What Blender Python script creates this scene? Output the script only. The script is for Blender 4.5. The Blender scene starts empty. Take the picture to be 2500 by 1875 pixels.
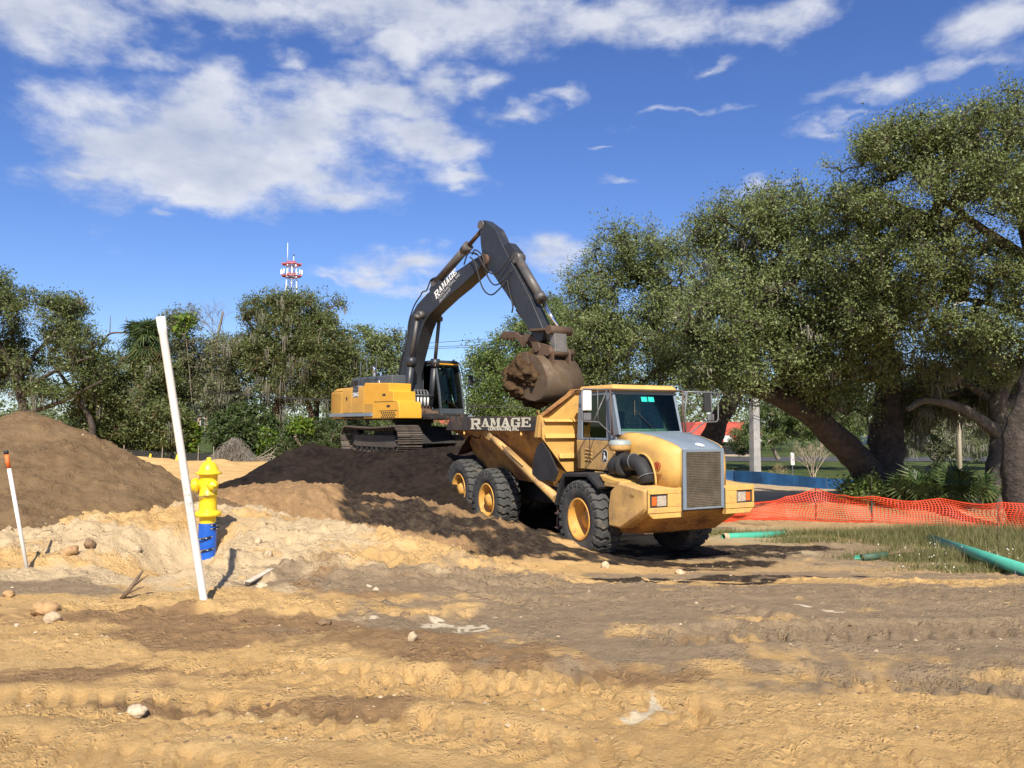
import bpy, math, random
import numpy as np
from mathutils import Vector, Matrix
R = math.radians
scene = bpy.context.scene
C = bpy.context.collection
# ------------------------------------------------------------------ camera
F = 1925.0                                   # focal length in photo pixels (2500 wide)
PITCH = math.atan((1040 - 937.5) / F)
cam_d = bpy.data.cameras.new('camera'); cam_d.sensor_width = 36; cam_d.lens = 36 * F / 2500
cam_d.clip_start = .05; cam_d.clip_end = 6000
cam = bpy.data.objects.new('camera', cam_d); C.objects.link(cam)
cam.location = (0, 0, 1.65); cam.rotation_euler = (R(90) + PITCH, 0, 0)
scene.camera = cam
# ------------------------------------------------------------------ colour / exposure
vs = scene.view_settings
vs.view_transform = 'Standard'; vs.look = 'None'; vs.gamma = 1; vs.use_curve_mapping = False
vs.exposure = 0.60
# ------------------------------------------------------------------ sun
SUN_EL = R(42); SH = Vector((-.08, 1, 0)).normalized()          # direction in which shadows fall
sd = bpy.data.lights.new('sun', 'SUN'); sd.energy = 5.0; sd.angle = R(.5); sd.color = (1, .92, .79)
so = bpy.data.objects.new('sun', sd); C.objects.link(so)
ldir = Vector((SH.x * math.cos(SUN_EL), SH.y * math.cos(SUN_EL), -math.sin(SUN_EL)))
so.rotation_euler = ldir.to_track_quat('-Z', 'Y').to_euler(); so.location = (0, -20, 40)
# ------------------------------------------------------------------ pixel <-> world helpers
cp, sp = math.cos(PITCH), math.sin(PITCH)
def P(px, py, Y):
    u = (px - 1250) / F; v = (937.5 - py) / F
    t = Y / (cp - sp * v)
    return Vector((u * t, Y, 1.65 + t * (sp + cp * v)))
def azel(px, py):
    w = P(px, py, 10) - Vector((0, 0, 1.65)); w.normalize()
    return math.atan2(w.x, w.y), math.asin(w.z)
# ------------------------------------------------------------------ node helpers
class NT:
    def __init__(s, tree): s.t = tree; s.n = tree.nodes; s.l = tree.links
    def new(s, typ, **kw):
        n = s.n.new(typ)
        for k, v in kw.items(): setattr(n, k, v)
        return n
    def put(s, n, i, v):
        if v is None: return
        if isinstance(v, bpy.types.NodeSocket): s.l.new(v, n.inputs[i])
        else:
            sk = n.inputs[i]
            if hasattr(sk, 'default_value'):
                if sk.type == 'RGBA' and not isinstance(v, (int, float)) and len(v) == 3: v = (*v, 1)
                sk.default_value = v
    def math(s, op, a, b=None, c=None, clamp=False):
        n = s.new('ShaderNodeMath', operation=op, use_clamp=clamp)
        for i, v in enumerate((a, b, c)): s.put(n, i, v)
        return n.outputs[0]
    def vec(s, op, a, b=None, out=0):
        n = s.new('ShaderNodeVectorMath', operation=op); s.put(n, 0, a)
        if b is not None: s.put(n, 3 if op == 'SCALE' else 1, b)
        return n.outputs[out]
    def mix(s, f, a, b, blend='MIX'):
        n = s.new('ShaderNodeMix', data_type='RGBA', blend_type=blend); s.put(n, 0, f); s.put(n, 6, a); s.put(n, 7, b)
        return n.outputs[2]
    def noise(s, vec, scale, detail=4, rough=.55, dim='3D', dist=0):
        n = s.new('ShaderNodeTexNoise', noise_dimensions=dim); s.put(n, 'Vector', vec)
        n.inputs['Scale'].default_value = scale; n.inputs['Detail'].default_value = detail
        n.inputs['Roughness'].default_value = rough; n.inputs['Distortion'].default_value = dist
        return n.outputs[0]
    def ramp(s, v, a, b, lo=0., hi=1.):
        n = s.new('ShaderNodeMapRange', interpolation_type='SMOOTHSTEP'); s.put(n, 0, v); s.put(n, 1, a); s.put(n, 2, b)
        s.put(n, 3, lo); s.put(n, 4, hi); return n.outputs[0]
# ------------------------------------------------------------------ world: Nishita sky with procedural clouds
world = bpy.data.worlds.new('World'); scene.world = world; world.use_nodes = True
W = NT(world.node_tree); W.n.clear()
sky = W.new('ShaderNodeTexSky', sky_type='NISHITA'); sky.sun_disc = False
sky.sun_elevation = SUN_EL; sky.sun_rotation = math.atan2(-SH.x, -SH.y)
sky.altitude = 0; sky.air_density = 1.0; sky.dust_density = .25; sky.ozone_density = 3.0
CLOUDS = [  # x, y, rx, ry in 2212-wide picture units, strength
 (300,320,200,110,1.2),(450,290,220,115,1.2),(640,270,185,85,1.15),(560,375,270,75,1.2),(380,400,220,45,1.1),(200,300,110,80,1.05),(720,425,110,40,.95),(190,380,90,45,.95),(240,240,120,55,.95),
 (740,220,120,60,1),(850,200,140,60,1),(960,170,110,48,1),(1040,175,70,35,.9),(850,110,80,55,.95),(900,290,120,60,.95),(980,320,90,35,.85),(1000,380,100,26,.9),
 (1120,240,100,30,.95),(1210,205,60,20,.9),
 (60,20,260,75,.95),(420,5,240,45,.95),(700,35,140,45,.95),(290,110,100,42,.9),(500,15,260,55,1),(780,20,300,75,1),(1050,40,260,65,1),(1300,45,210,62,1),(1450,70,90,34,.9),
 (1670,50,120,48,.9),(1540,130,50,15,.7),(1740,20,90,40,.8),(2140,50,110,65,.85),(2100,140,110,24,.75),(1860,195,170,24,.68),(1480,248,150,13,.66),(1790,275,80,16,.66),(1830,245,120,14,.6),
 (1335,390,55,20,.85),(1303,325,32,9,.7),(340,475,60,20,.75),(1250,125,50,16,.5),(640,120,50,18,.6),
 (890,568,130,40,.95),(800,598,110,20,.8),(730,606,90,14,.7),(1190,560,120,48,.95),(1480,505,60,24,.7),(900,625,100,22,.7),(1640,410,90,14,.6)]
tc = W.new('ShaderNodeTexCoord').outputs['Generated']
sx = W.new('ShaderNodeSeparateXYZ'); W.put(sx, 0, tc)
az = W.math('ARCTAN2', sx.outputs[0], sx.outputs[1]); el = W.math('ARCSINE', sx.outputs[2])
ae = W.new('ShaderNodeCombineXYZ'); W.put(ae, 0, az); W.put(ae, 1, el)
stretch = W.vec('MULTIPLY', tc, (1, 1, 1.9))
wob = W.vec('SUBTRACT', W.new('ShaderNodeTexNoise').outputs[1], (.5, .5, .5))
wn = wob.node.inputs[0].links[0].from_node; W.put(wn, 'Vector', stretch); wn.inputs['Scale'].default_value = 14; wn.inputs['Detail'].default_value = 6
aew = W.vec('ADD', ae.outputs[0], W.vec('SCALE', wob, .075))
field = None
for (x, y, rx, ry, st) in CLOUDS:
    k = 2500 / 2212
    a0, e0 = azel(x * k, y * k)
    d = W.vec('MULTIPLY', W.vec('SUBTRACT', aew, (a0, e0, 0)), (F / (rx * k) * .92, F / (ry * k) * .92, 0))
    v = W.math('MULTIPLY', W.math('SUBTRACT', 1.55, W.vec('LENGTH', d, out=1)), st)
    field = v if field is None else W.math('MAXIMUM', field, v)
f1 = W.noise(stretch, 10, 9, .60)
f2 = W.noise(stretch, 3.2, 6, .6)
# coverage beyond the frame follows the same broken cumulus
away = W.math('MAXIMUM', W.ramp(W.math('ABSOLUTE', az), .66, .85), W.ramp(el, .56, .7))
far = W.math('MULTIPLY', away, W.ramp(f2, .47, .6, 0, 1.25))
field = W.math('MAXIMUM', field, far)
dens = W.math('ADD', field, W.math('MULTIPLY', W.math('SUBTRACT', f1, .5), 2.5))
alpha = W.ramp(dens, .45, 1.5)
alpha = W.math('MULTIPLY', alpha, W.ramp(el, 0, .1))
shift = W.vec('ADD', stretch, (0, .02, -.055))
g1 = W.noise(shift, 10, 7, .58)
lit = W.math('ADD', W.math('MULTIPLY', W.math('SUBTRACT', f1, g1), 2.2), .66)
core = W.ramp(dens, 1.15, 2.0, 0, .42)
lit = W.math('SUBTRACT', lit, core, clamp=True)
ccol = W.mix(lit, (3.9, 4.4, 5.7), (6.7, 6.9, 7.5))
hs = W.new('ShaderNodeHueSaturation'); W.put(hs, 'Color', sky.outputs[0]); hs.inputs['Saturation'].default_value = 1.12; hs.inputs['Hue'].default_value = .508
tint = W.mix(1.0, hs.outputs[0], (.84, .94, 1.20), 'MULTIPLY')
col = W.mix(W.math('MULTIPLY', alpha, .93), tint, ccol)
bg = W.new('ShaderNodeBackground'); W.put(bg, 0, col); bg.inputs[1].default_value = .079
wo = W.new('ShaderNodeOutputWorld'); W.l.new(bg.outputs[0], wo.inputs[0])
# ------------------------------------------------------------------ materials
MATS = {}
def mat(name, col, rough=.6, metal=0., var=.18, vscale=3., dirt=None, damt=0., dscale=2.5, bump=0., bscale=30., spec=.5, coat=0., bdist=.02):
    """procedural surface: base colour with soft variation, optional dirt / wear patches and fine relief"""
    if name in MATS: return MATS[name]
    m = bpy.data.materials.new(name); m.use_nodes = True
    T = NT(m.node_tree); b = T.n['Principled BSDF']
    oc = T.new('ShaderNodeTexCoord').outputs['Object']
    n1 = T.noise(oc, vscale, 5, .6)
    dark = tuple(c * (1 - var) for c in col); lite = tuple(min(1, c * (1 + var * .7)) for c in col)
    c = T.mix(T.ramp(n1, .3, .7), dark, lite)
    if dirt:
        n2 = T.noise(oc, dscale, 8, .68)
        n2b = T.noise(oc, dscale * 9, 4, .7)
        msk = T.math('MULTIPLY', T.ramp(T.math('ADD', T.math('MULTIPLY', n2, .7), T.math('MULTIPLY', n2b, .3)), .56 - damt * .22, .7 - damt * .16), .9)
        c = T.mix(msk, c, dirt)
        T.put(b, 'Roughness', T.mix(msk, (rough,) * 3, (.9,) * 3))
    else:
        T.put(b, 'Roughness', T.ramp(n1, .3, .7, rough * .88, min(1, rough * 1.12)))
    T.put(b, 'Base Color', c); T.put(b, 'Metallic', metal); b.inputs['Specular IOR Level'].default_value = spec
    b.inputs['Coat Weight'].default_value = coat
    if bump:
        bn = T.new('ShaderNodeBump'); bn.inputs['Strength'].default_value = bump; bn.inputs['Distance'].default_value = bdist
        T.put(bn, 'Height', T.noise(oc, bscale, 6, .65)); T.put(b, 'Normal', bn.outputs[0])
    MATS[name] = m; return m
def glass(name, tint=(.35, .45, .42), amt=.5):
    m = bpy.data.materials.new(name); m.use_nodes = True; T = NT(m.node_tree); T.n.clear()
    tr = T.new('ShaderNodeBsdfTransparent'); T.put(tr, 0, tint)
    gl = T.new('ShaderNodeBsdfGlossy'); gl.inputs[1].default_value = .03; T.put(gl, 0, (.62, .64, .50))
    fr = T.new('ShaderNodeFresnel'); fr.inputs[0].default_value = 1.5
    mx = T.new('ShaderNodeMixShader'); T.put(mx, 0, T.math('ADD', fr.outputs[0], amt * .12)); T.l.new(tr.outputs[0], mx.inputs[1]); T.l.new(gl.outputs[0], mx.inputs[2])
    o = T.new('ShaderNodeOutputMaterial'); T.l.new(mx.outputs[0], o.inputs[0]); return m
def leafmat(name, a, b_, c_, trans=.3, rough=.5):
    m = bpy.data.materials.new(name); m.use_nodes = True; T = NT(m.node_tree); T.n.clear()
    at = T.new('ShaderNodeAttribute', attribute_name='tone').outputs['Fac']
    col = T.mix(T.ramp(at, 0, .55), a, b_); col = T.mix(T.ramp(at, .7, 1.), col, c_)
    pb = T.new('ShaderNodeBsdfPrincipled'); T.put(pb, 'Base Color', col); pb.inputs['Roughness'].default_value = rough; pb.inputs['Specular IOR Level'].default_value = .35
    tl = T.new('ShaderNodeBsdfTranslucent'); T.put(tl, 0, T.mix(.5, col, (.16, .22, .03)))
    mx = T.new('ShaderNodeMixShader'); mx.inputs[0].default_value = trans
    T.l.new(pb.outputs[0], mx.inputs[1]); T.l.new(tl.outputs[0], mx.inputs[2])
    o = T.new('ShaderNodeOutputMaterial'); T.l.new(mx.outputs[0], o.inputs[0]); return m
# ------------------------------------------------------------------ mesh helpers
def link(name, me, m=None, parent=None, kind=None):
    o = bpy.data.objects.new(name, me); C.objects.link(o)
    if m is not None and me is not None and len(me.materials) == 0:
        for q in (m if isinstance(m, (list, tuple)) else [m]): me.materials.append(q)
    if parent: o.parent = parent
    if kind: o['kind'] = kind
    return o
def npmesh(name, V, Fc, smooth=False, tone=None):
    """V (n,3) array, Fc (m,k) array with k 3 or 4"""
    V = np.asarray(V, dtype=np.float32); Fc = np.asarray(Fc, dtype=np.int32)
    me = bpy.data.meshes.new(name); k = Fc.shape[1]
    me.vertices.add(len(V)); me.vertices.foreach_set('co', V.ravel())
    me.loops.add(Fc.size); me.loops.foreach_set('vertex_index', Fc.ravel())
    me.polygons.add(len(Fc)); me.polygons.foreach_set('loop_start', np.arange(0, Fc.size, k, dtype=np.int32))
    me.update(calc_edges=True)
    me.polygons.foreach_set('use_smooth', np.full(len(Fc), smooth))
    if tone is not None:
        a = me.attributes.new('tone', 'FLOAT', 'FACE'); a.data.foreach_set('value', np.asarray(tone, dtype=np.float32))
    return me
class MB:
    """collects simple solids into ONE mesh"""
    def __init__(s): s.v = []; s.f = []; s.sm = []
    def add(s, vs_, fs, smooth=False):
        o = len(s.v); s.v += [tuple(p) for p in vs_]; s.f += [tuple(i + o for i in f) for f in fs]; s.sm += [smooth] * len(fs); return s
    def box(s, x0, x1, y0, y1, z0, z1):
        return s.add([(x0,y0,z0),(x1,y0,z0),(x1,y1,z0),(x0,y1,z0),(x0,y0,z1),(x1,y0,z1),(x1,y1,z1),(x0,y1,z1)],
                     [(0,3,2,1),(4,5,6,7),(0,1,5,4),(1,2,6,5),(2,3,7,6),(3,0,4,7)])
    def hexa(s, p):   # eight corners, bottom four then top four
        return s.add(p, [(0,3,2,1),(4,5,6,7),(0,1,5,4),(1,2,6,5),(2,3,7,6),(3,0,4,7)])
    def prism(s, poly, ax, a, b):
        """polygon in the other two axes extruded along ax ('x','y','z') from a to b"""
        n = len(poly)
        def m(p, t): return {'x': (t, p[0], p[1]), 'y': (p[0], t, p[1]), 'z': (p[0], p[1], t)}[ax]
        vs_ = [m(p, a) for p in poly] + [m(p, b) for p in poly]
        return s.add(vs_, [tuple(range(n))[::-1], tuple(range(n, 2 * n))] + [(i, (i + 1) % n, n + (i + 1) % n, n + i) for i in range(n)])
    def bar(s, a, b, w, h=None, up=(0, 0, 1)):
        h = h or w; a = Vector(a); b = Vector(b); d = (b - a).normalized(); u = Vector(up)
        if abs(d.dot(u)) > .95: u = Vector((1, 0, 0))
        q = d.cross(u).normalized() * w / 2; r = q.cross(d).normalized() * h / 2
        return s.hexa([a - q - r, a + q - r, b + q - r, b - q - r, a - q + r, a + q + r, b + q + r, b - q + r])
    def tube(s, pts, r, n=8, cap=True):
        pts = [Vector(p) for p in pts]; rs = r if isinstance(r, (list, tuple)) else [r] * len(pts)
        vs_ = []; ref = None
        for i, p in enumerate(pts):
            d = (pts[min(i + 1, len(pts) - 1)] - pts[max(i - 1, 0)]).normalized()
            if ref is None: ref = d.orthogonal().normalized()
            ref = (ref - d * ref.dot(d)).normalized(); q = d.cross(ref)
            for k in range(n):
                a = 2 * math.pi * k / n; vs_.append(p + (ref * math.cos(a) + q * math.sin(a)) * rs[i])
        fs = [(i * n + k, i * n + (k + 1) % n, (i + 1) * n + (k + 1) % n, (i + 1) * n + k) for i in range(len(pts) - 1) for k in range(n)]
        s.add(vs_, fs, True)
        if cap:
            o = len(s.v) - len(vs_); m_ = len(pts) - 1
            s.f += [tuple(o + k for k in range(n))[::-1], tuple(o + m_ * n + k for k in range(n))]; s.sm += [False, False]
        return s
    def lathe(s, prof, ax='z', c=(0, 0, 0), n=32, a0=0, a1=2 * math.pi, smooth=True):
        """prof = [(radius, along)]"""
        vs_ = []; full = abs(a1 - a0 - 2 * math.pi) < 1e-6; m_ = n if full else n + 1
        for (r, t) in prof:
            for k in range(m_):
                a = a0 + (a1 - a0) * k / n; p, q = r * math.cos(a), r * math.sin(a)
                vs_.append({'z': (c[0]+p, c[1]+q, c[2]+t), 'y': (c[0]+p, c[1]+t, c[2]+q), 'x': (c[0]+t, c[1]+p, c[2]+q)}[ax])
        fs = []
        for i in range(len(prof) - 1):
            for k in range(n):
                k2 = (k + 1) % m_ if full else k + 1
                fs.append((i * m_ + k, i * m_ + k2, (i + 1) * m_ + k2, (i + 1) * m_ + k))
        return s.add(vs_, fs, smooth)
    def grid(s, rows, smooth=True, closed=False):
        n = len(rows[0]); vs_ = [p for r_ in rows for p in r_]
        fs = [(i * n + k, i * n + (k + 1) % n, (i + 1) * n + (k + 1) % n, (i + 1) * n + k) for i in range(len(rows) - 1) for k in range(n if closed else n - 1)]
        return s.add(vs_, fs, smooth)
    def mirror(s):
        n = len(s.v); m_ = len(s.f)
        s.v += [(x, -y, z) for x, y, z in s.v]; s.f += [tuple(i + n for i in f)[::-1] for f in s.f[:m_]]; s.sm += s.sm[:m_]; return s
    def build(s, name, m, parent=None, bevel=0, kind=None, solid=0, seg=2):
        me = bpy.data.meshes.new(name); me.from_pydata(s.v, [], s.f); me.update()
        me.polygons.foreach_set('use_smooth', s.sm if not bevel else [True] * len(s.sm))
        o = link(name, me, m, parent, kind)
        if solid:
            md = o.modifiers.new('Solidify', 'SOLIDIFY'); md.thickness = solid; md.offset = 0
        if bevel:
            md = o.modifiers.new('Bevel', 'BEVEL'); md.width = bevel; md.segments = seg; md.limit_method = 'ANGLE'; md.angle_limit = R(35)
            md.harden_normals = True
        return o
def tag(o, label, cat, group=None):
    o['label'] = label; o['category'] = cat
    if group: o['group'] = group
    return o
def empty(name, loc, rz, label, cat, group=None):
    o = bpy.data.objects.new(name, None); C.objects.link(o); o.location = loc; o.rotation_euler = (0, 0, rz); o.empty_display_size = .3
    return tag(o, label, cat, group)
def text_mesh(body, size, extrude=.0015, shear=0, bold=0.):
    cu = bpy.data.curves.new('lettering', 'FONT'); cu.body = body; cu.size = size; cu.extrude = extrude; cu.shear = shear; cu.offset = bold
    cu.align_x = 'LEFT'; cu.resolution_u = 2
    o = bpy.data.objects.new('tmp', cu); C.objects.link(o); dg = bpy.context.evaluated_depsgraph_get()
    me = bpy.data.meshes.new_from_object(o.evaluated_get(dg)); bpy.data.objects.remove(o); return me
def place_text(name, me, m, parent, M):
    """M maps text x,y,z to local space"""
    me.transform(M); return link(name, me, m, parent)
def frame(o, ex, ey, ez=None):
    ex = Vector(ex).normalized(); ey = Vector(ey).normalized(); ez = ex.cross(ey)
    M = Matrix((ex, ey, ez)).transposed().to_4x4(); M.translation = Vector(o); return M
# ------------------------------------------------------------------ numpy noise
def _h(ix, iy, s):
    ix = ix.astype(np.int64); iy = iy.astype(np.int64)
    h = (ix * 374761393 + iy * 668265263 + s * 2147483647 + 1013904223) & 0xFFFFFFFF
    h = ((h ^ (h >> 13)) * 1274126177) & 0xFFFFFFFF
    h = ((h ^ (h >> 16)) * 2246822519) & 0xFFFFFFFF
    return ((h ^ (h >> 15)) & 0xFFFFFF) / float(0xFFFFFF)
def vn(x, y, s=0):
    x0 = np.floor(x); y0 = np.floor(y); fx = x - x0; fy = y - y0
    fx = fx * fx * fx * (fx * (fx * 6 - 15) + 10); fy = fy * fy * fy * (fy * (fy * 6 - 15) + 10)
    a = _h(x0, y0, s); b = _h(x0 + 1, y0, s); c = _h(x0, y0 + 1, s); d = _h(x0 + 1, y0 + 1, s)
    return (a * (1 - fx) + b * fx) * (1 - fy) + (c * (1 - fx) + d * fx) * fy
def fbm(x, y, sc, oc=4, s=0, g=.5):
    r = 0; a = 1; t = 0; x = x * sc; y = y * sc
    for i in range(oc):
        r = r + a * (vn(x, y, s + i * 7) - .5); t += a; a *= g
        x, y = x * 1.6 + y * 1.2 + 17.3, y * 1.6 - x * 1.2 - 9.1
    return r / t * 2
def sst(a, b, x):
    t = np.clip((x - a) / (b - a), 0, 1); return t * t * (3 - 2 * t)
# ------------------------------------------------------------------ terrain heights
def base_z(x, y):
    w = .22 + .78 * sst(-7, 1.5, x)
    z = -1.02 * sst(6.5, 15.5, y) * w - .3 * sst(17, 40, y) * sst(0, 8, x)
    z = z + .25 * sst(1.5, 9, x) * sst(5, 9, y) * (1 - sst(10, 16, y)) * 0
    z = z + .07 * fbm(x, y, .35, 3, 5) + .035 * fbm(x, y, 1.1, 3, 9) * (y < 60)
    return z
def zat(x, y): return float(ground_z(np.array([float(x)]), np.array([float(y)]))[0])
def pts3(L, zoff=0): return [(lambda p: (p.x, p.y, p.z + zoff))(P(a, b, d)) for a, b, d in L]
def ridge(x, y, z, L, wf, wb):
    for (a, b) in zip(L[:-1], L[1:]):
        dx, dy = b[0] - a[0], b[1] - a[1]; l2 = dx * dx + dy * dy
        t = np.clip(((x - a[0]) * dx + (y - a[1]) * dy) / l2, 0, 1)
        qx, qy = a[0] + t * dx, a[1] + t * dy; zc = a[2] + t * (b[2] - a[2])
        d = np.hypot(x - qx, y - qy); side = (y < qy)
        w = np.where(side, wf, wb)
        cand = z + (zc - z) * np.exp(-(d / w) ** 2)
        z = np.where(zc > z, np.maximum(z, cand), z)
    return z
SANDR = pts3([(120, 1345, 10.2), (180, 1300, 11.2), (300, 1262, 12.2), (420, 1262, 12.4), (520, 1262, 12.2), (620, 1285, 11.7), (760, 1312, 11.2), (860, 1340, 10.6), (950, 1392, 9.9), (1050, 1440, 9.2), (1110, 1472, 8.7)], zoff=.09)
BROWNR = pts3([(400, 1240, 15.5), (480, 1222, 16.4), (600, 1212, 17), (660, 1192, 17), (700, 1184, 16.8), (750, 1186, 16.6), (800, 1218, 16.8), (860, 1232, 17), (910, 1212, 17.2), (960, 1218, 17.2), (1020, 1232, 17.2), (1100, 1262, 17.0), (1180, 1272, 16.8), (1250, 1302, 16.3), (1300, 1340, 15.4), (1340, 1375, 14.4)])
FRONTR = pts3([(230, 1492, 8.0), (300, 1466, 7.85), (400, 1462, 7.75), (470, 1458, 7.7), (530, 1464, 7.65), (600, 1466, 7.6), (660, 1490, 7.5), (760, 1500, 7.4), (830, 1512, 7.3), (960, 1530, 7.1)])
WH = [(-50,1615,6.2),(600,1620,6.1),(1250,1690,5.2),(2600,1800,4.4)]
def gpt(px, py, n=6):
    y = 8.
    for _ in range(40):
        z = float(base_z(np.array([(px - 1250) / F * y]), np.array([y]))[0])
        yn = (1.65 - z) * F / max(30, py - 1040); y = y * .6 + yn * .4
    return ((px - 1250) / F * y, y)
def band(L): return [gpt(*p) for p in L]
TRACKS = [(band(L), w, dp) for L, w, dp in [
  ([(-60,1592),(500,1600),(1100,1668),(1700,1740),(2700,1820)], .26, .035),
  ([(-60,1700),(500,1715),(1000,1765),(1500,1850)], .26, .035),
  ([(-60,1800),(420,1850),(900,1960)], .26, .03),
  ([(900,1600),(1400,1560),(1900,1530),(2700,1520)], .28, .045),
  ([(900,1660),(1400,1640),(2000,1650),(2700,1670)], .28, .04),
  ([(1050,1500),(1450,1455),(1900,1445),(2700,1470)], .3, .05),
  ([(1300,1440),(1700,1408),(2200,1415),(2700,1430)], .3, .05),
  ([(1150,1440),(1500,1500),(1900,1590),(2600,1730)], .28, .04),
  ([(1500,1440),(1850,1500),(2300,1580),(2800,1650)], .28, .04)]]
def tracks(x, y):
    z = np.zeros_like(x)
    sel = (y > 2) & (y < 14) & (x > -8) & (x < 14)
    X, Y = x[sel], y[sel]; acc = np.zeros_like(X)
    for i, (L, w, dp) in enumerate(TRACKS):
        s0 = 0
        for a, b in zip(L[:-1], L[1:]):
            dx, dy = b[0] - a[0], b[1] - a[1]; ln = math.hypot(dx, dy)
            s = ((X - a[0]) * dx + (Y - a[1]) * dy) / ln; t = ((X - a[0]) * -dy + (Y - a[1]) * dx) / ln
            on = (s > -.05) & (s < ln + .05)
            t = t + .05 * fbm(X, Y, .7, 2, 40 + i)
            prof = 1 - sst(w * .8, w * 1.1, np.abs(t))
            rim = np.exp(-((np.abs(t) - w * 1.25) / .08) ** 2)
            ph = (s + s0) / .17 + np.abs(t) * 3.0
            tread = sst(.25, .6, .5 + .5 * np.sin(2 * math.pi * ph))
            patch = sst(-.4, .0, fbm(X, Y, .45, 2, 90 + i))
            acc += on * (-(prof * dp * (.25 + .9 * tread)) + rim * dp * .5) * patch * .85
            s0 += ln
    z[sel] = acc
    return z
def rough(x, y):
    r = np.hypot(x, y)
    c = fbm(x, y, 3.1, 4, 21, .55)
    cl = np.maximum(0, fbm(x, y, 7.5, 3, 33, .6) - .12)          # clods standing proud
    f = sst(45, 18, r) if False else np.clip((50 - r) / 30, 0, 1)
    cr = np.abs(fbm(x, y, 2.6, 4, 44, .6)); crack = -np.exp(-(cr / .035) ** 2) * .018 * sst(0, .25, fbm(x, y, .5, 2, 46))
    rd_ = (1 - np.abs(fbm(x, y, 4.2, 4, 46, .6))) ** 7 * sst(-.05, .3, fbm(x, y, .9, 3, 49))
    nr = .55 + .45 * sst(6.5, 8, y)
    return (c * .012 + cl * .05 * nr + crack + .034 * rd_ * nr + .016 * fbm(x, y, 16, 2, 48)) * (.35 + .65 * sst(-.3, .3, fbm(x, y, .6, 2, 3))) * f
def ground_z(x, y):
    z = base_z(x, y)
    z = ridge(x, y, z, SANDR, 1.3, 1.3)
    z = ridge(x, y, z, BROWNR, 1.5, 1.1)
    z = ridge(x, y, z, FRONTR, .42, .3)
    # disturbed, lumpy ground on the mounds
    m = sst(8.0, 9.5, y) * (1 - sst(19, 23, y)) * (1 - sst(-.5, 1.5, x))
    z = z + m * (.085 * fbm(x, y, 1.7, 4, 51, .55) + .12 * np.maximum(0, fbm(x, y, 4.5, 4, 57, .6)) + .07 * (1 - np.abs(fbm(x, y, 2.1, 4, 59, .6))) ** 6 - .03)
    z = z + np.exp(-((y - 7.3 + .0 * x) / .45) ** 2) * (x < 0) * (x > -4.4) * .06 * fbm(x, y, 5, 3, 77)
    hx_, hy_, hz_ = P(505, 1372, 10.7); k = np.exp(-(np.hypot((x - hx_ + .05) / .50, (y - hy_ + .75) / 1.05)) ** 4); z = z * (1 - k) + (hz_ - .02) * k
    z = z + rough(x, y) + tracks(x, y) + .022 * fbm(x * .3 - y * .05, y * 2.4, 1., 3, 88) * (y < 16) * sst(2, 4, y)
    # light spoil heaps near the back fence, flat site beyond
    for (cx, cy, h, r_) in [(-16.6, 36, .45, 2.4), (-13.8, 37, .25, 1.2), (-14.6, 33, .28, 2.0), (-11.8, 31, .2, 2.5)]:
        z = z + h * np.exp(-(((x - cx) / r_) ** 2 + ((y - cy) / (r_ * .8)) ** 2)) * (1 + .5 * fbm(x, y, .8, 3, 4))
    # shoulder of sand below the blue fence
    z = z + .25 * np.exp(-((y - 31 - .25 * (x - 16)) / 4.) ** 2) * sst(8, 13, x) * (1 + .6 * fbm(x, y, .4, 3, 8))
    return z
# ------------------------------------------------------------------ soil piles (separate bodies resting on the ground)
def brown_pile(x, y):
    L = pts3([(-420, 1060, 15.5), (-150, 1045, 14.6), (10, 1022, 14), (60, 1010, 13.8), (100, 1016, 13.7), (150, 1036, 13.6), (200, 1058, 13.6), (250, 1106, 13.6), (300, 1145, 13.5), (350, 1188, 13.4), (410, 1222, 13.2), (455, 1237, 13.0)])
    z = np.full_like(x, -9.)
    for a, b in zip(L[:-1], L[1:]):
        dx, dy = b[0] - a[0], b[1] - a[1]; t = np.clip(((x - a[0]) * dx + (y - a[1]) * dy) / (dx * dx + dy * dy), 0, 1)
        qx, qy = a[0] + t * dx, a[1] + t * dy; zc = a[2] + t * (b[2] - a[2]); d = np.hypot(x - qx, y - qy)
        sl = np.where(y < qy, .50, .72) * (1 + .12 * fbm(x, y, .5, 2, 61)); z = np.maximum(z, zc - sl * np.maximum(0, np.sqrt(d * d + .04) - .2))
    return z + .10 * fbm(x, y, .9, 4, 64, .55) + .055 * fbm(x, y, 3.5, 5, 65, .62) + .09 * np.maximum(0, fbm(x, y, 6, 4, 66, .6) - .08)
EXC = P(1008, 1034, 26.0)
def dark_pile(x, y):
    L = pts3([(520, 1192, 20.5), (600, 1165, 21.5), (700, 1112, 23), (760, 1086, 24), (820, 1095, 24.3), (900, 1098, 24), (1000, 1094, 23.5), (1100, 1090, 23.5), (1200, 1100, 23.5), (1290, 1130, 24)])
    z = np.full_like(x, -9.)
    for a, b in zip(L[:-1], L[1:]):
        dx, dy = b[0] - a[0], b[1] - a[1]; t = np.clip(((x - a[0]) * dx + (y - a[1]) * dy) / (dx * dx + dy * dy), 0, 1)
        qx, qy = a[0] + t * dx, a[1] + t * dy; zc = a[2] + t * (b[2] - a[2]); d = np.hypot(x - qx, y - qy)
        z = np.maximum(z, zc - .55 * np.maximum(0, np.sqrt(d * d + .09) - .3) * (1 + .2 * fbm(x, y, .5, 2, 71)))
    pl = .72 + 0 * x - .5 * np.maximum(0, np.hypot(x - EXC.x, (y - EXC.y - .6)) - 3.1)
    z = np.maximum(z, pl)
    inside = np.hypot(x - EXC.x, y - 26.3) < 2.2
    z = np.where(inside, np.minimum(z, .8), z)
    return z + .12 * fbm(x, y, .8, 4, 74, .55) + .05 * fbm(x, y, 3, 4, 75, .6) + .07 * np.maximum(0, fbm(x, y, 4.5, 3, 76))
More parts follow.
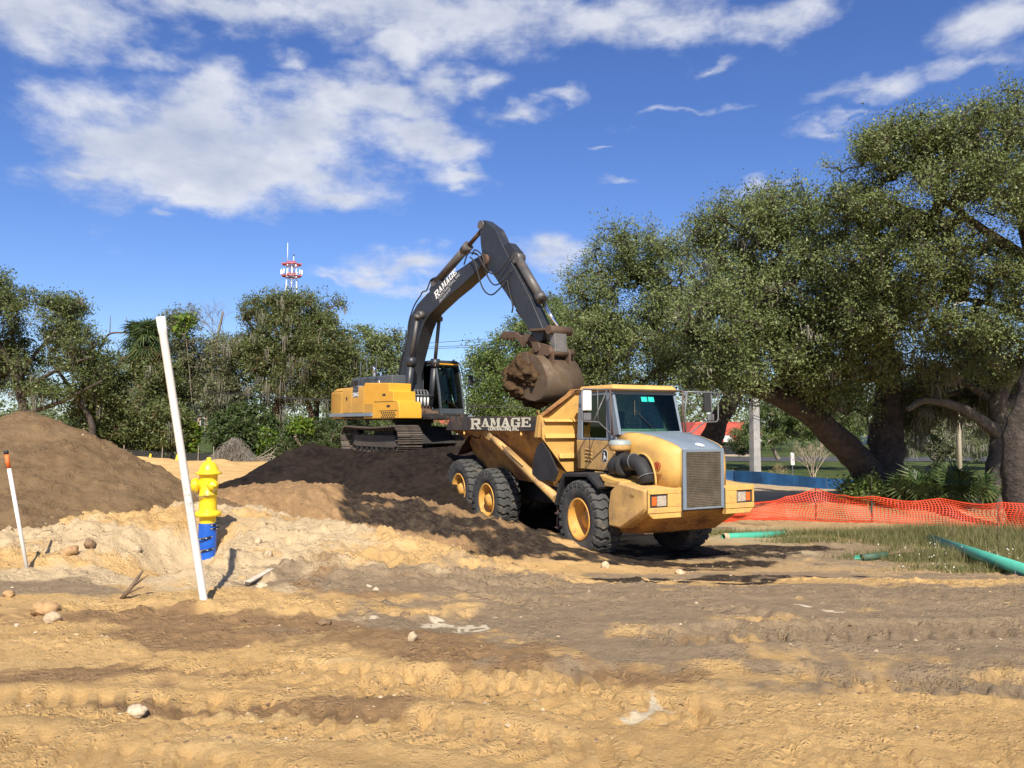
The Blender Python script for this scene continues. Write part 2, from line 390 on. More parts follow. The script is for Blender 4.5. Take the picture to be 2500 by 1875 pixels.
# ------------------------------------------------------------------ ground sheet (polar, finer near the site)
def blobs(x, y, L, s, amp=.5, wsc=.8):
    """union of soft ellipses given as (px, py, rx_m, ry_m)"""
    wx = x + .5 * fbm(x, y, wsc, 4, s); wy = y + .5 * fbm(x, y, wsc, 4, s + 3); m = np.zeros_like(x)
    for (a, b, rx, ry) in L:
        cx, cy = gpt(a, b)
        m = np.maximum(m, 1.25 - np.hypot((wx - cx) / rx, (wy - cy) / ry) * .75)
    return sst(.12, 1.0, m + amp * fbm(x, y, 2.2, 5, s + 9, .6) * sst(.05, .5, m))
def build_ground():
    fr = np.concatenate([np.linspace(-180, -58, 50, endpoint=False), np.linspace(-58, -36, 60, endpoint=False), np.linspace(-36, 36, 510, endpoint=False), np.linspace(36, 58, 60, endpoint=False), np.linspace(58, 180, 50, endpoint=False)])
    th = np.radians(fr)
    rr = np.concatenate([[.01, .5, 1, 1.6, 2.2, 2.8], np.geomspace(3.2, 30, 480), np.geomspace(30.4, 75, 90), np.geomspace(80, 3000, 26)])
    rg, tg = np.meshgrid(rr, th, indexing='ij'); x = rg * np.sin(tg); y = rg * np.cos(tg)
    xf, yf = x.ravel(), y.ravel(); z = ground_z(xf, yf)
    fade = sst(60, 100, rg.ravel()); z = z * (1 - fade) + fade * np.where(xf > 5, -1.35, -.35)
    nr, nt = rg.shape; i = np.arange(nr - 1)[:, None]; j = np.arange(nt)[None, :]; j2 = (j + 1) % nt
    Fc = np.stack([i * nt + j, (i + 1) * nt + j, (i + 1) * nt + j2, i * nt + j2], -1).reshape(-1, 4)[:, ::-1]
    me = npmesh('ground', np.stack([xf, yf, z], 1), Fc, True)
    def at(n, v): a = me.attributes.new(n, 'FLOAT', 'POINT'); a.data.foreach_set('value', np.clip(v, 0, 1).astype(np.float32))
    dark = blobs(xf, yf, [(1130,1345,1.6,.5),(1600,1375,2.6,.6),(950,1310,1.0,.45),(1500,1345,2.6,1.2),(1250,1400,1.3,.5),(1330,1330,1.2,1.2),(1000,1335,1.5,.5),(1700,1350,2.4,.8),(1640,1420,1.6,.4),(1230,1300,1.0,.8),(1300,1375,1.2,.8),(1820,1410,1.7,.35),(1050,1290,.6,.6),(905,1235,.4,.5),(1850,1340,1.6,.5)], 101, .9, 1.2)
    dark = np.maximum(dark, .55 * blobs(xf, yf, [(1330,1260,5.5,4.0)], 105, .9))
    grey = blobs(xf, yf, [(1150,1440,2.2,.9),(1350,1500,2.2,.8),(1700,1470,3.0,1.0),(1650,1560,1.6,.5),(2000,1400,4,.9),(1900,1450,4.2,1.6),(2300,1440,4.2,1.6),(2250,1540,3.0,1.2),(1500,1430,2.5,.9),(1950,1530,2.0,.8),(2450,1500,3,1.3),(1250,1430,1.6,.4),(60,1435,1.2,.35),(1450,1470,1.6,.5),(2100,1350,5,1.6)], 111, .8)
    grey = np.maximum(grey, .5 * sst(11, 14, yf) * sst(1, 4, xf))
    brown = blobs(xf, yf, [(450,1505,1.6,.42),(750,1540,1.6,.4),(1000,1560,1.0,.32),(250,1640,1.0,.3),(900,1430,.9,.8),(1200,1600,.9,.25),(1450,1560,1.2,.25),(1350,1600,1.0,.22),(700,1720,1.2,.12),(150,1650,.8,.15)], 121, .7)
    brown = np.maximum(brown, .9 * sst(13.5, 15, yf) * (1 - sst(19, 22, yf)) * (1 - sst(0, 1.5, xf)) * (1 - sst(-9, -7.5, -xf) * 0))
    pale = blobs(xf, yf, [(330,1300,2.2,1.0),(600,1330,1.6,1.0),(800,1380,1.3,.8),(450,1420,2.6,.6),(960,1430,1.0,.5),(1000,1425,1.2,.35),(850,1350,1.1,.6),(560,1380,2.2,.7),(300,1370,2.4,.8),(400,1300,1.9,.7),(650,1400,1.2,.7),(1300,1448,.7,.18),(1600,1360,1.4,.15),(1780,1362,1.5,.16),(2150,1380,2.0,.14),(2400,1405,1.5,.14),(1040,1520,.45,.1),(900,1505,.3,.1)], 131, .6)
    white = blobs(xf, yf, [(1600,1722,.16,.09),(2010,1476,.24,.10),(885,1492,.12,.07),(1120,1523,.25,.06),(2070,1410,.2,.06)], 141, .35, 3.)
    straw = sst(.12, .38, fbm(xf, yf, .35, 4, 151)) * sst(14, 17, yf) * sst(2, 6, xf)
    pale = np.maximum(pale, .9 * sst(27, 30, yf) * sst(6, 9, xf))  # brightens the oak shade by colour: paler sand behind the orange fence
    lawn = sst(0, 1.5, yf - np.maximum(34, 44.5 - .72 * (xf - 7))) * sst(5, 7, xf) + sst(44, 46, yf) * (xf <= 6)
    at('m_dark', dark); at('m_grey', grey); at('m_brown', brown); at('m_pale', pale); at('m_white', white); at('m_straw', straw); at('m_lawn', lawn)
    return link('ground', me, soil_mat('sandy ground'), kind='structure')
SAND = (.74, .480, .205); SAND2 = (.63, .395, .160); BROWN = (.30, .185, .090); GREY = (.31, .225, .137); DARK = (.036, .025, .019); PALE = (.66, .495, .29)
def soil_mat(name, single=None, single2=None):
    m = bpy.data.materials.new(name); m.use_nodes = True; T = NT(m.node_tree); b = T.n['Principled BSDF']
    pos = T.new('ShaderNodeNewGeometry').outputs['Position']
    fine = T.noise(pos, 38, 7, .72); mid = T.noise(pos, 5.5, 7, .65); big = T.noise(pos, .9, 5, .6)
    A = lambda n: T.new('ShaderNodeAttribute', attribute_name=n).outputs['Fac']
    if single:
        c = T.mix(T.ramp(mid, .35, .65), single, single2); c = T.mix(T.ramp(big, .42, .62, 0, .45), c, tuple(q * 1.2 for q in single2))
    else:
        c = T.mix(T.ramp(T.math('ADD', T.math('MULTIPLY', big, .6), T.math('MULTIPLY', mid, .4)), .38, .6), SAND2, SAND)
        stk = T.noise(T.vec('MULTIPLY', pos, (.32, 2.6, 1)), 1.6, 6, .6)
        c = T.mix(T.ramp(stk, .50, .68, 0, .5), c, (.50, .325, .145)); c = T.mix(T.ramp(stk, .44, .26, 0, .6), c, (.78, .55, .27))
        def lay(c, a, colr, j=.35):
            k = T.math('ADD', A(a), T.math('MULTIPLY', T.math('SUBTRACT', mid, .5), T.math('MULTIPLY', A(a), 1.2)))
            return T.mix(T.ramp(k, .12, .8), c, colr)
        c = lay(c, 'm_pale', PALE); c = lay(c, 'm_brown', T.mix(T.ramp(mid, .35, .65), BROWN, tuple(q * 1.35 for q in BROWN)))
        c = lay(c, 'm_grey', T.mix(T.ramp(mid, .35, .65), GREY, tuple(q * 1.25 for q in GREY)))
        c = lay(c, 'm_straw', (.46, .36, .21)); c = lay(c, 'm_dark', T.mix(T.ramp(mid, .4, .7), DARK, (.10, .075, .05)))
        c = lay(c, 'm_white', (.80, .67, .46))
        c = T.mix(A('m_lawn'), c, T.mix(T.ramp(big, .3, .7), (.040, .062, .018), (.095, .12, .035)))
    c = T.mix(T.ramp(fine, .33, .48, .32, 0), c, T.mix(.5, c, (.05, .03, .015)))
    vo = T.new('ShaderNodeTexVoronoi', feature='F1'); vo.inputs['Scale'].default_value = 46; T.put(vo, 'Vector', pos)
    peb = T.math('MULTIPLY', T.ramp(vo.outputs['Distance'], .16, .26, 1, 0), T.ramp(T.new('ShaderNodeSeparateColor').outputs[0], .86, .9))
    sc = peb.node.inputs[1].links[0].from_node.inputs[0].links[0].from_node; T.l.new(vo.outputs['Color'], sc.inputs[0])
    c = T.mix(T.math('MULTIPLY', peb, .0 if single else .6), c, (.62, .52, .36))
    T.put(b, 'Base Color', c); b.inputs['Roughness'].default_value = .95; b.inputs['Specular IOR Level'].default_value = .12
    wp = T.vec('ADD', pos, T.vec('SCALE', T.new('ShaderNodeTexNoise').outputs[1], .06)); wn_ = wp.node.inputs[1].links[0].from_node.inputs[0].links[0].from_node; wn_.inputs['Scale'].default_value = 9; T.put(wn_, 'Vector', pos)
    v1 = T.new('ShaderNodeTexVoronoi', feature='F1'); v1.inputs['Scale'].default_value = 15; T.put(v1, 'Vector', wp)
    v2 = T.new('ShaderNodeTexVoronoi', feature='F1'); v2.inputs['Scale'].default_value = 42; T.put(v2, 'Vector', wp)
    gate = T.ramp(T.noise(pos, 2.3, 4, .6), .44, .58, .12, 1)
    crumbs = T.math('MULTIPLY', T.math('ADD', T.math('MULTIPLY', T.ramp(v1.outputs['Distance'], 0, .5, 1, 0), .28), T.math('MULTIPLY', T.ramp(v2.outputs['Distance'], 0, .5, 1, 0), .22)), gate)
    h = T.math('ADD', T.math('MULTIPLY', T.noise(pos, 16, 8, .72), .42), T.math('MULTIPLY', T.noise(pos, 75, 6, .85), .26))
    h = T.math('ADD', h, crumbs)
    bn = T.new('ShaderNodeBump'); bn.inputs['Strength'].default_value = 1.0; bn.inputs['Distance'].default_value = .085
    T.put(bn, 'Height', h); T.put(b, 'Normal', bn.outputs[0]); return m
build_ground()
def pile(name, fn, x0, x1, y0, y1, st, m, label, cat):
    xs = np.arange(x0, x1, st); ys = np.arange(y0, y1, st); X, Y = np.meshgrid(xs, ys); z = fn(X.ravel(), Y.ravel()); g = ground_z(X.ravel(), Y.ravel())
    n = len(xs); i = np.arange(len(ys) - 1)[:, None]; j = np.arange(n - 1)[None, :]
    Fc = np.stack([i * n + j, i * n + j + 1, (i + 1) * n + j + 1, (i + 1) * n + j], -1).reshape(-1, 4)
    keep = ((z - g) > -.08)[Fc].any(1); Fc = Fc[keep]; z = np.where(z < g, g - .06, z)
    us = np.unique(Fc); mp = np.zeros(len(z), int); mp[us] = np.arange(len(us))
    me = npmesh(name, np.stack([X.ravel()[us], Y.ravel()[us], z[us]], 1), mp[Fc], True)
    return tag(link(name, me, m), label, cat)
pile('dirt_pile', brown_pile, -18, -4.2, 8.2, 18.5, .04, soil_mat('brown fill', (.165, .105, .054), (.232, .154, .082)), 'large heap of brown dirt at the left edge, behind the thin stake', 'dirt pile')
pile('soil_pile', dark_pile, -9.5, 3.2, 18.2, 30, .05, soil_mat('black topsoil', (.011, .008, .0068), (.030, .022, .017)), 'low wide pile of near-black topsoil under the excavator', 'soil pile')
# ------------------------------------------------------------------ machine materials
RUST = (.13, .05, .022); DUST = (.30, .21, .12)
YEL = mat('truck yellow paint', (.62, .365, .10), .52, var=.12, dirt=(.36, .21, .10), damt=.2, dscale=2.6)
YELD = mat('dusty yellow paint', (.52, .32, .11), .62, var=.14, dirt=(.30, .18, .09), damt=.42, dscale=2.4)
YELR = mat('rusty yellow body paint', (.40, .20, .045), .7, var=.25, dirt=RUST, damt=.55, dscale=1.3)
GRY = mat('grey blue hood paint', (.165, .205, .25), .5, var=.08, dirt=(.25, .21, .16), damt=-.1)
GRYD = mat('dark grey frame paint', (.055, .065, .075), .5, var=.15)
BLK = mat('black rubber', (.022, .022, .023), .75, var=.3, bump=.2)
CHAS = mat('greasy black steel', (.018, .016, .015), .7, var=.4, dirt=(.09, .065, .045), damt=.2)
TYRE = mat('tyre rubber', (.052, .052, .050), .82, var=.2, dirt=(.155, .125, .09), damt=.22, dscale=3.5, bump=.3, bscale=60)
RIMM = mat('rim paint', (.66, .34, .07), .5, var=.12, dirt=(.24, .13, .06), damt=.35, dscale=4)
STEEL = mat('weathered rail', (.10, .075, .065), .65, .2, var=.3, dirt=RUST, damt=.5, dscale=6)
STEELG = mat('grey tube', (.16, .165, .17), .5, .3, var=.2, dirt=RUST, damt=.1, dscale=5)
RAILB = mat('worn black rail plate', (.045, .040, .037), .7, var=.35, dirt=(.16, .09, .055), damt=.38, dscale=2.6)
CREAM = mat('worn cream lettering', (.70, .66, .50), .7, var=.12, dirt=(.12, .09, .06), damt=.08, dscale=9)
WHITE = mat('white paint', (.80, .80, .78), .5, var=.05)
CHROME = mat('chrome', (.75, .76, .78), .12, 1., var=.05)
MIRROR = mat('mirror glass', (.85, .87, .9), .03, 1., var=.01)
LENS = mat('headlamp lens', (.75, .75, .72), .08, .7, var=.3, vscale=40)
AMBER = mat('amber lens', (.55, .12, .02), .2, var=.1)
REDP = mat('red print', (.42, .05, .02), .6, var=.1)
GLASS = glass('tinted cab glass', (.66, .80, .72), .0)
GLASSD = glass('dark side glass', (.22, .27, .26), .25)
TEAL = mat('teal sticker', (.02, .50, .40), .5, var=.05)
SEATM = mat('seat cloth', (.03, .032, .035), .8)
CURT = mat('faded cab lining', (.46, .44, .36), .9, var=.4)
# ------------------------------------------------------------------ slab lettering (strokes and serifs)
def slab(word, H, w=.78, th=.24, gap=.12, big=True):
    """returns list of polygons (2D) for the capital letters R A M G E in a heavy slab face"""
    out = []; x = 0; se = .12; st = .17
    def rect(a, b, c, d): out.append([(x0 + a * W_, b * h), (x0 + c * W_, b * h), (x0 + c * W_, d * h), (x0 + a * W_, d * h)])
    for i, ch in enumerate(word):
        h = H * (1.28 if (i == 0 and big) else 1); W_ = h * w * (1.18 if ch == 'M' else 1); x0 = x; y0 = -(h - H) if (i == 0 and big) else 0
        k = len(out)
        if ch == 'R':
            rect(.0, 0, .42, se); rect(0, 1 - se, .3, 1); rect(.09, se, .33, 1 - se); rect(.33, 1 - st, .8, 1); rect(.33, .42, .8, .42 + st)
            rect(.72, .46, .98, .95); out.append([(x0 + a * W_, b * h) for a, b in [(.45, .42), (.72, .42), (.98, .12), (.72, .12)]]); rect(.64, 0, 1.08, se)
        elif ch == 'A':
            out.append([(x0 + a * W_, b * h) for a, b in [(.12, se), (.30, se), (.52, .82), (.42, 1)]])
            out.append([(x0 + a * W_, b * h) for a, b in [(.62, se), (.92, se), (.62, 1), (.42, 1), (.46, .82)]])
            rect(0, 0, .42, se); rect(.55, 0, 1.02, se); rect(.28, .3, .68, .3 + se)
        elif ch == 'M':
            rect(0, 0, .32, se); rect(.66, 0, 1.02, se); rect(.09, se, .23, 1); rect(.72, se, .94, 1); rect(0, 1 - se, .2, 1); rect(.8, 1 - se, 1.02, 1)
            out.append([(x0 + a * W_, b * h) for a, b in [(.12, 1), (.36, 1), (.56, .32), (.46, .1)]])
            out.append([(x0 + a * W_, b * h) for a, b in [(.46, .1), (.56, .32), (.72, 1), (.82, 1)]])
        elif ch == 'G':
            rect(.22, 1 - st, .82, 1); rect(.22, 0, .84, st); rect(.02, .18, .28, .82); rect(.74, .62, .96, 1); rect(.72, 0, .94, .48); rect(.52, .38, 1.02, .38 + se)
            out.append([(x0 + a * W_, b * h) for a, b in [(.02, .82), (.28, .8), (.3, 1), (.2, 1)]]); out.append([(x0 + a * W_, b * h) for a, b in [(.02, .18), (.2, 0), (.3, 0), (.28, .2)]])
        elif ch == 'E':
            rect(0, 0, .98, st * .8); rect(0, 1 - st * .8, .96, 1); rect(.1, st * .8, .36, 1 - st * .8); rect(.36, .43, .66, .58); rect(.84, 0, .98, .32); rect(.82, .68, .96, 1); rect(.6, .34, .7, .66)
        if y0:
            for q in range(k, len(out)): out[q] = [(a, b + y0) for a, b in out[q]]
        x += W_ * 1.06 + gap * H * .3
    return out, x
def slab_mesh(word, H, width):
    polys, w = slab(word, H); mb = MB(); s = width / w
    for i, p in enumerate(polys):
        t = .0015 + .0001 * i; mb.prism([(a * s, b) for a, b in p], 'z', 0, t)
    me = bpy.data.meshes.new('lettering'); me.from_pydata(mb.v, [], mb.f); return me
# ------------------------------------------------------------------ wheels
def tyre_mesh(Ro=.80, wd=.58, n=26):
    mb = MB(); h = wd / 2
    prof = [(.40, -h*.82), (.47, -h*.98), (.60, -h*1.04), (.70, -h*1.0), (.745, -h*.86), (.752, -h*.4), (.755, 0), (.752, h*.4), (.745, h*.86), (.70, h), (.60, h*1.04), (.47, h*.98), (.40, h*.82)]
    mb.lathe([(r * Ro / .8, t) for r, t in prof], 'y', n=72)
    ri, ro = .742 * Ro / .8, Ro
    for k in range(n):                                   # staggered zig-zag lugs
        for sgn in (-1, 1):
            a0 = 2 * math.pi * (k + (.5 if sgn > 0 else 0)) / n; da = 2 * math.pi / n
            path = [(-.05, 0.0), (.30, .36), (.62, .10), (1.0, .42)]   # (fraction across, angular offset)
            for (f0, o0), (f1, o1) in zip(path[:-1], path[1:]):
                wv = .62 * da; vs_ = []
                for rr_, sh in ((ri, 0), (ro, .12)):
                    for f, o_ in ((f0, o0), (f1, o1)):
                        for e in (-1, 1):
                            drop = (.035 if f > .9 else 0) if rr_ == ro else 0
                            a = a0 + o_ * da * .8 + e * wv / 2 * (1 - sh); yy = sgn * h * f * (1.0 if rr_ == ro else 1.02)
                            vs_.append(((rr_ - drop) * math.cos(a), yy, (rr_ - drop) * math.sin(a)))
                b = vs_  # 0,1:f0 -,+ ; 2,3:f1
                mb.hexa([b[0], b[1], b[3], b[2], b[4], b[5], b[7], b[6]])
            # shoulder face of the lug
            a = a0 + .42 * da * .8; w2 = .3 * da
            q = [(ro - .035, h), (ro - .05, h * 1.05), (.66 * Ro / .8, h * 1.06), (.66 * Ro / .8, h)]
            p1 = [(r * math.cos(a - w2), sgn * t, r * math.sin(a - w2)) for r, t in q]; p2 = [(r * math.cos(a + w2), sgn * t, r * math.sin(a + w2)) for r, t in q]
            mb.add(p1 + p2, [(0,1,2,3), (7,6,5,4), (0,4,5,1), (1,5,6,2), (2,6,7,3), (3,7,4,0)])
    me = bpy.data.meshes.new('tyre'); me.from_pydata(mb.v, [], mb.f); me.polygons.foreach_set('use_smooth', mb.sm); return me
def rim_mesh(front):
    mb = MB(); o = -.27        # outward is -y (right-hand wheel)
    mb.lathe([(.405, o+.02), (.43, o), (.415, o-.015), (.375, o), (.36, o+.05), (.33, o+.06), (.325, o+.30), (.20, o+.31)], 'y', n=48)
    if front: mb.lathe([(.24, o+.31), (.24, o+.24), (.17, o+.20), (.17, o+.17), (.0, o+.165)], 'y', n=32)
    else: mb.lathe([(.26, o+.31), (.22, o+.12), (.16, o+.07), (.13, o+.0), (.0, o-.005)], 'y', n=32)
    for k in range(14):
        a = k * 2 * math.pi / 14; mb.tube([(.285*math.cos(a), o+.31, .285*math.sin(a)), (.285*math.cos(a), o+.26, .285*math.sin(a))], .018, 6)
    mb.lathe([(.405, .25), (.3, .24), (.3, .1), (.0, .1)], 'y', n=24)
    me = bpy.data.meshes.new('rim'); me.from_pydata(mb.v, [], mb.f); me.polygons.foreach_set('use_smooth', mb.sm); return me
# ------------------------------------------------------------------ articulated dump truck
T0 = Vector((2.606, 16.685, -1.028))
truck = empty('dump_truck', T0, R(28.2 - 90), 'yellow articulated dump truck with grey hood, parked nose towards the right below the excavator bucket', 'dump truck')
def truck_to_world(x, y, z):
    a = R(28.2); f = Vector((math.sin(a), -math.cos(a), 0)); l = Vector((math.cos(a), math.sin(a), 0)); return T0 + f * x + l * y + Vector((0, 0, z))
tym = tyre_mesh(); rmf = rim_mesh(True); rmr = rim_mesh(False)
for (x, z, fr) in ((0, .8, 1), (-4.2, .83, 0), (-5.87, .99, 0)):
    for s in (-1, 1):
        w = link('wheel', None, None, truck); w.location = (x, s * 1.16, z)
        w.rotation_euler = (0, R(random.Random(x * 7 + s).uniform(0, 40)), R(180) if s > 0 else (R(-2) if fr else 0))
        link('tyre', tym, TYRE, w); link('rim', rmf if fr else rmr, RIMM, w)
# chassis
c = MB()
c.box(-.9, 1.2, -.42, .42, .6, 1.15); c.box(-1.6, -.9, -.3, .3, .6, 1.3); c.box(-6.6, -1.6, -.45, .45, .85, 1.25)
for x, z in ((0, .8), (-4.2, .83), (-5.87, .99)): c.tube([(x, -.9, z), (x, .9, z)], .16, 12); c.tube([(x, -.25, z - .02), (x, .25, z - .02)], .28, 14)
c.box(-5.5, -4.4, -.95, -.75, .75, 1.05); c.box(-5.5, -4.4, .75, .95, .75, 1.05)
c.box(-.95, .75, -.72, .72, 1.3, 1.72); c.box(-1.5, -.95, -.6, .6, 1.1, 1.5)
c.build('chassis', CHAS, truck, .02)
# bumper: full-width nose piece with chamfered underside
b = MB()
prof = [(1.18, 1.62), (1.98, 1.54), (2.03, 1.5), (2.04, 1.2), (1.94, 1.08), (1.25, .74), (.86, .74), (.84, 1.05), (.92, 1.45)]
rows = []
for y, k, zl in ((-1.30, .93, .03), (-1.26, .985, .01), (-1.0, 1, 0), (1.0, 1, 0), (1.26, .985, .01), (1.30, .93, .03)):
    rows.append([(.84 + (x - .84) * k, y, (z - zl * (1 if z > 1.15 else -1))) for x, z in prof])
n = len(prof); b.add([p for r_ in rows for p in r_], [(i*n+k, i*n+(k+1) % n, (i+1)*n+(k+1) % n, (i+1)*n+k) for i in range(5) for k in range(n)] + [tuple(range(n))[::-1], tuple(range(5*n, 6*n))])
b.build('bumper', YELD, truck, .02)
MB().hexa([(.86,-1.0,.60),(1.35,-.95,.64),(1.35,.95,.64),(.86,1.0,.60),(.86,-1.2,.80),(2.0,-1.12,1.10),(2.0,1.12,1.10),(.86,1.2,.80)]).build('belly_plate', YELR, truck, .03)
for s in (-1, 1):   # front faces with headlamp openings
    yl = sorted((s * .52, s * 1.29)); f = MB()
    f.box(2.035, 2.075, yl[0], yl[1], 1.44, 1.545); f.box(2.035, 2.075, yl[0], yl[1], 1.10, 1.20)
    ya = sorted((s * .52, s * .84)); f.box(2.035, 2.075, ya[0], ya[1], 1.2, 1.44); ya = sorted((s * 1.25, s * 1.29)); f.box(2.035, 2.075, ya[0], ya[1], 1.2, 1.44)
    f.prism([(yl[0], 1.10), (yl[1], 1.10), (yl[1] - (.12 if s > 0 else 0), 1.0), (yl[0] + (.12 if s < 0 else 0), 1.0)], 'x', 2.0, 2.06)
    f.build('bumper_face', YEL, truck, .012)
    h = link('headlight', None, None, truck)
    ya = sorted((s * .845, s * 1.245)); m_ = MB().box(2.037, 2.05, ya[0], ya[1], 1.2, 1.44); m_.build('housing', BLK, h)
    y0, y1 = sorted((s * .87, s * 1.08)); MB().box(2.05, 2.062, y0, y1, 1.225, 1.41).build('lens', LENS, h, .01)
    y0, y1 = sorted((s * 1.09, s * 1.20)); MB().box(2.05, 2.062, y0, y1, 1.235, 1.40).build('turn_signal', AMBER, h, .008)
    y0, y1 = sorted((s * .52, s * .535)); MB().box(2.076, 2.085, y0, y1, 1.02, 1.5).build('seam', RAILB, truck)
# hood
plan = [(.34,.80,.64,2.57,2.50), (.9,.80,.60,2.55,2.46), (1.3,.79,.57,2.50,2.40), (1.6,.775,.54,2.43,2.32), (1.82,.735,.52,2.37,2.25), (1.96,.66,.51,2.32,2.18), (2.04,.56,.50,2.27,2.12)]
for s in (-1, 1):
    rws = []
    for (x, yo, yg, zt, zs) in plan:
        xs_ = x; rws.append([(xs_, s*yo, 1.53), (xs_, s*(yo+.005), 1.9), (xs_, s*yo, zs-.14), (xs_, s*(yo-.02), zs-.05), (xs_, s*(yo*.75+yg*.25), zs+.005), (xs_, s*(yo*.4+yg*.6), zt-.035), (xs_, s*yg, zt-.012)])
    rws.append([(2.06, s*.50, z) for z in (1.53, 1.9, 1.98, 2.07, 2.10, 2.2, 2.245)])
    o = MB().grid(rws).build('hood_side', YEL, truck, solid=.012)
rws = [[(x, y * yg / .64, zt - .012 - .0 + .012 * (1 - (y / .64) ** 2)) for y in (-.64, -.4, -.15, .15, .4, .64)] for (x, yo, yg, zt, zs) in plan] + [[(2.075, y * .5 / .64, 2.235) for y in (-.64, -.4, -.15, .15, .4, .64)]]
hood = MB().grid(rws).build('hood', GRY, truck, solid=.014)
MB().lathe([(0, .004), (.085, .002), (.09, 0)], 'z', n=20).build('hood_badge', WHITE, hood).matrix_local = Matrix.Translation((1.97, .02, 2.325)) @ Matrix.Rotation(R(20), 4, 'Y')
g = MB(); g.box(2.06, 2.10, -.50, -.42, 1.13, 2.25); g.box(2.06, 2.10, .42, .50, 1.13, 2.25); g.box(2.06, 2.10, -.42, .42, 2.19, 2.25); g.box(2.06, 2.10, -.42, .42, 1.13, 1.17)
gf = g.build('grille_frame', GRY, truck, .01)
MB().box(2.04, 2.05, -.42, .42, 1.16, 2.2).build('radiator', CHAS, truck)
# grille: plate with staggered slots, built as bars
g = MB(); nz, ny = 33, 21
for i in range(nz + 1):
    z = 1.17 + i * (1.02 / nz); g.box(2.085, 2.098, -.42, .42, z - .007, z + .007)
for i in range(nz):
    z = 1.17 + i * (1.02 / nz)
    for j in range(ny + 1):
        y = -.42 + (j + (.5 if i % 2 else 0)) * .84 / ny
        if y < .42: g.box(2.086, 2.097, y - .0075, y + .0075, z + .007, z + .0239)
g.build('grille', mat('grille plate', (.14, .115, .08), .6, .3, var=.3, dirt=(.19, .145, .09), damt=.3, dscale=4), truck, kind='stuff')
MB().box(2.074, 2.084, -.3, .26, 1.68, 2.08).build('grille_dust_patch', mat('dusty core', (.13, .105, .075), .9, var=.2), truck)
# dark panel as the shade of the wheel-arch recess, air cleaner and intake
m_ = MB().lathe([(.30, 0), (.33, -.012), (.36, 0)], 'y', c=(1.25, -.802, 1.56), n=28, a0=0, a1=math.pi); m_.build('arch_lip', YEL, truck)
pl = [(1.27 + .40 * math.cos(a), 1.56 + .57 * math.sin(a)) for a in np.linspace(0, math.pi, 20)]
MB().prism(pl, 'y', -.818, -.795).build('recess_shade_panel', CHAS, truck)  # flat proud panel; the shade of a recess put into its black colour
al = MB().tube([(1.27 + .415 * math.cos(a), -.805, 1.56 + .585 * math.sin(a)) for a in np.linspace(0, math.pi, 22)], .022, 8); al.build('recess_lip', YEL, truck)
ac = MB(); ac.tube([(.66,-1.02,1.86), (.74,-1.02,1.89), (1.06,-1.02,1.93)], [.17,.20,.21], 18); ac.tube([(1.0,-1.02,1.93), (1.03,-1.02,1.93)], [.24,.24], 22)
ac.tube([(1.03,-1.02,1.95), (1.28,-1.02,2.0), (1.46,-1.0,1.95), (1.58,-.98,1.80), (1.64,-.97,1.62)], [.155,.155,.145,.14,.135], 16); ac.tube([(.83,-1.0,2.0),(.83,-1.0,2.22)], .085, 14)
ac.box(.6, .72, -1.1, -.8, 1.66, 1.82); ac.build('air_cleaner', BLK, truck)
for p, q in (((1.30,-1.02,2.0),(1.315,-1.02,2.002)), ((1.60,-.975,1.745),(1.607,-.974,1.73))): MB().tube([p, q], .165, 18).build('clamp', STEELG, truck)
pc = MB().lathe([(0.09,-.02),(.19,0),(.215,.03),(.215,.11)], 'z', c=(.83,-1.0,2.2), n=32); pc.build('precleaner_bowl', YELD, truck)
MB().lathe([(.22,.11),(.215,.17),(.18,.20),(0,.215)], 'z', c=(.83,-1.0,2.2), n=32).build('precleaner_cap', mat('grey green cap', (.28, .32, .30), .5), truck)
# front fender
for s in (-1, 1):
    f = MB(); pr = [(-.98,1.02),(-.80,1.45),(-.62,1.70),(.30,1.74),(.52,1.62),(.70,1.50),(.66,1.44),(.48,1.54),(.27,1.66),(-.57,1.62),(-.72,1.41),(-.90,1.0)]
    f.prism(pr, 'y', *sorted((s*.80, s*1.42))); f.build('fender', BLK, truck, .015)
    f = MB().box(-.35, 1.2, *sorted((s*.62, s*.82)), 1.15, 1.73); f.box(.66, 1.2, *sorted((s*.8, s*1.27)), 1.5, 1.6); f.build('fender_step', YELD, truck, .02)
    MB().hexa([(.62,s*.8,1.6),(1.2,s*.8,1.5),(1.2,s*1.27,1.5),(.62,s*1.27,1.6),(.5,s*.8,1.75),(1.2,s*.8,1.64),(1.2,s*1.27,1.62),(.5,s*1.27,1.72)]).build('fender_top', YEL, truck, .015)
# hanging steps behind the front wheel
for s in (-1, 1):
    st = MB()
    for x in (-1.02, -.90): st.bar((x, s*1.3, 1.45), (x - .04, s*1.28, .45), .03)
    for z in (.5, .8, 1.1, 1.38): st.box(-1.08, -.9, *sorted((s*1.1, s*1.34)), z, z + .03)
    st.build('access_steps', STEEL, truck)
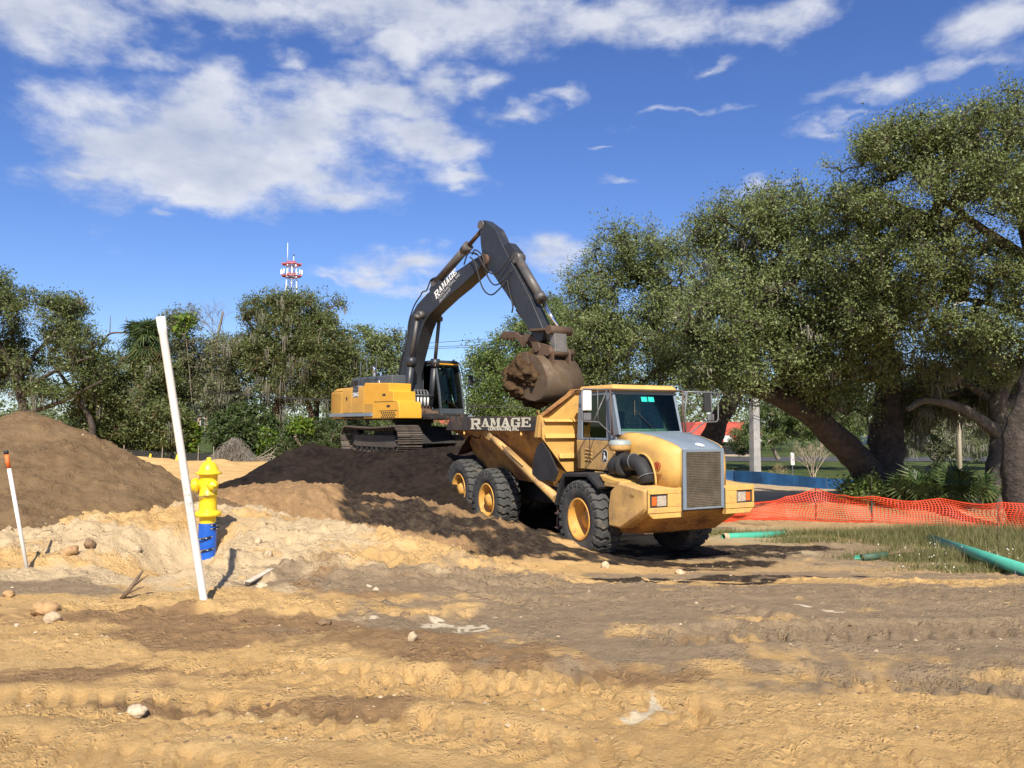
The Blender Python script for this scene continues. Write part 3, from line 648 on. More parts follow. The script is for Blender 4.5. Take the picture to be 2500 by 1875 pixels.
# cab
cb = MB(); fx = .50
cb.prism([(-.85,1.72),(.42,1.74),(fx,2.5),(fx-.01,2.56),(-.85,2.42)], 'y', -.72, .72)        # lower tub
cb.build('cab_tub', CHAS, truck)
for s in (-1, 1):
    ya = sorted((s*.76, s*.82)); d = MB(); d.prism([(-.98,1.76),(.38,1.76),(.40,2.38),(-1.02,2.38)], 'y', *ya); dr = d.build('door', YELD, truck, .018)
    ls = MB()
    for k in range(4): ls.hexa([(-.66, s*.82, 2.17-.075*k), (-.42, s*.82, 2.15-.075*k), (-.42, s*.822, 2.15-.075*k), (-.66, s*.822, 2.17-.075*k), (-.66, s*.845, 2.19-.075*k), (-.42, s*.845, 2.17-.075*k), (-.42, s*.80, 2.19-.075*k), (-.66, s*.80, 2.21-.075*k)])
    ls.build('louvre', YELD, dr)
    fr_ = MB()   # window frame around the side glass
    fr_.prism([(-1.0,2.38),(-.80,2.38),(-.80,3.40),(-.92,3.42)], 'y', *ya); fr_.prism([(.10,2.38),(.44,2.38),(.44,2.54),(.20,3.40),(.10,3.40)], 'y', *ya); fr_.prism([(-.80,3.32),(.10,3.32),(.10,3.42),(-.80,3.42)], 'y', *ya)
    fr_.prism([(-.80,2.38),(.10,2.38),(.10,2.43),(-.80,2.43)], 'y', *ya)
    fr_.build('cab_side_frame', GRY, truck, .01)
    MB().box(-.80, .10, *sorted((s*.785, s*.795)), 2.43, 3.32).build('side_window', GLASSD, truck)
fp = MB()
fp.prism([(.44,2.50),(.56,2.50),(.31,3.42),(.20,3.42)], 'y', -.82, -.755); fp.prism([(.44,2.50),(.56,2.50),(.31,3.42),(.20,3.42)], 'y', .755, .82); fp.prism([(.31,3.33),(.34,3.33),(.30,3.42),(.2,3.42),(.2,3.34)], 'y', -.755, .755)
fp.prism([(.46,2.50),(.57,2.50),(.555,2.57),(.45,2.57)], 'y', -.755, .755); fp.build('windshield_frame', GRY, truck, .01)
ws = MB(); ws.hexa([(.535,-.755,2.565),(.545,-.755,2.565),(.545,.755,2.565),(.535,.755,2.565),(.315,-.755,3.335),(.325,-.755,3.335),(.325,.755,3.335),(.315,.755,3.335)]); wso = ws.build('windshield', GLASS, truck)
def wsp(y, z): return (.556 - (z - 2.565) * .285, y, z)
for y in (-.12, .06):
    q = [wsp(y, 3.18), wsp(y + .15, 3.18), wsp(y + .15, 3.28), wsp(y, 3.28)]; MB().add(q, [(0,1,2,3)]).build('sticker', TEAL, wso, solid=.002)
wp = MB().tube([wsp(.1, 2.58), wsp(-.35, 3.02)], .008, 5); wp.bar(wsp(-.36, 2.9), wsp(-.30, 3.2), .02); wp.build('wiper', BLK, truck)
it = MB(); it.box(.15, .48, -.7, .7, 2.42, 2.62)
sw_ = MB(); sw_.tube([(.07, -.28, 2.72), (.05, .08, 2.72)], .02, 6); sw_.lathe([(.19, 0), (.21, .012), (.23, 0), (.21, -.012), (.19, 0)], 'x', c=(.05, -.1, 2.72), n=20); sw_.build('steering_wheel', BLK, truck); it.build('dashboard', mat('pale dash', (.36,.42,.36), .8), truck, .03)
s_ = MB(); s_.box(-.6, -.15, -.35, .2, 2.2, 2.35); s_.box(-.72, -.58, -.32, .17, 2.35, 3.0); s_.box(-.5, -.1, .35, .6, 2.2, 2.5); s_.build('driver_seat', SEATM, truck, .04)
MB().grid([[(-.83, y, z) for y in np.linspace(-.75, .75, 8)] for z in (2.42, 2.9, 3.38)]).build('cab_rear_wall', CURT, truck)
for s in (-1, 1): MB().grid([[(x, s*(.70 + .025*math.sin(x*42)), z) for x in np.linspace(.02, .28, 22)] for z in (2.6, 3.0, 3.34)]).build('curtain', CURT, truck)
rf = MB(); rf.hexa([(-.92,-.86,3.40),(.40,-.86,3.40),(.40,.86,3.40),(-.92,.86,3.40),(-.88,-.80,3.53),(.30,-.78,3.53),(.30,.78,3.53),(-.88,.80,3.53)]); rf.build('cab_roof', YEL, truck, .035, seg=3)
# hand rails, guards and mirrors
rl = MB()
rl.tube([(-.85,-.95,3.43),(.3,-.98,3.42),(.42,-.9,3.42),(.42,.9,3.42),(.3,.98,3.42)], .018, 8); rl.tube([(.42,-.94,3.42),(.46,-.92,2.5)], .02, 8); rl.tube([(.42,.94,3.42),(.46,.88,2.5)], .02, 8)
rl.tube([(.46,-.92,2.5),(.46,-.80,2.5)], .018, 6); rl.build('guard_rail', STEEL, truck)
for s, k in ((-1, .80), (1, 1)):
    ar = MB()
    ar.tube([(.36,s*.92,3.41),(.36,s*(1.93*k),3.41),(.36,s*(1.98*k),3.36),(.36,s*(1.98*k),2.83),(.36,s*(1.93*k),2.77),(.36,s*(1.58*k if s > 0 else 1.19),2.76),(.40,s*(1.19 if s > 0 else .94),2.54),(.42,s*.84,2.5)], .016, 8)
    ar.tube([(.36,s*.97,3.41),(.36,s*(1.62*k),2.78)], .012, 6); ar.tube([(.36,s*(1.78*k if s>0 else 1.2),3.41),(.36,s*(1.80*k if s > 0 else 1.2),2.78)], .010, 6)
    if s > 0: ar.tube([(.38,1.09,3.41),(.38,1.02,2.95),(.40,1.02,2.55)], .02, 8)
    ma = ar.build('mirror_arm', STEELG, truck)
    yc = -1.44 if s < 0 else 1.70
    MB().box(.30,.36,yc-.10,yc+.10,2.98,3.39).build('mirror_housing', BLK if s > 0 else WHITE, ma, .02)
    if s < 0: MB().box(.362,.366,yc-.08,yc+.08,3.0,3.37).build('mirror_face', mat('bright mirror back', (.78,.80,.82), .3, .3), ma)
    MB().box(.31,.36,yc-.09+(.08 if s>0 else 0),yc+.09+(.08 if s>0 else 0),2.79,2.94).build('wide_mirror', STEELG, ma, .015)
cp_ = MB().prism([(1.00,2.55),(1.10,2.55),(1.12,3.05),(1.02,3.35)], 'x', -.2, -.1); cp_.build('cab_far_guard', GRY, truck, .01)
# emblem plates, dealer mark and unit number
def plate(o, ex, ey, w, h, rad, name, m, par, z=0, seg=6, th=.002):
    pts_ = []
    for cx, cy, a0 in ((w-rad, h-rad, 0), (rad, h-rad, 90), (rad, rad, 180), (w-rad, rad, 270)):
        for k in range(seg): a = R(a0 + 90 * k / (seg - 1)); pts_.append((cx + rad*math.cos(a), cy + rad*math.sin(a)))
    mb = MB().prism(pts_, 'z', z, z + th); me = bpy.data.meshes.new(name); me.from_pydata(mb.v, [], mb.f); return place_text(name, me, m, par, frame(o, ex, ey))
SX, SZ = (1, 0, 0), (0, 0, 1)
plate((-.05,-.8205,1.93), SX, SZ, .20, .26, .08, 'emblem_plate', WHITE, truck)
plate((-.04,-.823,1.94), SX, SZ, .18, .24, .07, 'emblem_field', BLK, truck)
deer = [(.05,.03),(.07,.035),(.085,.08),(.12,.075),(.15,.04),(.16,.05),(.135,.09),(.13,.12),(.10,.13),(.085,.155),(.10,.175),(.075,.20),(.07,.185),(.055,.195),(.06,.17),(.07,.15),(.055,.13),(.06,.10),(.05,.07)]
mb = MB().prism([(a - .0, b_) for a, b_ in deer], 'z', 0, .002); me = bpy.data.meshes.new('e'); me.from_pydata(mb.v, [], mb.f); place_text('emblem', me, WHITE, truck, frame((-.04,-.8255,1.94), SX, SZ))
SX2 = Vector((.98, .12, 0))
lg = MB().lathe([(.072,0),(.072,.002),(.088,.002),(.088,0)], 'z', n=28); me = bpy.data.meshes.new('l'); me.from_pydata([(x*1.0, y*.92, z) for x, y, z in lg.v], [], lg.f); place_text('dealer_mark', me, REDP, truck, frame((1.70,-.785,1.93), SX2, SZ))
nn = MB()
for a, b_ in (((-.045,-.06),(-.02,.06)), ((-.02,.06),(.02,-.06)), ((.02,-.06),(.045,.06))): nn.bar((a[0],a[1],0),(b_[0],b_[1],0),.022,.003)
me = bpy.data.meshes.new('n'); me.from_pydata(nn.v, [], nn.f); place_text('dealer_mark', me, REDP, truck, frame((1.70,-.787,1.93), SX2, SZ))
for t_, sz, zz, xx in (('Newman', .058, 1.755, 1.60), ('Tractor', .058, 1.70, 1.605), ('800-555-0909', .028, 1.665, 1.60)):
    place_text('dealer_lettering', text_mesh(t_, sz, .001, bold=.001), mat('dark red print', (.30,.08,.03), .6), truck, frame((xx,-.795,zz), SX2, SZ))
place_text('unit_number', text_mesh('1306', .085, .001), mat('faded print', (.22,.15,.06), .7), truck, frame((1.50,-1.305,1.36), (1,0,0), SZ))
# dump body ----------------------------------------------------------
body = link('dump_body', None, None, truck)
sec = lambda x, yt, zt, yb, zb: [(x, -yt, zt), (x, -yb, zb), (x, yb, zb), (x, yt, zt)]
hull = MB(); rws = [sec(-1.50, 1.40, 2.6, .80, 1.66), sec(-1.95, 1.40, 2.6, .82, 1.32), sec(-4.9, 1.38, 2.6, .82, 1.42), sec(-5.75, 1.38, 2.6, .84, 1.72), sec(-6.75, 1.36, 2.62, .9, 2.40)]
hull.grid(rws, smooth=False); hull.build('hull', YELR, body, solid=.03)
for s in (-1, 1):
    rail = MB(); rail.hexa([(-6.75,s*1.36,2.56),(-1.75,s*1.36,2.56),(-1.75,s*1.43,2.56),(-6.75,s*1.43,2.56),(-6.45,s*1.36,2.93),(-1.62,s*1.36,2.89),(-1.62,s*1.43,2.89),(-6.45,s*1.43,2.93)])
    ro = rail.build('top_rail', RAILB, body, .012)
    MB().hexa([(-1.76,s*1.36,2.42),(-1.60,s*1.36,2.42),(-1.60,s*1.46,2.42),(-1.76,s*1.46,2.42),(-1.63,s*1.36,2.91),(-1.46,s*1.36,2.91),(-1.46,s*1.46,2.91),(-1.63,s*1.46,2.91)]).build('corner_post', YEL, body, .012)
    for x in (-5.57, -2.45):
        MB().tube([(x,s*1.40,2.56),(x,s*1.42,2.49),(x+.03,s*1.42,2.45),(x+.06,s*1.42,2.47),(x+.05,s*1.42,2.51)], .014, 6).build('hook', YEL, body)
    MB().prism([(-4.75,2.58),(-3.95,2.58),(-4.05,2.30),(-4.22,2.28)], 'y', *sorted((s*1.22,s*1.36))).build('hoist_bracket', YELR, body, .01)
    cy = MB(); cy.tube([(-4.08,s*1.34,2.42),(-3.75,s*1.34,2.28),(-3.3,s*1.34,2.1)], [.075,.085,.085], 14); cy.tube([(-3.3,s*1.34,2.1),(-1.0,s*1.34,1.13)], .1, 16); cy.tube([(-4.08,s*1.26,2.42),(-4.08,s*1.42,2.42)], .09, 12)
    cy.tube([(-3.4,s*1.40,2.2),(-2.8,s*1.44,1.98),(-2.3,s*1.44,1.78)], .018, 6)
    cy.build('hoist_cylinder', YELD, truck)
    MB().prism([(-1.52,2.34),(-1.72,2.22),(-1.90,1.9),(-1.94,1.57),(-1.73,1.48),(-.98,1.50),(-.84,1.72),(-1.0,1.9),(-1.18,2.1)], 'y', *sorted((s*1.38,s*1.41))).build('mud_guard', BLK, truck, .008)
# headboard, sloping forward to its spill guard
hb = MB(); hp = [(-1.42,2.40),(-1.44,2.88),(-1.36,2.92),(-.70,3.44),(.70,3.44),(1.36,2.92),(1.44,2.88),(1.42,2.40),(.80,1.66),(-.80,1.66)]
def hx(z): return -1.50 + (.0 if z < 2.9 else (z - 2.9) * .35)
n = len(hp); hb.add([(hx(z), y, z) for y, z in hp] + [(hx(z) + .05, y, z) for y, z in hp], [tuple(range(n))[::-1], tuple(range(n, 2*n))] + [(i, (i+1) % n, n+(i+1) % n, n+i) for i in range(n)])
hb.build('headboard', YEL, body, .01)
for z, w, h_ in ((2.46, 1.38, .10), (2.02, 1.02, .11), (2.80, 1.40, .06)):
    MB().hexa([(-1.44,-w,z-h_/2),(-1.36,-w,z-h_/2),(-1.36,w,z-h_/2),(-1.44,w,z-h_/2),(-1.44,-w,z+h_/2),(-1.40,-w,z+h_/2),(-1.40,w,z+h_/2),(-1.44,w,z+h_/2)]).build('headboard_rib', YEL, body, .01)
sg = MB()
for s in (-1, 1): sg.hexa([(-1.62,s*1.44,2.90),(-1.40,s*1.44,2.90),(-1.40,s*1.30,2.90),(-1.62,s*1.30,2.90),(-1.50,s*.72,3.43),(-1.22,s*.72,3.43),(-1.22,s*.66,3.50),(-1.50,s*.66,3.50)])
sg.box(-1.5, -1.22, -.70, .70, 3.42, 3.49); sg.build('spill_guard', mat('rusty rim paint', (.42,.20,.05), .7, var=.2, dirt=RUST, damt=.5, dscale=3), body, .01)
MB().lathe([(.03,-.012),(.06,-.012),(.06,.012),(.03,.012)], 'y', c=(-1.75,-1.36,2.96), n=16).build('lifting_eye', YELR, body)
# lettering on the rail
nrm = Vector((0, -1, 0))
place_text('rail_lettering', slab_mesh('RAMAGE', .215, 3.22), CREAM, body, frame((-5.12,-1.4325,2.655), SX, SZ))
place_text('rail_lettering', (lambda me: (me.transform(Matrix.Diagonal((1.32, 1, 1, 1))), me)[1])(text_mesh('CONTRACTING, INC.', .125, .0015, shear=.3, bold=.006)), CREAM, body, frame((-4.12,-1.4325,2.572), SX, SZ))
# load of soil: a thing of its own lying in the body
xs_ = np.linspace(-6.4, -1.53, 60); ys_ = np.linspace(-1.34, 1.34, 34); X, Y = np.meshgrid(xs_, ys_, indexing='ij')
Z = 2.42 + .95 * np.exp(-(((X + 2.35) / 1.0) ** 2 + (Y / .95) ** 2)) + .25 * np.exp(-(((X + 4.4) / 1.3) ** 2 + (Y / .9) ** 2)) + .13 * fbm(X, Y, 1.6, 4, 201, .6); Z -= .5 * sst(-5.2, -6.4, X)
i = np.arange(59)[:, None]; j = np.arange(33)[None, :]; Fc = np.stack([i*34+j, (i+1)*34+j, (i+1)*34+j+1, i*34+j+1], -1).reshape(-1, 4)
ld = link('soil_load', npmesh('soil_load', np.stack([X.ravel(), Y.ravel(), Z.ravel()], 1), Fc, True), soil_mat('reddish dark soil', (.035,.018,.012), (.07,.04,.025)))
ld.location = T0; ld.rotation_euler = (0, 0, R(28.2 - 90)); tag(ld, 'heap of dark reddish soil inside the dump truck body behind the cab', 'soil load')
# ------------------------------------------------------------------ excavator
XO = Vector((EXC.x, EXC.y, .8)); XR = R(-50)
exc = empty('excavator', XO, XR, 'yellow tracked excavator with dark grey boom loading from the black soil pile', 'excavator')
YX = mat('excavator yellow', (.68, .34, .030), .35, var=.05, dirt=(.42,.24,.06), damt=-.05, dscale=1.4)
YXD = mat('excavator side panel yellow', (.46, .25, .045), .5, var=.08, dirt=(.36,.21,.07), damt=.1, dscale=1.2)
BOOM = mat('charcoal boom paint', (.026, .029, .035), .42, var=.12, dirt=(.14,.11,.08), damt=-.02, dscale=2.5)
BOOMD = mat('worn boom cylinder', (.10, .095, .09), .5, .2, var=.2, dirt=(.16,.10,.07), damt=.25, dscale=4)
XGR = mat('excavator grey cover', (.075,.088,.10), .45, var=.1, dirt=(.2,.17,.13), damt=.0)
SHOE = mat('track steel', (.10,.085,.07), .7, .3, var=.3, dirt=(.15,.11,.075), damt=.5, dscale=5, bump=.3)
BUCK = mat('worn bucket steel', (.12,.085,.055), .65, .2, var=.35, dirt=(.10,.065,.035), damt=.75, dscale=3.2, bump=.3, bscale=18)
RUSTM = mat('rusty pin steel', (.115,.070,.045), .75, .2, var=.3, dirt=(.11,.08,.055), damt=.4, bump=.4)
# undercarriage
und = link('undercarriage', None, None, exc); und.rotation_euler = (0, 0, R(-7)); und.location = (0, 0, -.06)
r_, hl = .40, 1.92
def loop(s):   # arc-length -> (x, z, tangent angle)
    per = 4 * hl + 2 * math.pi * r_; s %= per
    if s < 2 * hl: return -hl + s, 2 * r_ - .05 * math.sin(math.pi * s / (2 * hl)), 0
    s -= 2 * hl
    if s < math.pi * r_: a = s / r_; return hl + r_ * math.sin(a), r_ + r_ * math.cos(a), a
    s -= math.pi * r_
    if s < 2 * hl: return hl - s, 0, math.pi
    s -= 2 * hl; a = s / r_; return -hl - r_ * math.sin(a), r_ - r_ * math.cos(a), math.pi + a
per = 4 * hl + 2 * math.pi * r_; NS = 46
sh = MB(); sh.box(-.095, .095, -.40, .40, -.01, .015)
for x in (-.085, -.02, .05): sh.box(x, x + .02, -.40, .40, .015, .045)
sh.box(-.05, .06, -.12, -.06, -.09, -.01); sh.box(-.05, .06, .06, .12, -.09, -.01)
shm = bpy.data.meshes.new('track_shoe'); shm.from_pydata(sh.v, [], sh.f); shm.materials.append(SHOE)
for sd_ in (-1.2, 1.2):
    for k in range(NS):
        x, z, a = loop((k + .3) * per / NS); o = link('track_shoe', shm, None, und); o.location = (x, sd_, z + .09); o.rotation_euler = (0, a, 0)
    t = MB(); t.prism([(-1.75,.30),(-1.6,.62),(1.5,.62),(1.75,.30),(1.5,.24),(-1.5,.24)], 'y', sd_ - .17, sd_ + .17); t.build('track_frame', SHOE, und, .015)
    for x, rr_ in ((-hl, .36), (hl, .34)): MB().lathe([(0,-.10),(rr_*.5,-.12),(rr_*.9,-.06),(rr_,-.04),(rr_,.04),(rr_*.9,.06),(rr_*.5,.12),(0,.10)], 'y', c=(x, sd_, .49), n=24).build('idler', CHAS, und)
    for k in range(8): MB().tube([(-1.45 + k * .41, sd_ - .16, .2), (-1.45 + k * .41, sd_ + .16, .2)], .1, 12).build('roller', CHAS, und)
u = MB(); u.box(-.75, .75, -1.05, 1.05, .38, .80); u.hexa([(.5,-1.1,.35),(1.1,-1.1,.35),(1.1,1.1,.35),(.5,1.1,.35),(.3,-.6,.85),(.75,-.6,.85),(.75,.6,.85),(.3,.6,.85)]); u.hexa([(-1.1,-1.1,.35),(-.5,-1.1,.35),(-.5,1.1,.35),(-1.1,1.1,.35),(-.75,-.6,.85),(-.3,-.6,.85),(-.3,.6,.85),(-.75,.6,.85)])
u.build('car_body', CHAS, und, .02)
MB().lathe([(.0,.8),(.62,.8),(.64,.9),(.60,.92),(.60,1.0),(.68,1.02),(.68,1.12),(0,1.12)], 'z', n=36).build('swing_bearing', CHAS, und)
# upper structure
d = MB(); d.box(-2.6, 1.3, -1.30, 1.30, 1.12, 1.24); d.box(-2.4, 1.75, -.45, .45, 1.05, 1.16); d.build('deck', CHAS, exc, .02)
rail = MB(); rail.box(-3.05, -.18, -1.47, -1.39, 1.16, 1.27); rail.build('side_rail', GRY, exc, .01)
cw = MB(); arc = [(-3.02 - .28 * math.cos(a * .97), 1.4 * math.sin(a)) for a in np.linspace(-math.pi/2, math.pi/2, 13)]
plan_ = [(-2.25, -1.40)] + arc + [(-2.25, 1.40)]
cw.prism(plan_, 'z', 1.10, 2.02); cw.hexa([(-3.02,-1.40,2.02),(-2.25,-1.40,2.02),(-2.25,1.40,2.02),(-3.02,1.40,2.02),(-2.86,-1.26,2.15),(-2.25,-1.30,2.15),(-2.25,1.30,2.15),(-2.86,1.26,2.15)])
cw.build('counterweight', YXD, exc, .06, seg=3)
for x0, x1, zt in ((-2.24, -1.62, 2.15), (-1.60, -.78, 2.17)):
    q = MB(); q.prism([(-1.40,1.28),(-1.40,zt-.12),(-1.35,zt-.02),(-1.24,zt),(-1.15,zt),(-1.15,1.28)], 'x', x0, x1); q.build('side_door', YXD, exc, .015)
dr = MB().box(-1.95, -1.88, -1.415, -1.40, 1.72, 1.82); dr.build('door_latch', BLK, exc)
tk = MB(); tk.prism([(-.78,1.08),(-.77,2.16),(-.72,2.25),(.80,2.19),(.80,1.95),(1.05,1.93),(1.05,1.62),(1.34,1.60),(1.42,1.34),(1.42,1.08)], 'y', -1.40, -.58)
tk.build('fuel_tank', YX, exc, .03, seg=3)
for (x0, x1, z0, z1, nm, mt) in ((-.16,-.72,1.28,1.56,'step_door',YXD),(.42,.60,1.80,1.86,'handle',BLK),(.68,.86,1.44,1.50,'handle',BLK),(.2,1.32,1.325,1.335,'panel_seam',BLK),(-.1,1.25,1.615,1.622,'panel_seam',BLK)):
    MB().box(*sorted((x0,x1)), -1.412, -1.40, z0, z1).build(nm, mt, exc)
gr_ = MB()
for k in range(7):
    for q in range(3): gr_.box(.35 + k*.12 + (q % 2)*.06, .41 + k*.12 + (q % 2)*.06, -1.41, -1.40, 1.10 + q*.07, 1.15 + q*.07)
gr_.build('tread_plate', BLK, exc, kind='stuff')
# engine cover, exhaust, rails
hd = MB(); hd.prism([(-3.0,2.14),(-2.82,2.45),(-2.70,2.52),(-.1,2.52),(-.1,2.14)], 'y', -.75, 1.25); hd.build('engine_cover', XGR, exc, .04)
MB().prism([(-2.92,2.2),(-2.78,2.43),(-2.25,2.43),(-2.25,2.2)], 'y', -.762, -.75).build('cover_screen', CHAS, exc)
MB().tube([(-2.35,-.1,2.5),(-2.35,-.1,2.72)], .07, 14).build('exhaust', STEELG, exc); MB().tube([(-2.35,-.1,2.70),(-2.35,-.1,2.86),(-2.42,-.12,2.93)], .06, 14).build('exhaust_tip', CHROME, exc)
hr = MB()
for x, z in ((-1.72,3.05),(-1.30,3.2),(-.68,3.15)): hr.tube([(x,-1.0,2.1),(x,-1.0,z)], .014, 6)
hr.tube([(-1.72,-1.0,2.75),(-.68,-1.0,2.78)], .012, 6); hr.tube([(-1.5,-1.0,2.4),(-.68,-1.0,2.4)], .012, 6); hr.tube([(-1.3,-1.0,3.18),(-1.3,-.4,3.18),(-1.3,-.4,2.5)], .014, 6); hr.build('hand_rail', GRYD, exc)
bb_ = MB(); bb_.box(-1.9, -1.2, -1.0, -.7, 2.14, 2.42); bb_.box(-1.1,-.4,-1.0,-.7,2.16,2.34); bb_.build('filter_box', GRYD, exc, .02)
MB().lathe([(.035,-.01),(.055,-.01),(.055,.01),(.035,.01)], 'y', c=(-.5,-1.0,2.28), n=14).build('lifting_eye', WHITE, exc)
plate((-1.50,-1.402,1.80), SX, SZ, .36, .36, .03, 'model_plate', GRYD, exc)
MB().hexa([(-1.50,-1.41,2.06),(-1.12,-1.41,2.06),(-1.12,-1.405,2.06),(-1.50,-1.405,2.06),(-1.42,-1.30,2.185),(-1.08,-1.30,2.185),(-1.08,-1.29,2.18),(-1.42,-1.29,2.18)]).build('plate_highlight', mat('silver strip', (.5,.52,.55), .3, .6), exc)
place_text('model_number', text_mesh('250G', .175, .001, bold=.004), WHITE, exc, frame((-1.50,-1.4065,1.83), SX, SZ))
# cab
cx0, cy0, cy1 = -.95, .42, 1.38
FR = [(.62,2.93),(.72,2.72),(.90,2.0),(.99,1.45),(.98,1.22)]
def frx(z): return float(np.interp(z, [q[1] for q in FR][::-1], [q[0] for q in FR][::-1]))
def side(y0, y1):
    c = MB(); c.prism([(cx0,1.22),(.98,1.22),(.99,1.45),(.93,1.42),(.55,1.40),(.30,1.75),(.25,1.98),(cx0,2.0)], 'y', y0, y1)
    c.prism(FR[:4] + [(.90,1.44),(.82,1.98),(.64,2.70),(.54,2.84),(.54,2.93)], 'y', y0 - .004, y1 + .004)
    c.prism([(cx0,2.0),(cx0+.1,2.0),(cx0+.1,2.84),(cx0,2.93)], 'y', y0, y1); c.prism([(-.15,2.0),(-.05,2.0),(-.05,2.84),(-.15,2.84)], 'y', y0, y1); c.prism([(cx0,2.84),(.56,2.84),(.56,2.93),(cx0,2.93)], 'y', y0, y1)
    c.build('cab_side_frame', GRYD, exc, .01)
    MB().add([(cx0+.08,(y0+y1)/2,2.86),(.56,(y0+y1)/2,2.86),(.64,(y0+y1)/2,2.70),(.90,(y0+y1)/2,1.44),(.52,(y0+y1)/2,1.44),(.27,(y0+y1)/2,1.98),(cx0+.08,(y0+y1)/2,1.98)], [(0,1,2,3,4,5,6)]).build('side_window', glass('teal side glass', (.30,.60,.57), .2) if 'teal side glass' not in bpy.data.materials else bpy.data.materials['teal side glass'], exc, solid=.006)
side(cy0, cy0+.05); side(cy1-.05, cy1)
c = MB(); c.box(.54,.64,cy0+.05,cy1-.05,2.84,2.92); c.box(.90,.97,cy0+.05,cy1-.05,1.22,1.42); c.build('windshield_frame', GRYD, exc, .012)
MB().box(cx0,.97,cy0+.05,cy1-.05,1.20,1.26).build('cab_floor', CHAS, exc)
ws = MB().grid([[(frx(z)-.02, y, z) for y in (cy0+.05, .9, cy1-.05)] for z in (1.42,1.7,2.0,2.4,2.72,2.86)]); ws.build('windshield', GLASS, exc, solid=.006)
MB().box(cx0+.02,cx0+.03,cy0+.05,cy1-.05,1.26,2.86).build('rear_window', GLASSD, exc)
rf = MB(); rf.hexa([(cx0-.03,cy0-.04,2.93),(.72,cy0-.04,2.93),(.72,cy1+.03,2.93),(cx0-.03,cy1+.03,2.93),(cx0+.05,cy0+.03,3.03),(.60,cy0+.03,3.02),(.60,cy1-.03,3.02),(cx0+.05,cy1-.03,3.03)]); rf.build('cab_roof', BLK, exc, .02)
MB().box(.56,.735,cy0-.05,cy0+.09,2.80,2.945).build('cab_corner', YX, exc, .012); MB().box(.725,.74,cy0+.1,cy1,2.87,2.91).build('cab_trim', YX, exc)
MB().tube([(.50,1.28,3.02),(.50,1.28,3.08)], .05, 10).build('roof_lamp', LENS, exc)
ms = MB(); ms.tube([(.70,cy1+.02,2.62),(.80,cy1+.16,2.68),(.86,cy1+.30,2.62),(.87,cy1+.33,2.52)], .014, 6); ms.tube([(.66,cy1+.04,2.9),(.85,cy1+.14,2.25),(1.02,cy1+.08,1.35)], .012, 6); ma = ms.build('mirror_arm', BLK, exc)
MB().box(.84,.90,cy1+.24,cy1+.44,2.22,2.55).build('mirror_housing', BLK, ma, .03, seg=3)
se = MB(); se.box(-.55,.05,.62,1.18,1.60,1.76); se.hexa([(-.60,.64,1.75),(-.42,.64,1.75),(-.42,1.16,1.75),(-.60,1.16,1.75),(-.76,.68,2.5),(-.62,.68,2.5),(-.62,1.12,2.5),(-.76,1.12,2.5)]); se.box(-.45,-.05,.7,1.1,1.26,1.60); se.build('seat', SEATM, exc, .03)
for y0, y1 in ((.47,.60),(1.20,1.33)): MB().box(-.1,.30,y0,y1,1.5,1.86).build('console', SEATM, exc, .01); MB().tube([(.25,(y0+y1)/2,1.86),(.30,(y0+y1)/2,2.04)], .02, 8).build('joystick', BLK, exc)
for y in (.78,.84,.96,1.02): MB().tube([(.62,y,1.26),(.58,y,1.72)], .012, 6).build('pedal_lever', STEELG, exc)
MB().box(.70,.78,.48,.60,1.75,2.05).build('monitor', BLK, exc, .01)
pf = MB(); pf.box(.2,1.12,.36,1.62,1.12,1.20); pf.build('cab_platform', GRY, exc, .01); MB().box(1.06,1.10,.50,1.50,1.05,1.12).build('cab_sill', YX, exc, .01); MB().box(.98,1.14,.24,.46,1.04,1.24).build('cab_sill_block', YX, exc, .015)
# hydraulics between boom and cab
hv = MB()
for k in range(5): hv.tube([(.55+.0*k,-.30+.13*k,1.50),(.55,-.30+.13*k,1.78)], .035, 10)
hv.build('filter_bank', mat('pale filters', (.55,.55,.52), .4), exc)
hs_ = MB()
for k in range(6):
    y = -.35 + .12*k; hs_.tube([(.5,y,1.78),(.45,y,2.0),(.2,y,2.05),(-.1,y,1.9),(-.2,y,1.5)], .02, 6)
hs_.tube([(.6,-.4,1.85),(.6,.4,1.85)], .02, 6); hs_.build('hose_bundle', STEELG, exc)
v_ = MB(); v_.box(-.1,.5,-.5,.35,1.2,1.5); v_.tube([(.5,-.5,1.3),(.5,.35,1.3)], .12, 14); v_.tube([(.9,-.15,1.25),(.9,.35,1.25)], .10, 12); v_.box(.45,.75,-.58,-.50,1.15,1.6); v_.build('valve_block', RUSTM, exc, .01)
# boom: box section, both side faces and the plates between them
bt = [(-.62,1.55),(-.78,1.85),(-.63,2.36),(-.36,3.11),(-.19,3.29+.05),(.03,4.18),(.14,4.40),(.30,4.57),(.55,4.79),(1.13,5.07),(1.83,5.30),(2.41,5.48),(2.93,5.61),(3.52,5.77),(4.05,5.86),(4.20,5.78),(4.16,5.62),(3.97,5.52),(3.6,5.34),(2.93,5.05),(2.28,4.82),(1.6,4.53),(1.28,4.38),(1.02,4.18),(.85,3.96),(.66,3.62),(.46,3.2),(.18,2.57),(.22,2.2),(.28,1.75),(.12,1.45),(-.3,1.4)]
boom = MB().prism(bt, 'y', -.23, .23).build('boom', BOOM, exc, .02)
MB().prism([(1.15,5.05),(1.05,5.22),(1.3,5.52),(1.5,5.50),(1.9,5.30)], 'y', -.10, .10).build('cylinder_bracket', BOOM, exc, .01)
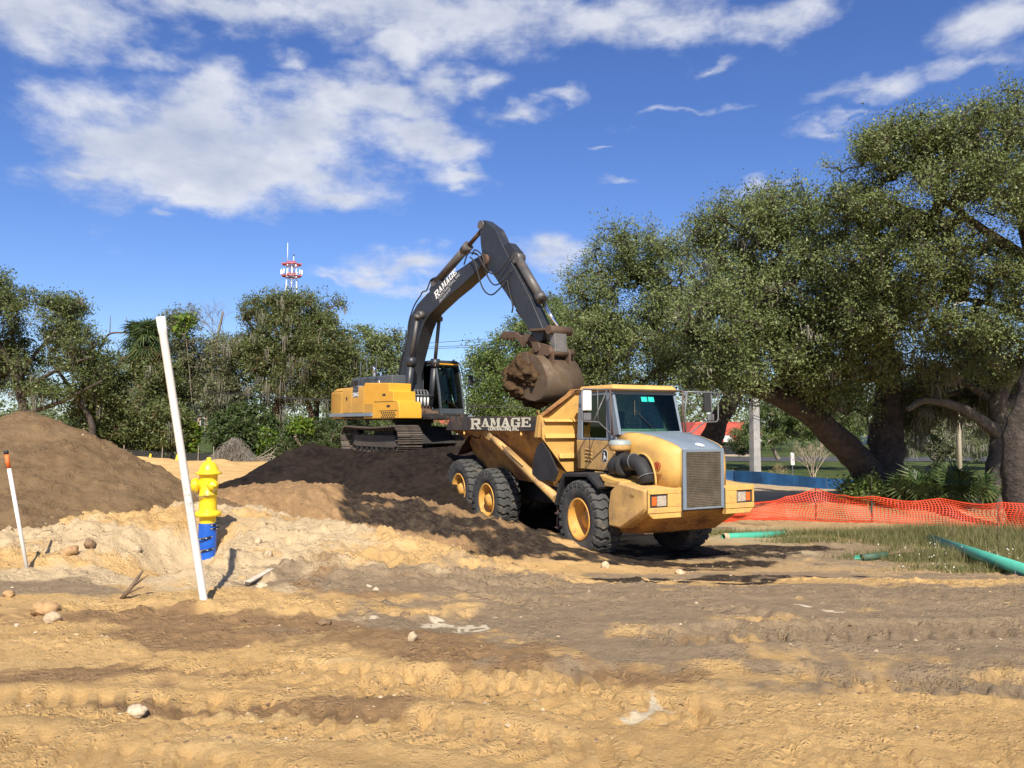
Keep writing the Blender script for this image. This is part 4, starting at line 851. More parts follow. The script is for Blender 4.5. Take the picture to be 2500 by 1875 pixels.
for s in (-1, 1):
    MB().tube([(.90,s*.23,4.40),(.90,s*.42,4.40)], .13, 18).build('boom_pin', BOOMD, exc)
    cy = MB(); cy.tube([(.90,s*.42,4.40),(.86,s*.42,4.28)], .12, 12); cy.tube([(.88,s*.42,4.35),(.60,s*.46,3.0)], .06, 14); cy.build('boom_cylinder_rod', BOOMD, exc)
    cb_ = MB(); cb_.tube([(.61,s*.46,3.05),(.60,s*.46,2.78)], .155, 18); cb_.tube([(.60,s*.46,2.95),(.36,s*.48,1.30)], .125, 18); cb_.tube([(.34,s*.36,1.26),(.34,s*.60,1.26)], .15, 16); cb_.build('boom_cylinder', BOOM, exc)
# arm (stick)
ap = [(3.80,6.62),(3.78,6.78),(3.88,6.88),(4.00,6.88),(4.53,6.52),(4.87,5.97),(5.10,5.64),(5.39,5.22),(5.96,4.44),(6.47,3.60),(6.60,3.35),(6.52,3.12),(6.30,3.10),(6.12,3.32),(5.39,4.15),(4.95,4.64),(4.38,5.25),(4.16,5.45),(4.02,5.62),(3.90,5.90),(3.84,6.2)]
MB().prism(ap, 'y', -.17, .17).build('arm', BOOM, exc, .02)
MB().prism([(4.85,5.98),(5.10,6.02),(5.42,5.72),(5.50,5.48),(5.30,5.35)], 'y', -.13, .13).build('arm_bracket', BOOM, exc, .01)
MB().tube([(4.08,-.26,5.68),(4.08,.26,5.68)], .17, 22).build('arm_pivot', RUSTM, exc)
MB().tube([(3.86,-.20,6.76),(3.86,.20,6.76)], .13, 18).build('arm_eye', BOOMD, exc)
cy = MB(); cy.tube([(1.36,0,5.44),(3.02,0,6.31)], .13, 20); cy.tube([(2.80,0,6.195),(3.05,0,6.325)], .155, 20); cy.tube([(1.3,-.12,5.41),(1.3,.12,5.41)], .13, 14); cy.build('arm_cylinder', BOOMD, exc)
MB().tube([(3.0,0,6.30),(3.80,0,6.73)], .065, 16).build('arm_cylinder_rod', RUSTM, exc)
cy = MB(); cy.tube([(5.36,-.14,5.55),(5.36,.14,5.55)], .15, 16); cy.tube([(5.36,0,5.52),(6.30,0,4.30)], .13, 20); cy.tube([(6.22,0,4.41),(6.34,0,4.25)], .155, 18); cy.build('bucket_cylinder', BOOMD, exc)
MB().tube([(6.30,0,4.30),(6.95,0,3.44)], .055, 14).build('bucket_cylinder_rod', CHROME, exc)
lt = MB()
for s in (-1, 1): lt.bar((6.15,s*.24,3.42),(6.98,s*.24,3.38), .07, .18, up=(0,1,0))
lt.build('link_bar', RUSTM, exc, .015, kind=None)
MB().tube([(6.98,-.36,3.36),(6.98,.42,3.36)], .12, 18).build('link_pin', RUSTM, exc)
lk = MB(); lk.hexa([(6.90,-.22,2.78),(7.10,-.22,2.78),(7.10,.22,2.78),(6.90,.22,2.78),(6.88,-.22,3.34),(7.06,-.22,3.34),(7.06,.22,3.34),(6.88,.22,3.34)]); lk.build('bucket_link', mat('pale worn link', (.17,.165,.155), .55, .3, var=.2, dirt=(.13,.09,.06), damt=.3, dscale=4), exc, .02)
MB().tube([(6.98,-.42,2.78),(6.98,.50,2.78)], .11, 16).build('link_pin', RUSTM, exc); MB().tube([(6.52,-.38,2.92),(6.52,.38,2.92)], .12, 16).build('bucket_pin', RUSTM, exc)
# hoses
for pts_ in ([(.02,-.2,3.2),(.06,-.25,4.1),(.30,-.22,4.68),(.55,-.2,4.95),(.62,-.15,5.05)], [(.62,-.15,5.05),(.75,-.15,5.18),(.95,-.12,5.22),(1.2,-.14,5.50),(1.5,-.15,5.55)], [(3.0,-.15,5.72),(3.25,-.2,6.0),(3.5,-.2,5.98),(3.7,-.2,5.9)],
             [(3.55,-.26,5.92),(3.75,-.3,6.02),(4.1,-.3,5.78),(4.25,-.3,5.30),(4.6,-.3,4.88),(5.0,-.3,4.90),(5.32,-.22,5.20)], [(3.6,-.28,5.95),(3.9,-.32,5.85),(4.3,-.32,5.35),(4.8,-.32,5.16),(5.3,-.26,5.55),(5.42,-.2,5.7)], [(3.5,-.3,5.85),(3.8,-.34,5.6),(4.15,-.34,4.85),(4.55,-.34,4.58),(4.9,-.3,4.72),(5.1,-.22,4.95)], [(-.62,-.26,2.2),(-.36,-.26,3.0),(-.16,-.26,3.4),(-.02,-.26,4.0)], [(-.58,-.12,2.4),(-.40,-.10,3.1),(-.22,-.10,3.5),(0.0,-.10,4.2),(.4,-.1,4.75),(1.0,-.1,5.1)], [(5.1,-.2,4.95),(5.2,-.2,4.6),(5.35,-.2,4.2),(5.3,-.19,4.0)]):
    # smooth through a Catmull-Rom pass
    p = [Vector(q) for q in pts_]; out = []
    for i in range(len(p) - 1):
        a, b_, c_, e_ = p[max(i-1, 0)], p[i], p[i+1], p[min(i+2, len(p)-1)]
        for t in (0, .25, .5, .75): out.append(.5 * ((2*b_) + (c_-a)*t + (2*a-5*b_+4*c_-e_)*t*t + (-a+3*b_-3*c_+e_)*t**3))
    out.append(p[-1]); MB().tube(out, .022, 6).build('hose', BLK, exc)
# boom lettering
e1 = Vector((2.28-1.13, 0, 4.82-4.32+.12)).normalized(); e2 = Vector((0, -1, 0)).cross(e1) * -1
e2 = Vector((-e1.z, 0, e1.x))
place_text('boom_lettering', slab_mesh('RAMAGE', .20, 1.30), WHITE, exc, frame((1.62,-.2325,4.87), e1, e2))
place_text('boom_lettering', text_mesh('CONTRACTING, INC.', .135, .001, bold=.002), mat('dull white print', (.42,.42,.40), .6), exc, frame((1.78,-.2325,4.80), e1, e2))
place_text('boom_lettering', text_mesh('352-555-0147', .12, .001, bold=.002), MATS['dull white print'], exc, frame((1.84,-.2325,4.69), e1, e2))
# bucket
bp = [(6.42,2.96),(6.66,3.02),(6.98,2.90),(7.12,2.72),(7.08,2.45),(7.24,2.12),(7.27,1.90),(7.20,1.68),(7.02,1.54),(6.78,1.49),(6.52,1.53),(6.32,1.66)]
inn = [(6.38,1.70),(6.55,1.58),(6.78,1.54),(6.99,1.585),(7.15,1.71),(7.22,1.90),(7.19,2.10),(7.02,2.43),(6.9,2.60),(6.5,2.62)]
bk = MB(); shell = [(6.50,2.66),(6.85,2.66),(7.06,2.45),(7.24,2.12),(7.27,1.90),(7.20,1.68),(7.02,1.54),(6.78,1.49),(6.52,1.53),(6.20,1.66)]
bk.grid([[(x, y, z) for x, z in shell] for y in (-.65, 0, .65)]); bucket = bk.build('bucket', BUCK, exc, solid=.035)
for s in (-1, 1):
    MB().prism([(6.42,2.72),(6.50,2.70),(6.85,2.67),(7.06,2.45),(7.24,2.12),(7.27,1.90),(7.20,1.68),(7.02,1.54),(6.78,1.49),(6.52,1.53),(6.20,1.66),(6.18,1.80),(6.30,2.1)], 'y', *sorted((s*.62, s*.66))).build('bucket_side', BUCK, bucket, .008)
    MB().prism([(6.36,2.95),(6.52,3.06),(6.70,3.02),(7.0,2.93),(7.12,2.78),(7.10,2.35),(6.98,2.5),(6.62,2.60),(6.38,2.62)], 'y', *sorted((s*.27, s*.33))).build('bucket_ear', RUSTM, bucket, .01)
    MB().prism([(6.28,2.80),(6.50,2.78),(6.62,2.3),(6.42,1.9),(6.22,1.72),(6.12,1.80),(6.22,2.1)], 'y', *sorted((s*.66, s*.69))).build('side_cutter', BUCK, bucket, .008)
for k in range(5):
    y = -.58 + k * .29; MB().hexa([(6.25,y-.06,1.64),(6.25,y+.06,1.64),(6.30,y+.06,1.58),(6.30,y-.06,1.58),(6.0,y-.035,1.72),(6.0,y+.035,1.72),(5.99,y+.035,1.70),(5.99,y-.035,1.70)]).build('tooth', BUCK, bucket)
# thumb
tp = [(6.45,2.86),(6.40,3.08),(6.22,3.20),(6.05,3.33),(5.80,3.38),(5.68,3.30),(5.45,3.44),(5.15,3.50),(4.92,3.52),(4.76,3.44),(4.74,3.30),(4.82,3.36),(4.86,3.26),(4.92,3.34),(4.97,3.25),(5.03,3.34),(5.12,3.30),(5.36,3.30),(5.55,3.18),(5.66,3.05),(5.78,3.0),(5.84,3.12),(5.96,3.16),(6.08,3.08),(6.14,2.90),(6.24,2.80)]
th = MB()
for s in (-1, 1): th.prism(tp, 'y', *sorted((s*.10, s*.16)))
th.prism([(5.68,3.30),(5.15,3.46),(5.15,3.36),(5.64,3.2)], 'y', -.10, .10); th.prism([(6.22,3.18),(5.85,3.34),(5.85,3.26),(6.2,3.08)], 'y', -.10, .10); th.build('thumb', RUSTM, exc, .012)
MB().tube([(6.33,-.24,2.95),(6.33,.24,2.95)], .09, 14).build('thumb_pin', RUSTM, exc)
MB().tube([(5.28,-.0,4.1),(5.75,0,3.66),(6.05,0,3.30)], .035, 8).build('thumb_cylinder', BOOMD, exc)
# clod of soil held by the bucket
lat, lon = 70, 110; rows = []
for i in range(lat + 1):
    a = math.pi * i / lat; row = []
    for j in range(lon):
        b_ = 2 * math.pi * j / lon; dx, dy, dz = math.sin(a)*math.cos(b_), math.sin(a)*math.sin(b_), math.cos(a)
        row.append((dx, dy, dz))
    rows.append(row)
A_ = np.array(rows).reshape(-1, 3)
nz_ = fbm(A_[:,0]*1.1 + A_[:,2]*.9, A_[:,1]*1.1 - A_[:,2]*.7, 1.4, 5, 301, .6); nz2 = fbm(A_[:,0] - A_[:,2]*.8, A_[:,1] + A_[:,2]*.6, 6, 3, 305, .6)
nz3 = np.maximum(0, fbm(A_[:,0]*1.3 + A_[:,2], A_[:,1]*1.3 - A_[:,2], 5, 4, 309, .65)); rad = 1 + .38 * nz_ + .14 * nz2 + .22 * nz3
V = np.stack([6.16 + A_[:,0] * rad * .78, -.18 + A_[:,1] * rad * .68, 2.12 + A_[:,2] * rad * .64], 1)
V[:,0] = np.minimum(V[:,0], 7.15); V[:,2] = np.where(V[:,0] > 6.5, np.maximum(V[:,2], 1.56), V[:,2])
i = np.arange(lat)[:, None]; j = np.arange(lon)[None, :]; j2 = (j + 1) % lon
Fc = np.stack([i*lon+j, (i+1)*lon+j, (i+1)*lon+j2, i*lon+j2], -1).reshape(-1, 4)
so_ = link('soil_clump', npmesh('soil_clump', V, Fc, True), soil_mat('clump soil', (.05,.03,.017), (.12,.075,.038)))
so_.location = XO; so_.rotation_euler = (0, 0, XR); tag(so_, 'rough clump of brown soil bulging out of the excavator bucket', 'soil')
# ------------------------------------------------------------------ operator
SKIN = mat('skin', (.32, .17, .11), .6, var=.08); ORANGE = mat('orange work shirt', (.62, .15, .035), .8, var=.15); OLIVE = mat('khaki trousers', (.24, .21, .11), .85, var=.2); HAIR = mat('dark cap', (.02, .02, .025), .8); BOOT = mat('tan boots', (.17, .11, .06), .8)
def skinned(name, J, E_, m, parent, sub=2):
    me = bpy.data.meshes.new(name); me.from_pydata([j[:3] for j in J], E_, []); o = link(name, me, m, parent)
    md = o.modifiers.new('Skin', 'SKIN'); md.use_smooth_shade = True
    for k, j in enumerate(J): me.skin_vertices[0].data[k].radius = (j[3], j[3] if len(j) < 5 else j[4])
    me.skin_vertices[0].data[0].use_root = True
    if sub: s_ = o.modifiers.new('Subdivision', 'SUBSURF'); s_.levels = sub; s_.render_levels = sub
    return o
op = empty('person', XO + Matrix.Rotation(XR, 3, 'Z') @ Vector((-.62, 0, -.02)), XR, 'seated operator in an orange shirt and khaki trousers inside the excavator cab', 'person')
py_ = .90
J = [(.42,py_,1.90,.15,.17),(.38,py_,2.10,.13,.16),(.36,py_,2.32,.13,.18),(.38,py_,2.44,.055),(.40,py_,2.52,.06),(.42,py_,2.62,.105),(.42,py_,2.70,.085),
     (.36,py_-.20,2.36,.06),(.52,py_-.26,2.12,.045),(.78,py_-.27,2.06,.035),(.90,py_-.28,2.07,.03),
     (.36,py_+.20,2.36,.06),(.52,py_+.26,2.12,.045),(.78,py_+.27,2.06,.035),(.90,py_+.28,2.07,.03),
     (.50,py_-.10,1.86,.09),(.92,py_-.14,1.88,.075),(1.08,py_-.14,1.50,.05),(1.12,py_-.14,1.36,.04),(1.26,py_-.14,1.33,.035),
     (.50,py_+.10,1.86,.09),(.92,py_+.14,1.88,.075),(1.08,py_+.14,1.50,.05),(1.12,py_+.14,1.36,.04),(1.26,py_+.14,1.33,.035)]
E_ = [(0,1),(1,2),(2,3),(3,4),(4,5),(5,6),(2,7),(7,8),(8,9),(9,10),(2,11),(11,12),(12,13),(13,14),(0,15),(15,16),(16,17),(17,18),(18,19),(0,20),(20,21),(21,22),(22,23),(23,24)]
skinned('body', J, E_, SKIN, op)
g_ = lambda idx, k: [tuple(J[i][:3]) + tuple(r * k for r in J[i][3:]) for i in idx]
skinned('shirt', g_([0,1,2,3,7,8,11,12], 1.14), [(0,1),(1,2),(2,3),(2,4),(4,5),(2,6),(6,7)], ORANGE, op)
skinned('trousers', g_([0,15,16,17,18,20,21,22,23], 1.14), [(0,1),(1,2),(2,3),(3,4),(0,5),(5,6),(6,7),(7,8)], OLIVE, op)
for s in (-.14, .14): skinned('boot', [(1.10,py_+s,1.40,.055),(1.14,py_+s,1.335,.055),(1.30,py_+s,1.325,.045)], [(0,1),(1,2)], BOOT, op, 1)
MB().lathe([(.118,.0),(.118,.05),(.10,.10),(.05,.13),(0,.135)], 'z', c=(.42,py_,2.66), n=20).build('cap', HAIR, op); MB().box(.50,.60,py_-.07,py_+.07,2.665,2.68).build('cap_peak', HAIR, op, .005)
MB().lathe([(0,-.03),(.02,-.02),(.022,0),(0,.01)], 'x', c=(.535,py_,2.60), n=8).build('nose', SKIN, op)
for s in (-.035, .035): MB().lathe([(0,0),(.012,.004),(0,.01)], 'x', c=(.518,py_+s,2.625), n=8).build('eye', BLK, op)
for s in (-1, 1):
    for k in range(4): MB().tube([(.90,py_+s*.28+(k-1.5)*.018,2.085),(.95,py_+s*.28+(k-1.5)*.017,2.08-.004*abs(k-1)),(.965,py_+s*.28+(k-1.5)*.016,2.05)], .009, 5).build('finger', SKIN, op)
    MB().tube([(.89,py_+s*.25,2.07),(.93,py_+s*.245,2.05)], .01, 5).build('thumb', SKIN, op)
# ------------------------------------------------------------------ pipe, stake, hydrant
def rot_to(o, a, b):
    o.location = a; o.rotation_mode = 'QUATERNION'; o.rotation_quaternion = (Vector(b) - Vector(a)).to_track_quat('Z', 'Y')
PVC = mat('white PVC', (.68, .66, .61), .35, var=.03, dirt=(.5,.42,.30), damt=-.25, dscale=6)
MARK = mat('black marker', (.02,.02,.02), .7)
a = P(500, 1482, 7.42); b = P(392, 774, 7.25); ln = (b - a).length
pp = empty('pvc_pipe', a, 0, 'tall white plastic pipe with a flared top leaning left in front of the hydrant', 'pipe'); rot_to(pp, a, b)
MB().lathe([(.036,-.25),(.036,ln-.16),(.040,ln-.145),(.042,ln),(.037,ln),(.034,ln-.2)], 'z', n=28).build('shaft', PVC, pp)
inv = pp.matrix_basis.to_quaternion().inverted(); toc = inv @ (Vector((0, 0, 1.65)) - (a + b) / 2); ang = math.atan2(toc.y, toc.x)
def scribble(cz, pts_, off=0):
    out = []
    for u, v in pts_:
        t = ang + u / .036; out.append((.0368*math.cos(t), .0368*math.sin(t), cz + v))
    MB().tube(out, .0016, 4).build('marker_writing', MARK, pp)
z0 = ln * .385
scribble(z0+.03, [(-.022,.03),(-.010,.045),(-.006,.02),(.004,.045)]); scribble(z0, [(-.03,.0),(-.02,.018),(-.012,.0),(-.004,.02),(.004,.002),(.012,.016),(.018,.004)])
scribble(z0-.09, [(-.012,.03),(-.012,-.02)]); scribble(z0-.09, [(-.012,.03),(.004,.034)]); scribble(z0-.09, [(-.012,.008),(.0,.01)]); scribble(z0-.09, [(.012,.03),(.012,-.02)]); scribble(z0-.09, [(.006,.014),(.02,.016)])
scribble(z0-.17, [(-.026,.0),(-.01,-.004),(.006,.004)]); scribble(z0-.25, [(-.008,.03),(-.002,-.01),(.008,.03)])
a = P(70, 1412, 8.95); b = P(14, 1100, 8.75); ln = (b - a).length
sk = empty('marker_stake', a, 0, 'thin white stake with an orange painted tip beside the brown dirt heap', 'stake'); rot_to(sk, a, b)
MB().tube([(0,0,-.2),(0,0,ln-.20)], .0205, 14).build('shaft', PVC, sk); MB().tube([(0,0,ln-.20),(0,0,ln-.04)], .0215, 14).build('orange_band', mat('orange marking paint', (.75,.16,.03), .6, var=.25, dirt=(.8,.6,.5), damt=.1, dscale=20), sk)
MB().tube([(0,0,ln-.04),(0,0,ln)], .024, 12).build('black_tip', BLK, sk)
HY = mat('hydrant yellow', (.76, .53, .016), .38, var=.06, dirt=(.50,.36,.13), damt=-.02, dscale=5, spec=.5, coat=.1); BLUE = mat('blue plastic wrap', (.010, .11, .55), .4, var=.25, dirt=(.25,.25,.25), damt=-.08, dscale=7, bump=.5, bscale=9)
hz = P(505, 1372, 10.7); hyd = empty('fire_hydrant', hz, R(0), 'yellow fire hydrant with a blue wrapped lower barrel behind the leaning white pipe', 'fire hydrant')
S = 1.405 / 1.405
hyd.rotation_euler = (0, 0, R(14))
MB().lathe([(.095,-.12),(.098,0),(.115,.06),(.118,.30),(.116,.50),(.112,.52)], 'z', n=32).build('blue_wrap', BLUE, hyd)
tape = mat('black tape', (.012,.012,.014), .5)
for z, t in ((.02, .012), (.185, .028), (.345, .028), (.45, .022), (.50, .024)):
    tb = MB().lathe([(.1235 if z > .05 else .112, z-t/2),(.1235 if z > .05 else .112, z+t/2)], 'z', n=32).build('tape_band', tape, hyd, solid=.003); tb.rotation_euler = (R(5 if z < .4 else -2), R(-6 if z < .4 else 3), 0)
    for k in range(0, 10):
        an = k * math.pi / 5; MB().hexa([(.1265*math.cos(an+q)*w, .1265*math.sin(an+q)*w, z+d_) for w, q, d_ in ((1,-.09,-.003),(1,.09,-.003),(1.006,.09,-.003),(1.006,-.09,-.003),(1,-.09,.003),(1,.09,.003),(1.006,.09,.003),(1.006,-.09,.003))]).build('tape_print', WHITE, tb)
MB().lathe([(.105,.52),(.105,.60),(.112,.61),(.165,.615),(.172,.63),(.172,.655),(.160,.67),(.118,.69),(.115,.70)], 'z', n=40).build('base_flange', HY, hyd)
for k in range(8):
    an = R(22 + 45 * k); MB().tube([(.147*math.cos(an), .147*math.sin(an), .605), (.147*math.cos(an), .147*math.sin(an), .68)], .014, 6).build('flange_bolt', HY, hyd)
MB().lathe([(.115,.70),(.113,.80),(.113,.88),(.122,.885),(.122,.905),(.113,.91),(.114,1.02),(.116,1.14),(.122,1.16),(.122,1.17)], 'z', n=36).build('barrel', HY, hyd)
MB().lathe([(.122,1.17),(.165,1.172),(.172,1.185),(.168,1.20),(.13,1.215),(.118,1.26),(.095,1.31),(.06,1.345),(.03,1.355),(.028,1.395),(.018,1.40),(0,1.40)], 'z', n=36).build('bonnet', HY, hyd)
for dx, dy, r_n, ext in ((-1, -.15, .078, .215), (.62, -.9, .060, .17)):
    d = Vector((dx, dy, 0)).normalized(); q = d.to_track_quat('Z', 'Y'); cap = MB()
    cap.lathe([(r_n*.9,.05),(r_n*.9,ext-.09),(r_n*1.15,ext-.085),(r_n*1.18,ext-.03),(r_n*.95,ext),(r_n*.3,ext+.005),(r_n*.28,ext+.035),(0,ext+.035)], 'z', n=24)
    for k in range(8): an = k*math.pi/4; cap.tube([(r_n*1.15*math.cos(an), r_n*1.15*math.sin(an), ext-.08),(r_n*1.1*math.cos(an), r_n*1.1*math.sin(an), ext-.03)], .009, 5)
    o = cap.build('nozzle_cap', HY, hyd); o.rotation_mode = 'QUATERNION'; o.rotation_quaternion = q; o.location = (0, 0, 1.03)
CHN = mat('chain steel', (.45,.40,.22), .4, .5)
def chain(p0, p1, sag, n_):
    p0, p1 = Vector(p0), Vector(p1); mb = MB()
    for k in range(n_):
        t = (k + .5) / n_; c_ = p0.lerp(p1, t) - Vector((0, 0, sag * 4 * t * (1 - t))); dn = (p1 - p0).normalized(); rr = .009
        w = Vector((0, 0, 1)) if k % 2 else Vector((0, -1, 0)); mb.tube([c_ - dn*.012 + w*rr, c_ + dn*.012 + w*rr, c_ + dn*.012 - w*rr, c_ - dn*.012 - w*rr, c_ - dn*.012 + w*rr], .003, 4, cap=False)
    return mb.build('chain', CHN, hyd, kind='stuff')
chain((.11,-.15,1.0), (-.04,-.125,.90), .05, 12); chain((-.04,-.125,.90), (-.17,-.10,.98), .06, 10); chain((-.17,-.12,.95), (-.19,-.10,.85), .0, 6)
# ------------------------------------------------------------------ loose stones, clods, wood, branch
def rock(px, py, d, sx_, sy_, sz_, m, label, seed, rz=0, cat='stone'):
    rows = []; rg = random.Random(seed)
    la, lo = 14, 20; a_ = np.array([[(math.sin(math.pi*i/la)*math.cos(2*math.pi*j/lo), math.sin(math.pi*i/la)*math.sin(2*math.pi*j/lo), math.cos(math.pi*i/la)) for j in range(lo)] for i in range(la+1)]).reshape(-1, 3)
    k = 1 + .25*(np.abs(fbm(a_[:,0]*1.3, a_[:,1]*1.3+a_[:,2], 2.2, 3, seed+1, .6))) + .5*fbm(a_[:,0]+a_[:,2]*.6, a_[:,1]-a_[:,2]*.5, 1.5, 4, seed, .6); V = a_ * k[:, None] * np.array([sx_, sy_, sz_])
    i = np.arange(la)[:, None]; j = np.arange(lo)[None, :]; j2 = (j+1) % lo
    o = link('rock' if cat == 'stone' else cat.replace(' ', '_'), npmesh('rock', V, np.stack([i*lo+j, (i+1)*lo+j, (i+1)*lo+j2, i*lo+j2], -1).reshape(-1, 4), True), m)
    x, y = P(px, py, d).x, d; o.location = (x, y, zat(x, y) + sz_ * .35); o.rotation_euler = (0, 0, R(rz)); tag(o, label, cat); return o
RK = mat('pale limestone', (.50, .38, .24), .9, var=.3, vscale=12, bump=.6, bscale=40); RKW = mat('white limestone', (.54,.43,.29), .9, var=.25, vscale=20, bump=.5, bscale=50)
CLAY = mat('hard yellow clay', (.44,.27,.125), .95, var=.25, vscale=9, bump=.8, bscale=22); CLAYD = mat('brown clod', (.22,.14,.075), .95, var=.3, vscale=12, bump=.7, bscale=30)
def dfor(px, py): return gpt(px, py)[1]
for i, (px, py, w, h_, m, lb, ct) in enumerate([
  (335,1722,46,26,RKW,'pale rough stone lying alone in the near left tyre tracks','stone'),
  (108,1490,62,30,CLAY,'large rounded lump of yellow clay at the near left, topmost of the pair','clay lump'),
  (128,1512,36,24,RK,'pale stone against the underside of the large clay lump','stone'),
  (42,1518,16,8,RKW,'small white stone left of the large clay lump','stone'),
  (22,1450,28,16,CLAY,'small clay lump at the left edge above the large one','clay lump'),
  (790,1513,34,16,CLAYD,'dark flat clod on the brown berm right of the white pipe','clod'),
  (1007,1552,24,24,RK,'upright pale stone at the right end of the brown berm','stone'),
  (656,1352,20,18,RK,'pale stone on the sand bank right of the hydrant shadow','stone'),
  (632,1316,22,16,RK,'slanted pale stone highest on the sand bank right of the hydrant','stone'),
  (683,1352,20,14,CLAY,'yellowish stone right beside the pale one on the sand bank','stone'),
  (590,1407,22,10,CLAY,'small orange clay chip on the flat sand right of the pipe shadow','clay lump'),
  (640,1430,28,14,RKW,'flat whitish stone on the smooth sand below the plank','stone'),
  (900,1430,20,10,RKW,'left stone of the pale pair on the sandy ridge','stone'),(918,1437,20,10,RKW,'right stone of the pale pair on the sandy ridge','stone'),
  (1478,1383,20,20,RK,'upright stone on the dark ground before the front wheel','stone'),
  (1660,1398,22,14,RK,'low pale stone in front of the truck bumper','stone'),
  (335,1353,20,14,RK,'small stone in the middle of the light sand bank left of the hydrant','stone'),
  (175,1345,40,22,CLAY,'broken clay slab on the left end of the sand bank','clay lump'),
  (218,1338,30,22,CLAYD,'grey clod beside the broken clay slab on the sand bank','clod'),
  (722,1253,16,12,CLAYD,'small clod on the upper brown berm','clod'),
  (380,1262,26,18,CLAYD,'grey clod at the foot of the brown dirt heap left of the hydrant','clod'),
  (990,1496,26,12,CLAYD,'half-buried clod on the berm just above the pale chips','clod')]):
    d = dfor(px, py)
    for _ in range(4):
        zz = zat((px-1250)/F*d, d); d = d*.5 + .5*(1.65-zz)*F/max(40, py-1040)
    w_ = w / F * d / 2; rock(px, py, d, w_, w_ * .75, h_ / F * d / 2 * 1.1, m, lb, 400 + i * 3, rz=i * 37, cat=ct)
def onground(px, py):
    d = dfor(px, py)
    for _ in range(6):
        zz = zat((px-1250)/F*d, d); d = d*.5 + .5*(1.65-zz)*F/max(40, py-1040)
    x = (px-1250)/F*d; return Vector((x, d, zat(x, d)))
WOODP = mat('bleached plank', (.58,.50,.38), .85, var=.2, vscale=14)
a = onground(610, 1425); b = onground(668, 1392); mb = MB().bar((0,0,0), b - a, .07, .02); pk = mb.build('wood_plank', WOODP, None, .004); pk.location = a + Vector((0,0,.03)); tag(pk, 'short bleached plank lying on the flat sand right of the white pipe', 'plank')
mb = MB().bar((0,0,0), (.06,-.03,.0), .010, .03); mb.build('broken_edge', mat('dark wood', (.10,.075,.05), .9), pk).location = (-.01,-.02,0)
BARKD = mat('dead wood', (.17,.115,.07), .9, var=.35, vscale=8, bump=.5, bscale=25)
c_ = onground(310, 1452); br = MB(); br.tube([(0,0,0),(.08,-.02,.09),(.15,0,.20),(.19,.02,.27)], [.022,.02,.017,.010], 7); br.tube([(.10,-.01,.12),(.20,-.03,.19),(.27,-.04,.24)], [.014,.010,.005], 6); br.tube([(.04,-.01,.05),(.14,-.03,.09),(.24,-.05,.13)], [.012,.009,.005], 6); br.tube([(-.06,.03,-.01),(.02,0,.02)], [.01,.014], 6)
bo = br.build('dead_branch', BARKD); bo.location = c_; tag(bo, 'forked dead branch sticking up from the sand left of the white pipe', 'branch')
t1 = onground(553, 1415); t2 = onground(600, 1424); tw = MB().tube([(0,0,.01), (t2-t1)*.5 + Vector((0,0,.03)), t2-t1 + Vector((0,0,.01))], .004, 5).build('twig', BARKD); tw.location = t1; tag(tw, 'thin bent twig on the sand right of the pipe shadow', 'twig')
# ------------------------------------------------------------------ green sewer pipes
GRN = mat('green sewer pipe', (.085, .42, .30), .38, var=.08, dirt=(.22,.27,.2), damt=.02, dscale=4); GIN = mat('pipe inside', (.05,.045,.04), .9)
a = P(2272, 1316, 18.3); b = P(2560, 1412, 12.2); g1 = empty('sewer_pipe', a, 0, 'long turquoise sewer pipe slanting in from the right edge over the weeds', 'pipe'); rot_to(g1, a, b); ln = (b-a).length
MB().lathe([(.098,0),(.108,.0),(.108,ln),(.098,ln),(.098,0)], 'z', n=36).build('pipe_wall', GRN, g1); MB().lathe([(0,.04),(.097,.04)], 'z', n=24).build('pipe_inside', GIN, g1)
for t in (.35,): pass
place_text('pipe_print', text_mesh('6', .12, .001, bold=.006), WHITE, g1, frame((-.112,-.02,ln-.95), (0,0,-1), (0,-1,0)))
a = P(1766, 1311, 18.9); b = P(1916, 1304, 19.6); g2 = empty('broken_pipe', a, 0, 'short dirty green pipe with an open end right of the truck', 'pipe'); rot_to(g2, a, b); ln = (b-a).length
GRN2 = mat('dirty green pipe', (.07,.40,.26), .5, var=.1, dirt=(.20,.16,.11), damt=.2, dscale=5)
MB().lathe([(.075,0),(.088,0),(.088,.12)], 'z', n=24).build('pale_collar', RK, g2); MB().lathe([(.075,.0),(.085,.12),(.085,ln),(.07,ln),(.07,.0)], 'z', n=24).build('pipe_wall', GRN2, g2); MB().lathe([(0,.10),(.074,.10)], 'z', n=20).build('pipe_inside', GIN, g2)
MB().lathe([(.05,0),(.06,0),(.06,.3)], 'z', c=(.06,-.08,.55), n=16).build('branch_stub', GRN2, g2)
a = P(2090, 1363, 15.6); b = P(2165, 1355, 15.9); g3 = empty('pipe_fragment', a, 0, 'cracked dark green pipe fragment half buried in the mud before the weeds', 'pipe'); rot_to(g3, a, b); ln = (b-a).length
MB().lathe([(.06,.15),(.062,ln)], 'z', n=20, a0=.5, a1=5.6).build('pipe_wall', mat('mud caked pipe', (.05,.11,.07), .7, dirt=(.12,.09,.06), damt=.4), g3, solid=.008); MB().lathe([(.055,0),(.06,.2)], 'z', n=10, a0=-.6, a1=.9).build('torn_edge', GRN, g3, solid=.006)
MB().tube([(.0,.0,ln),(.03,.02,ln+.3),(-.01,.0,ln+.9)], [.03,.025,.02], 8).build('mud_rope', CLAYD, g3)
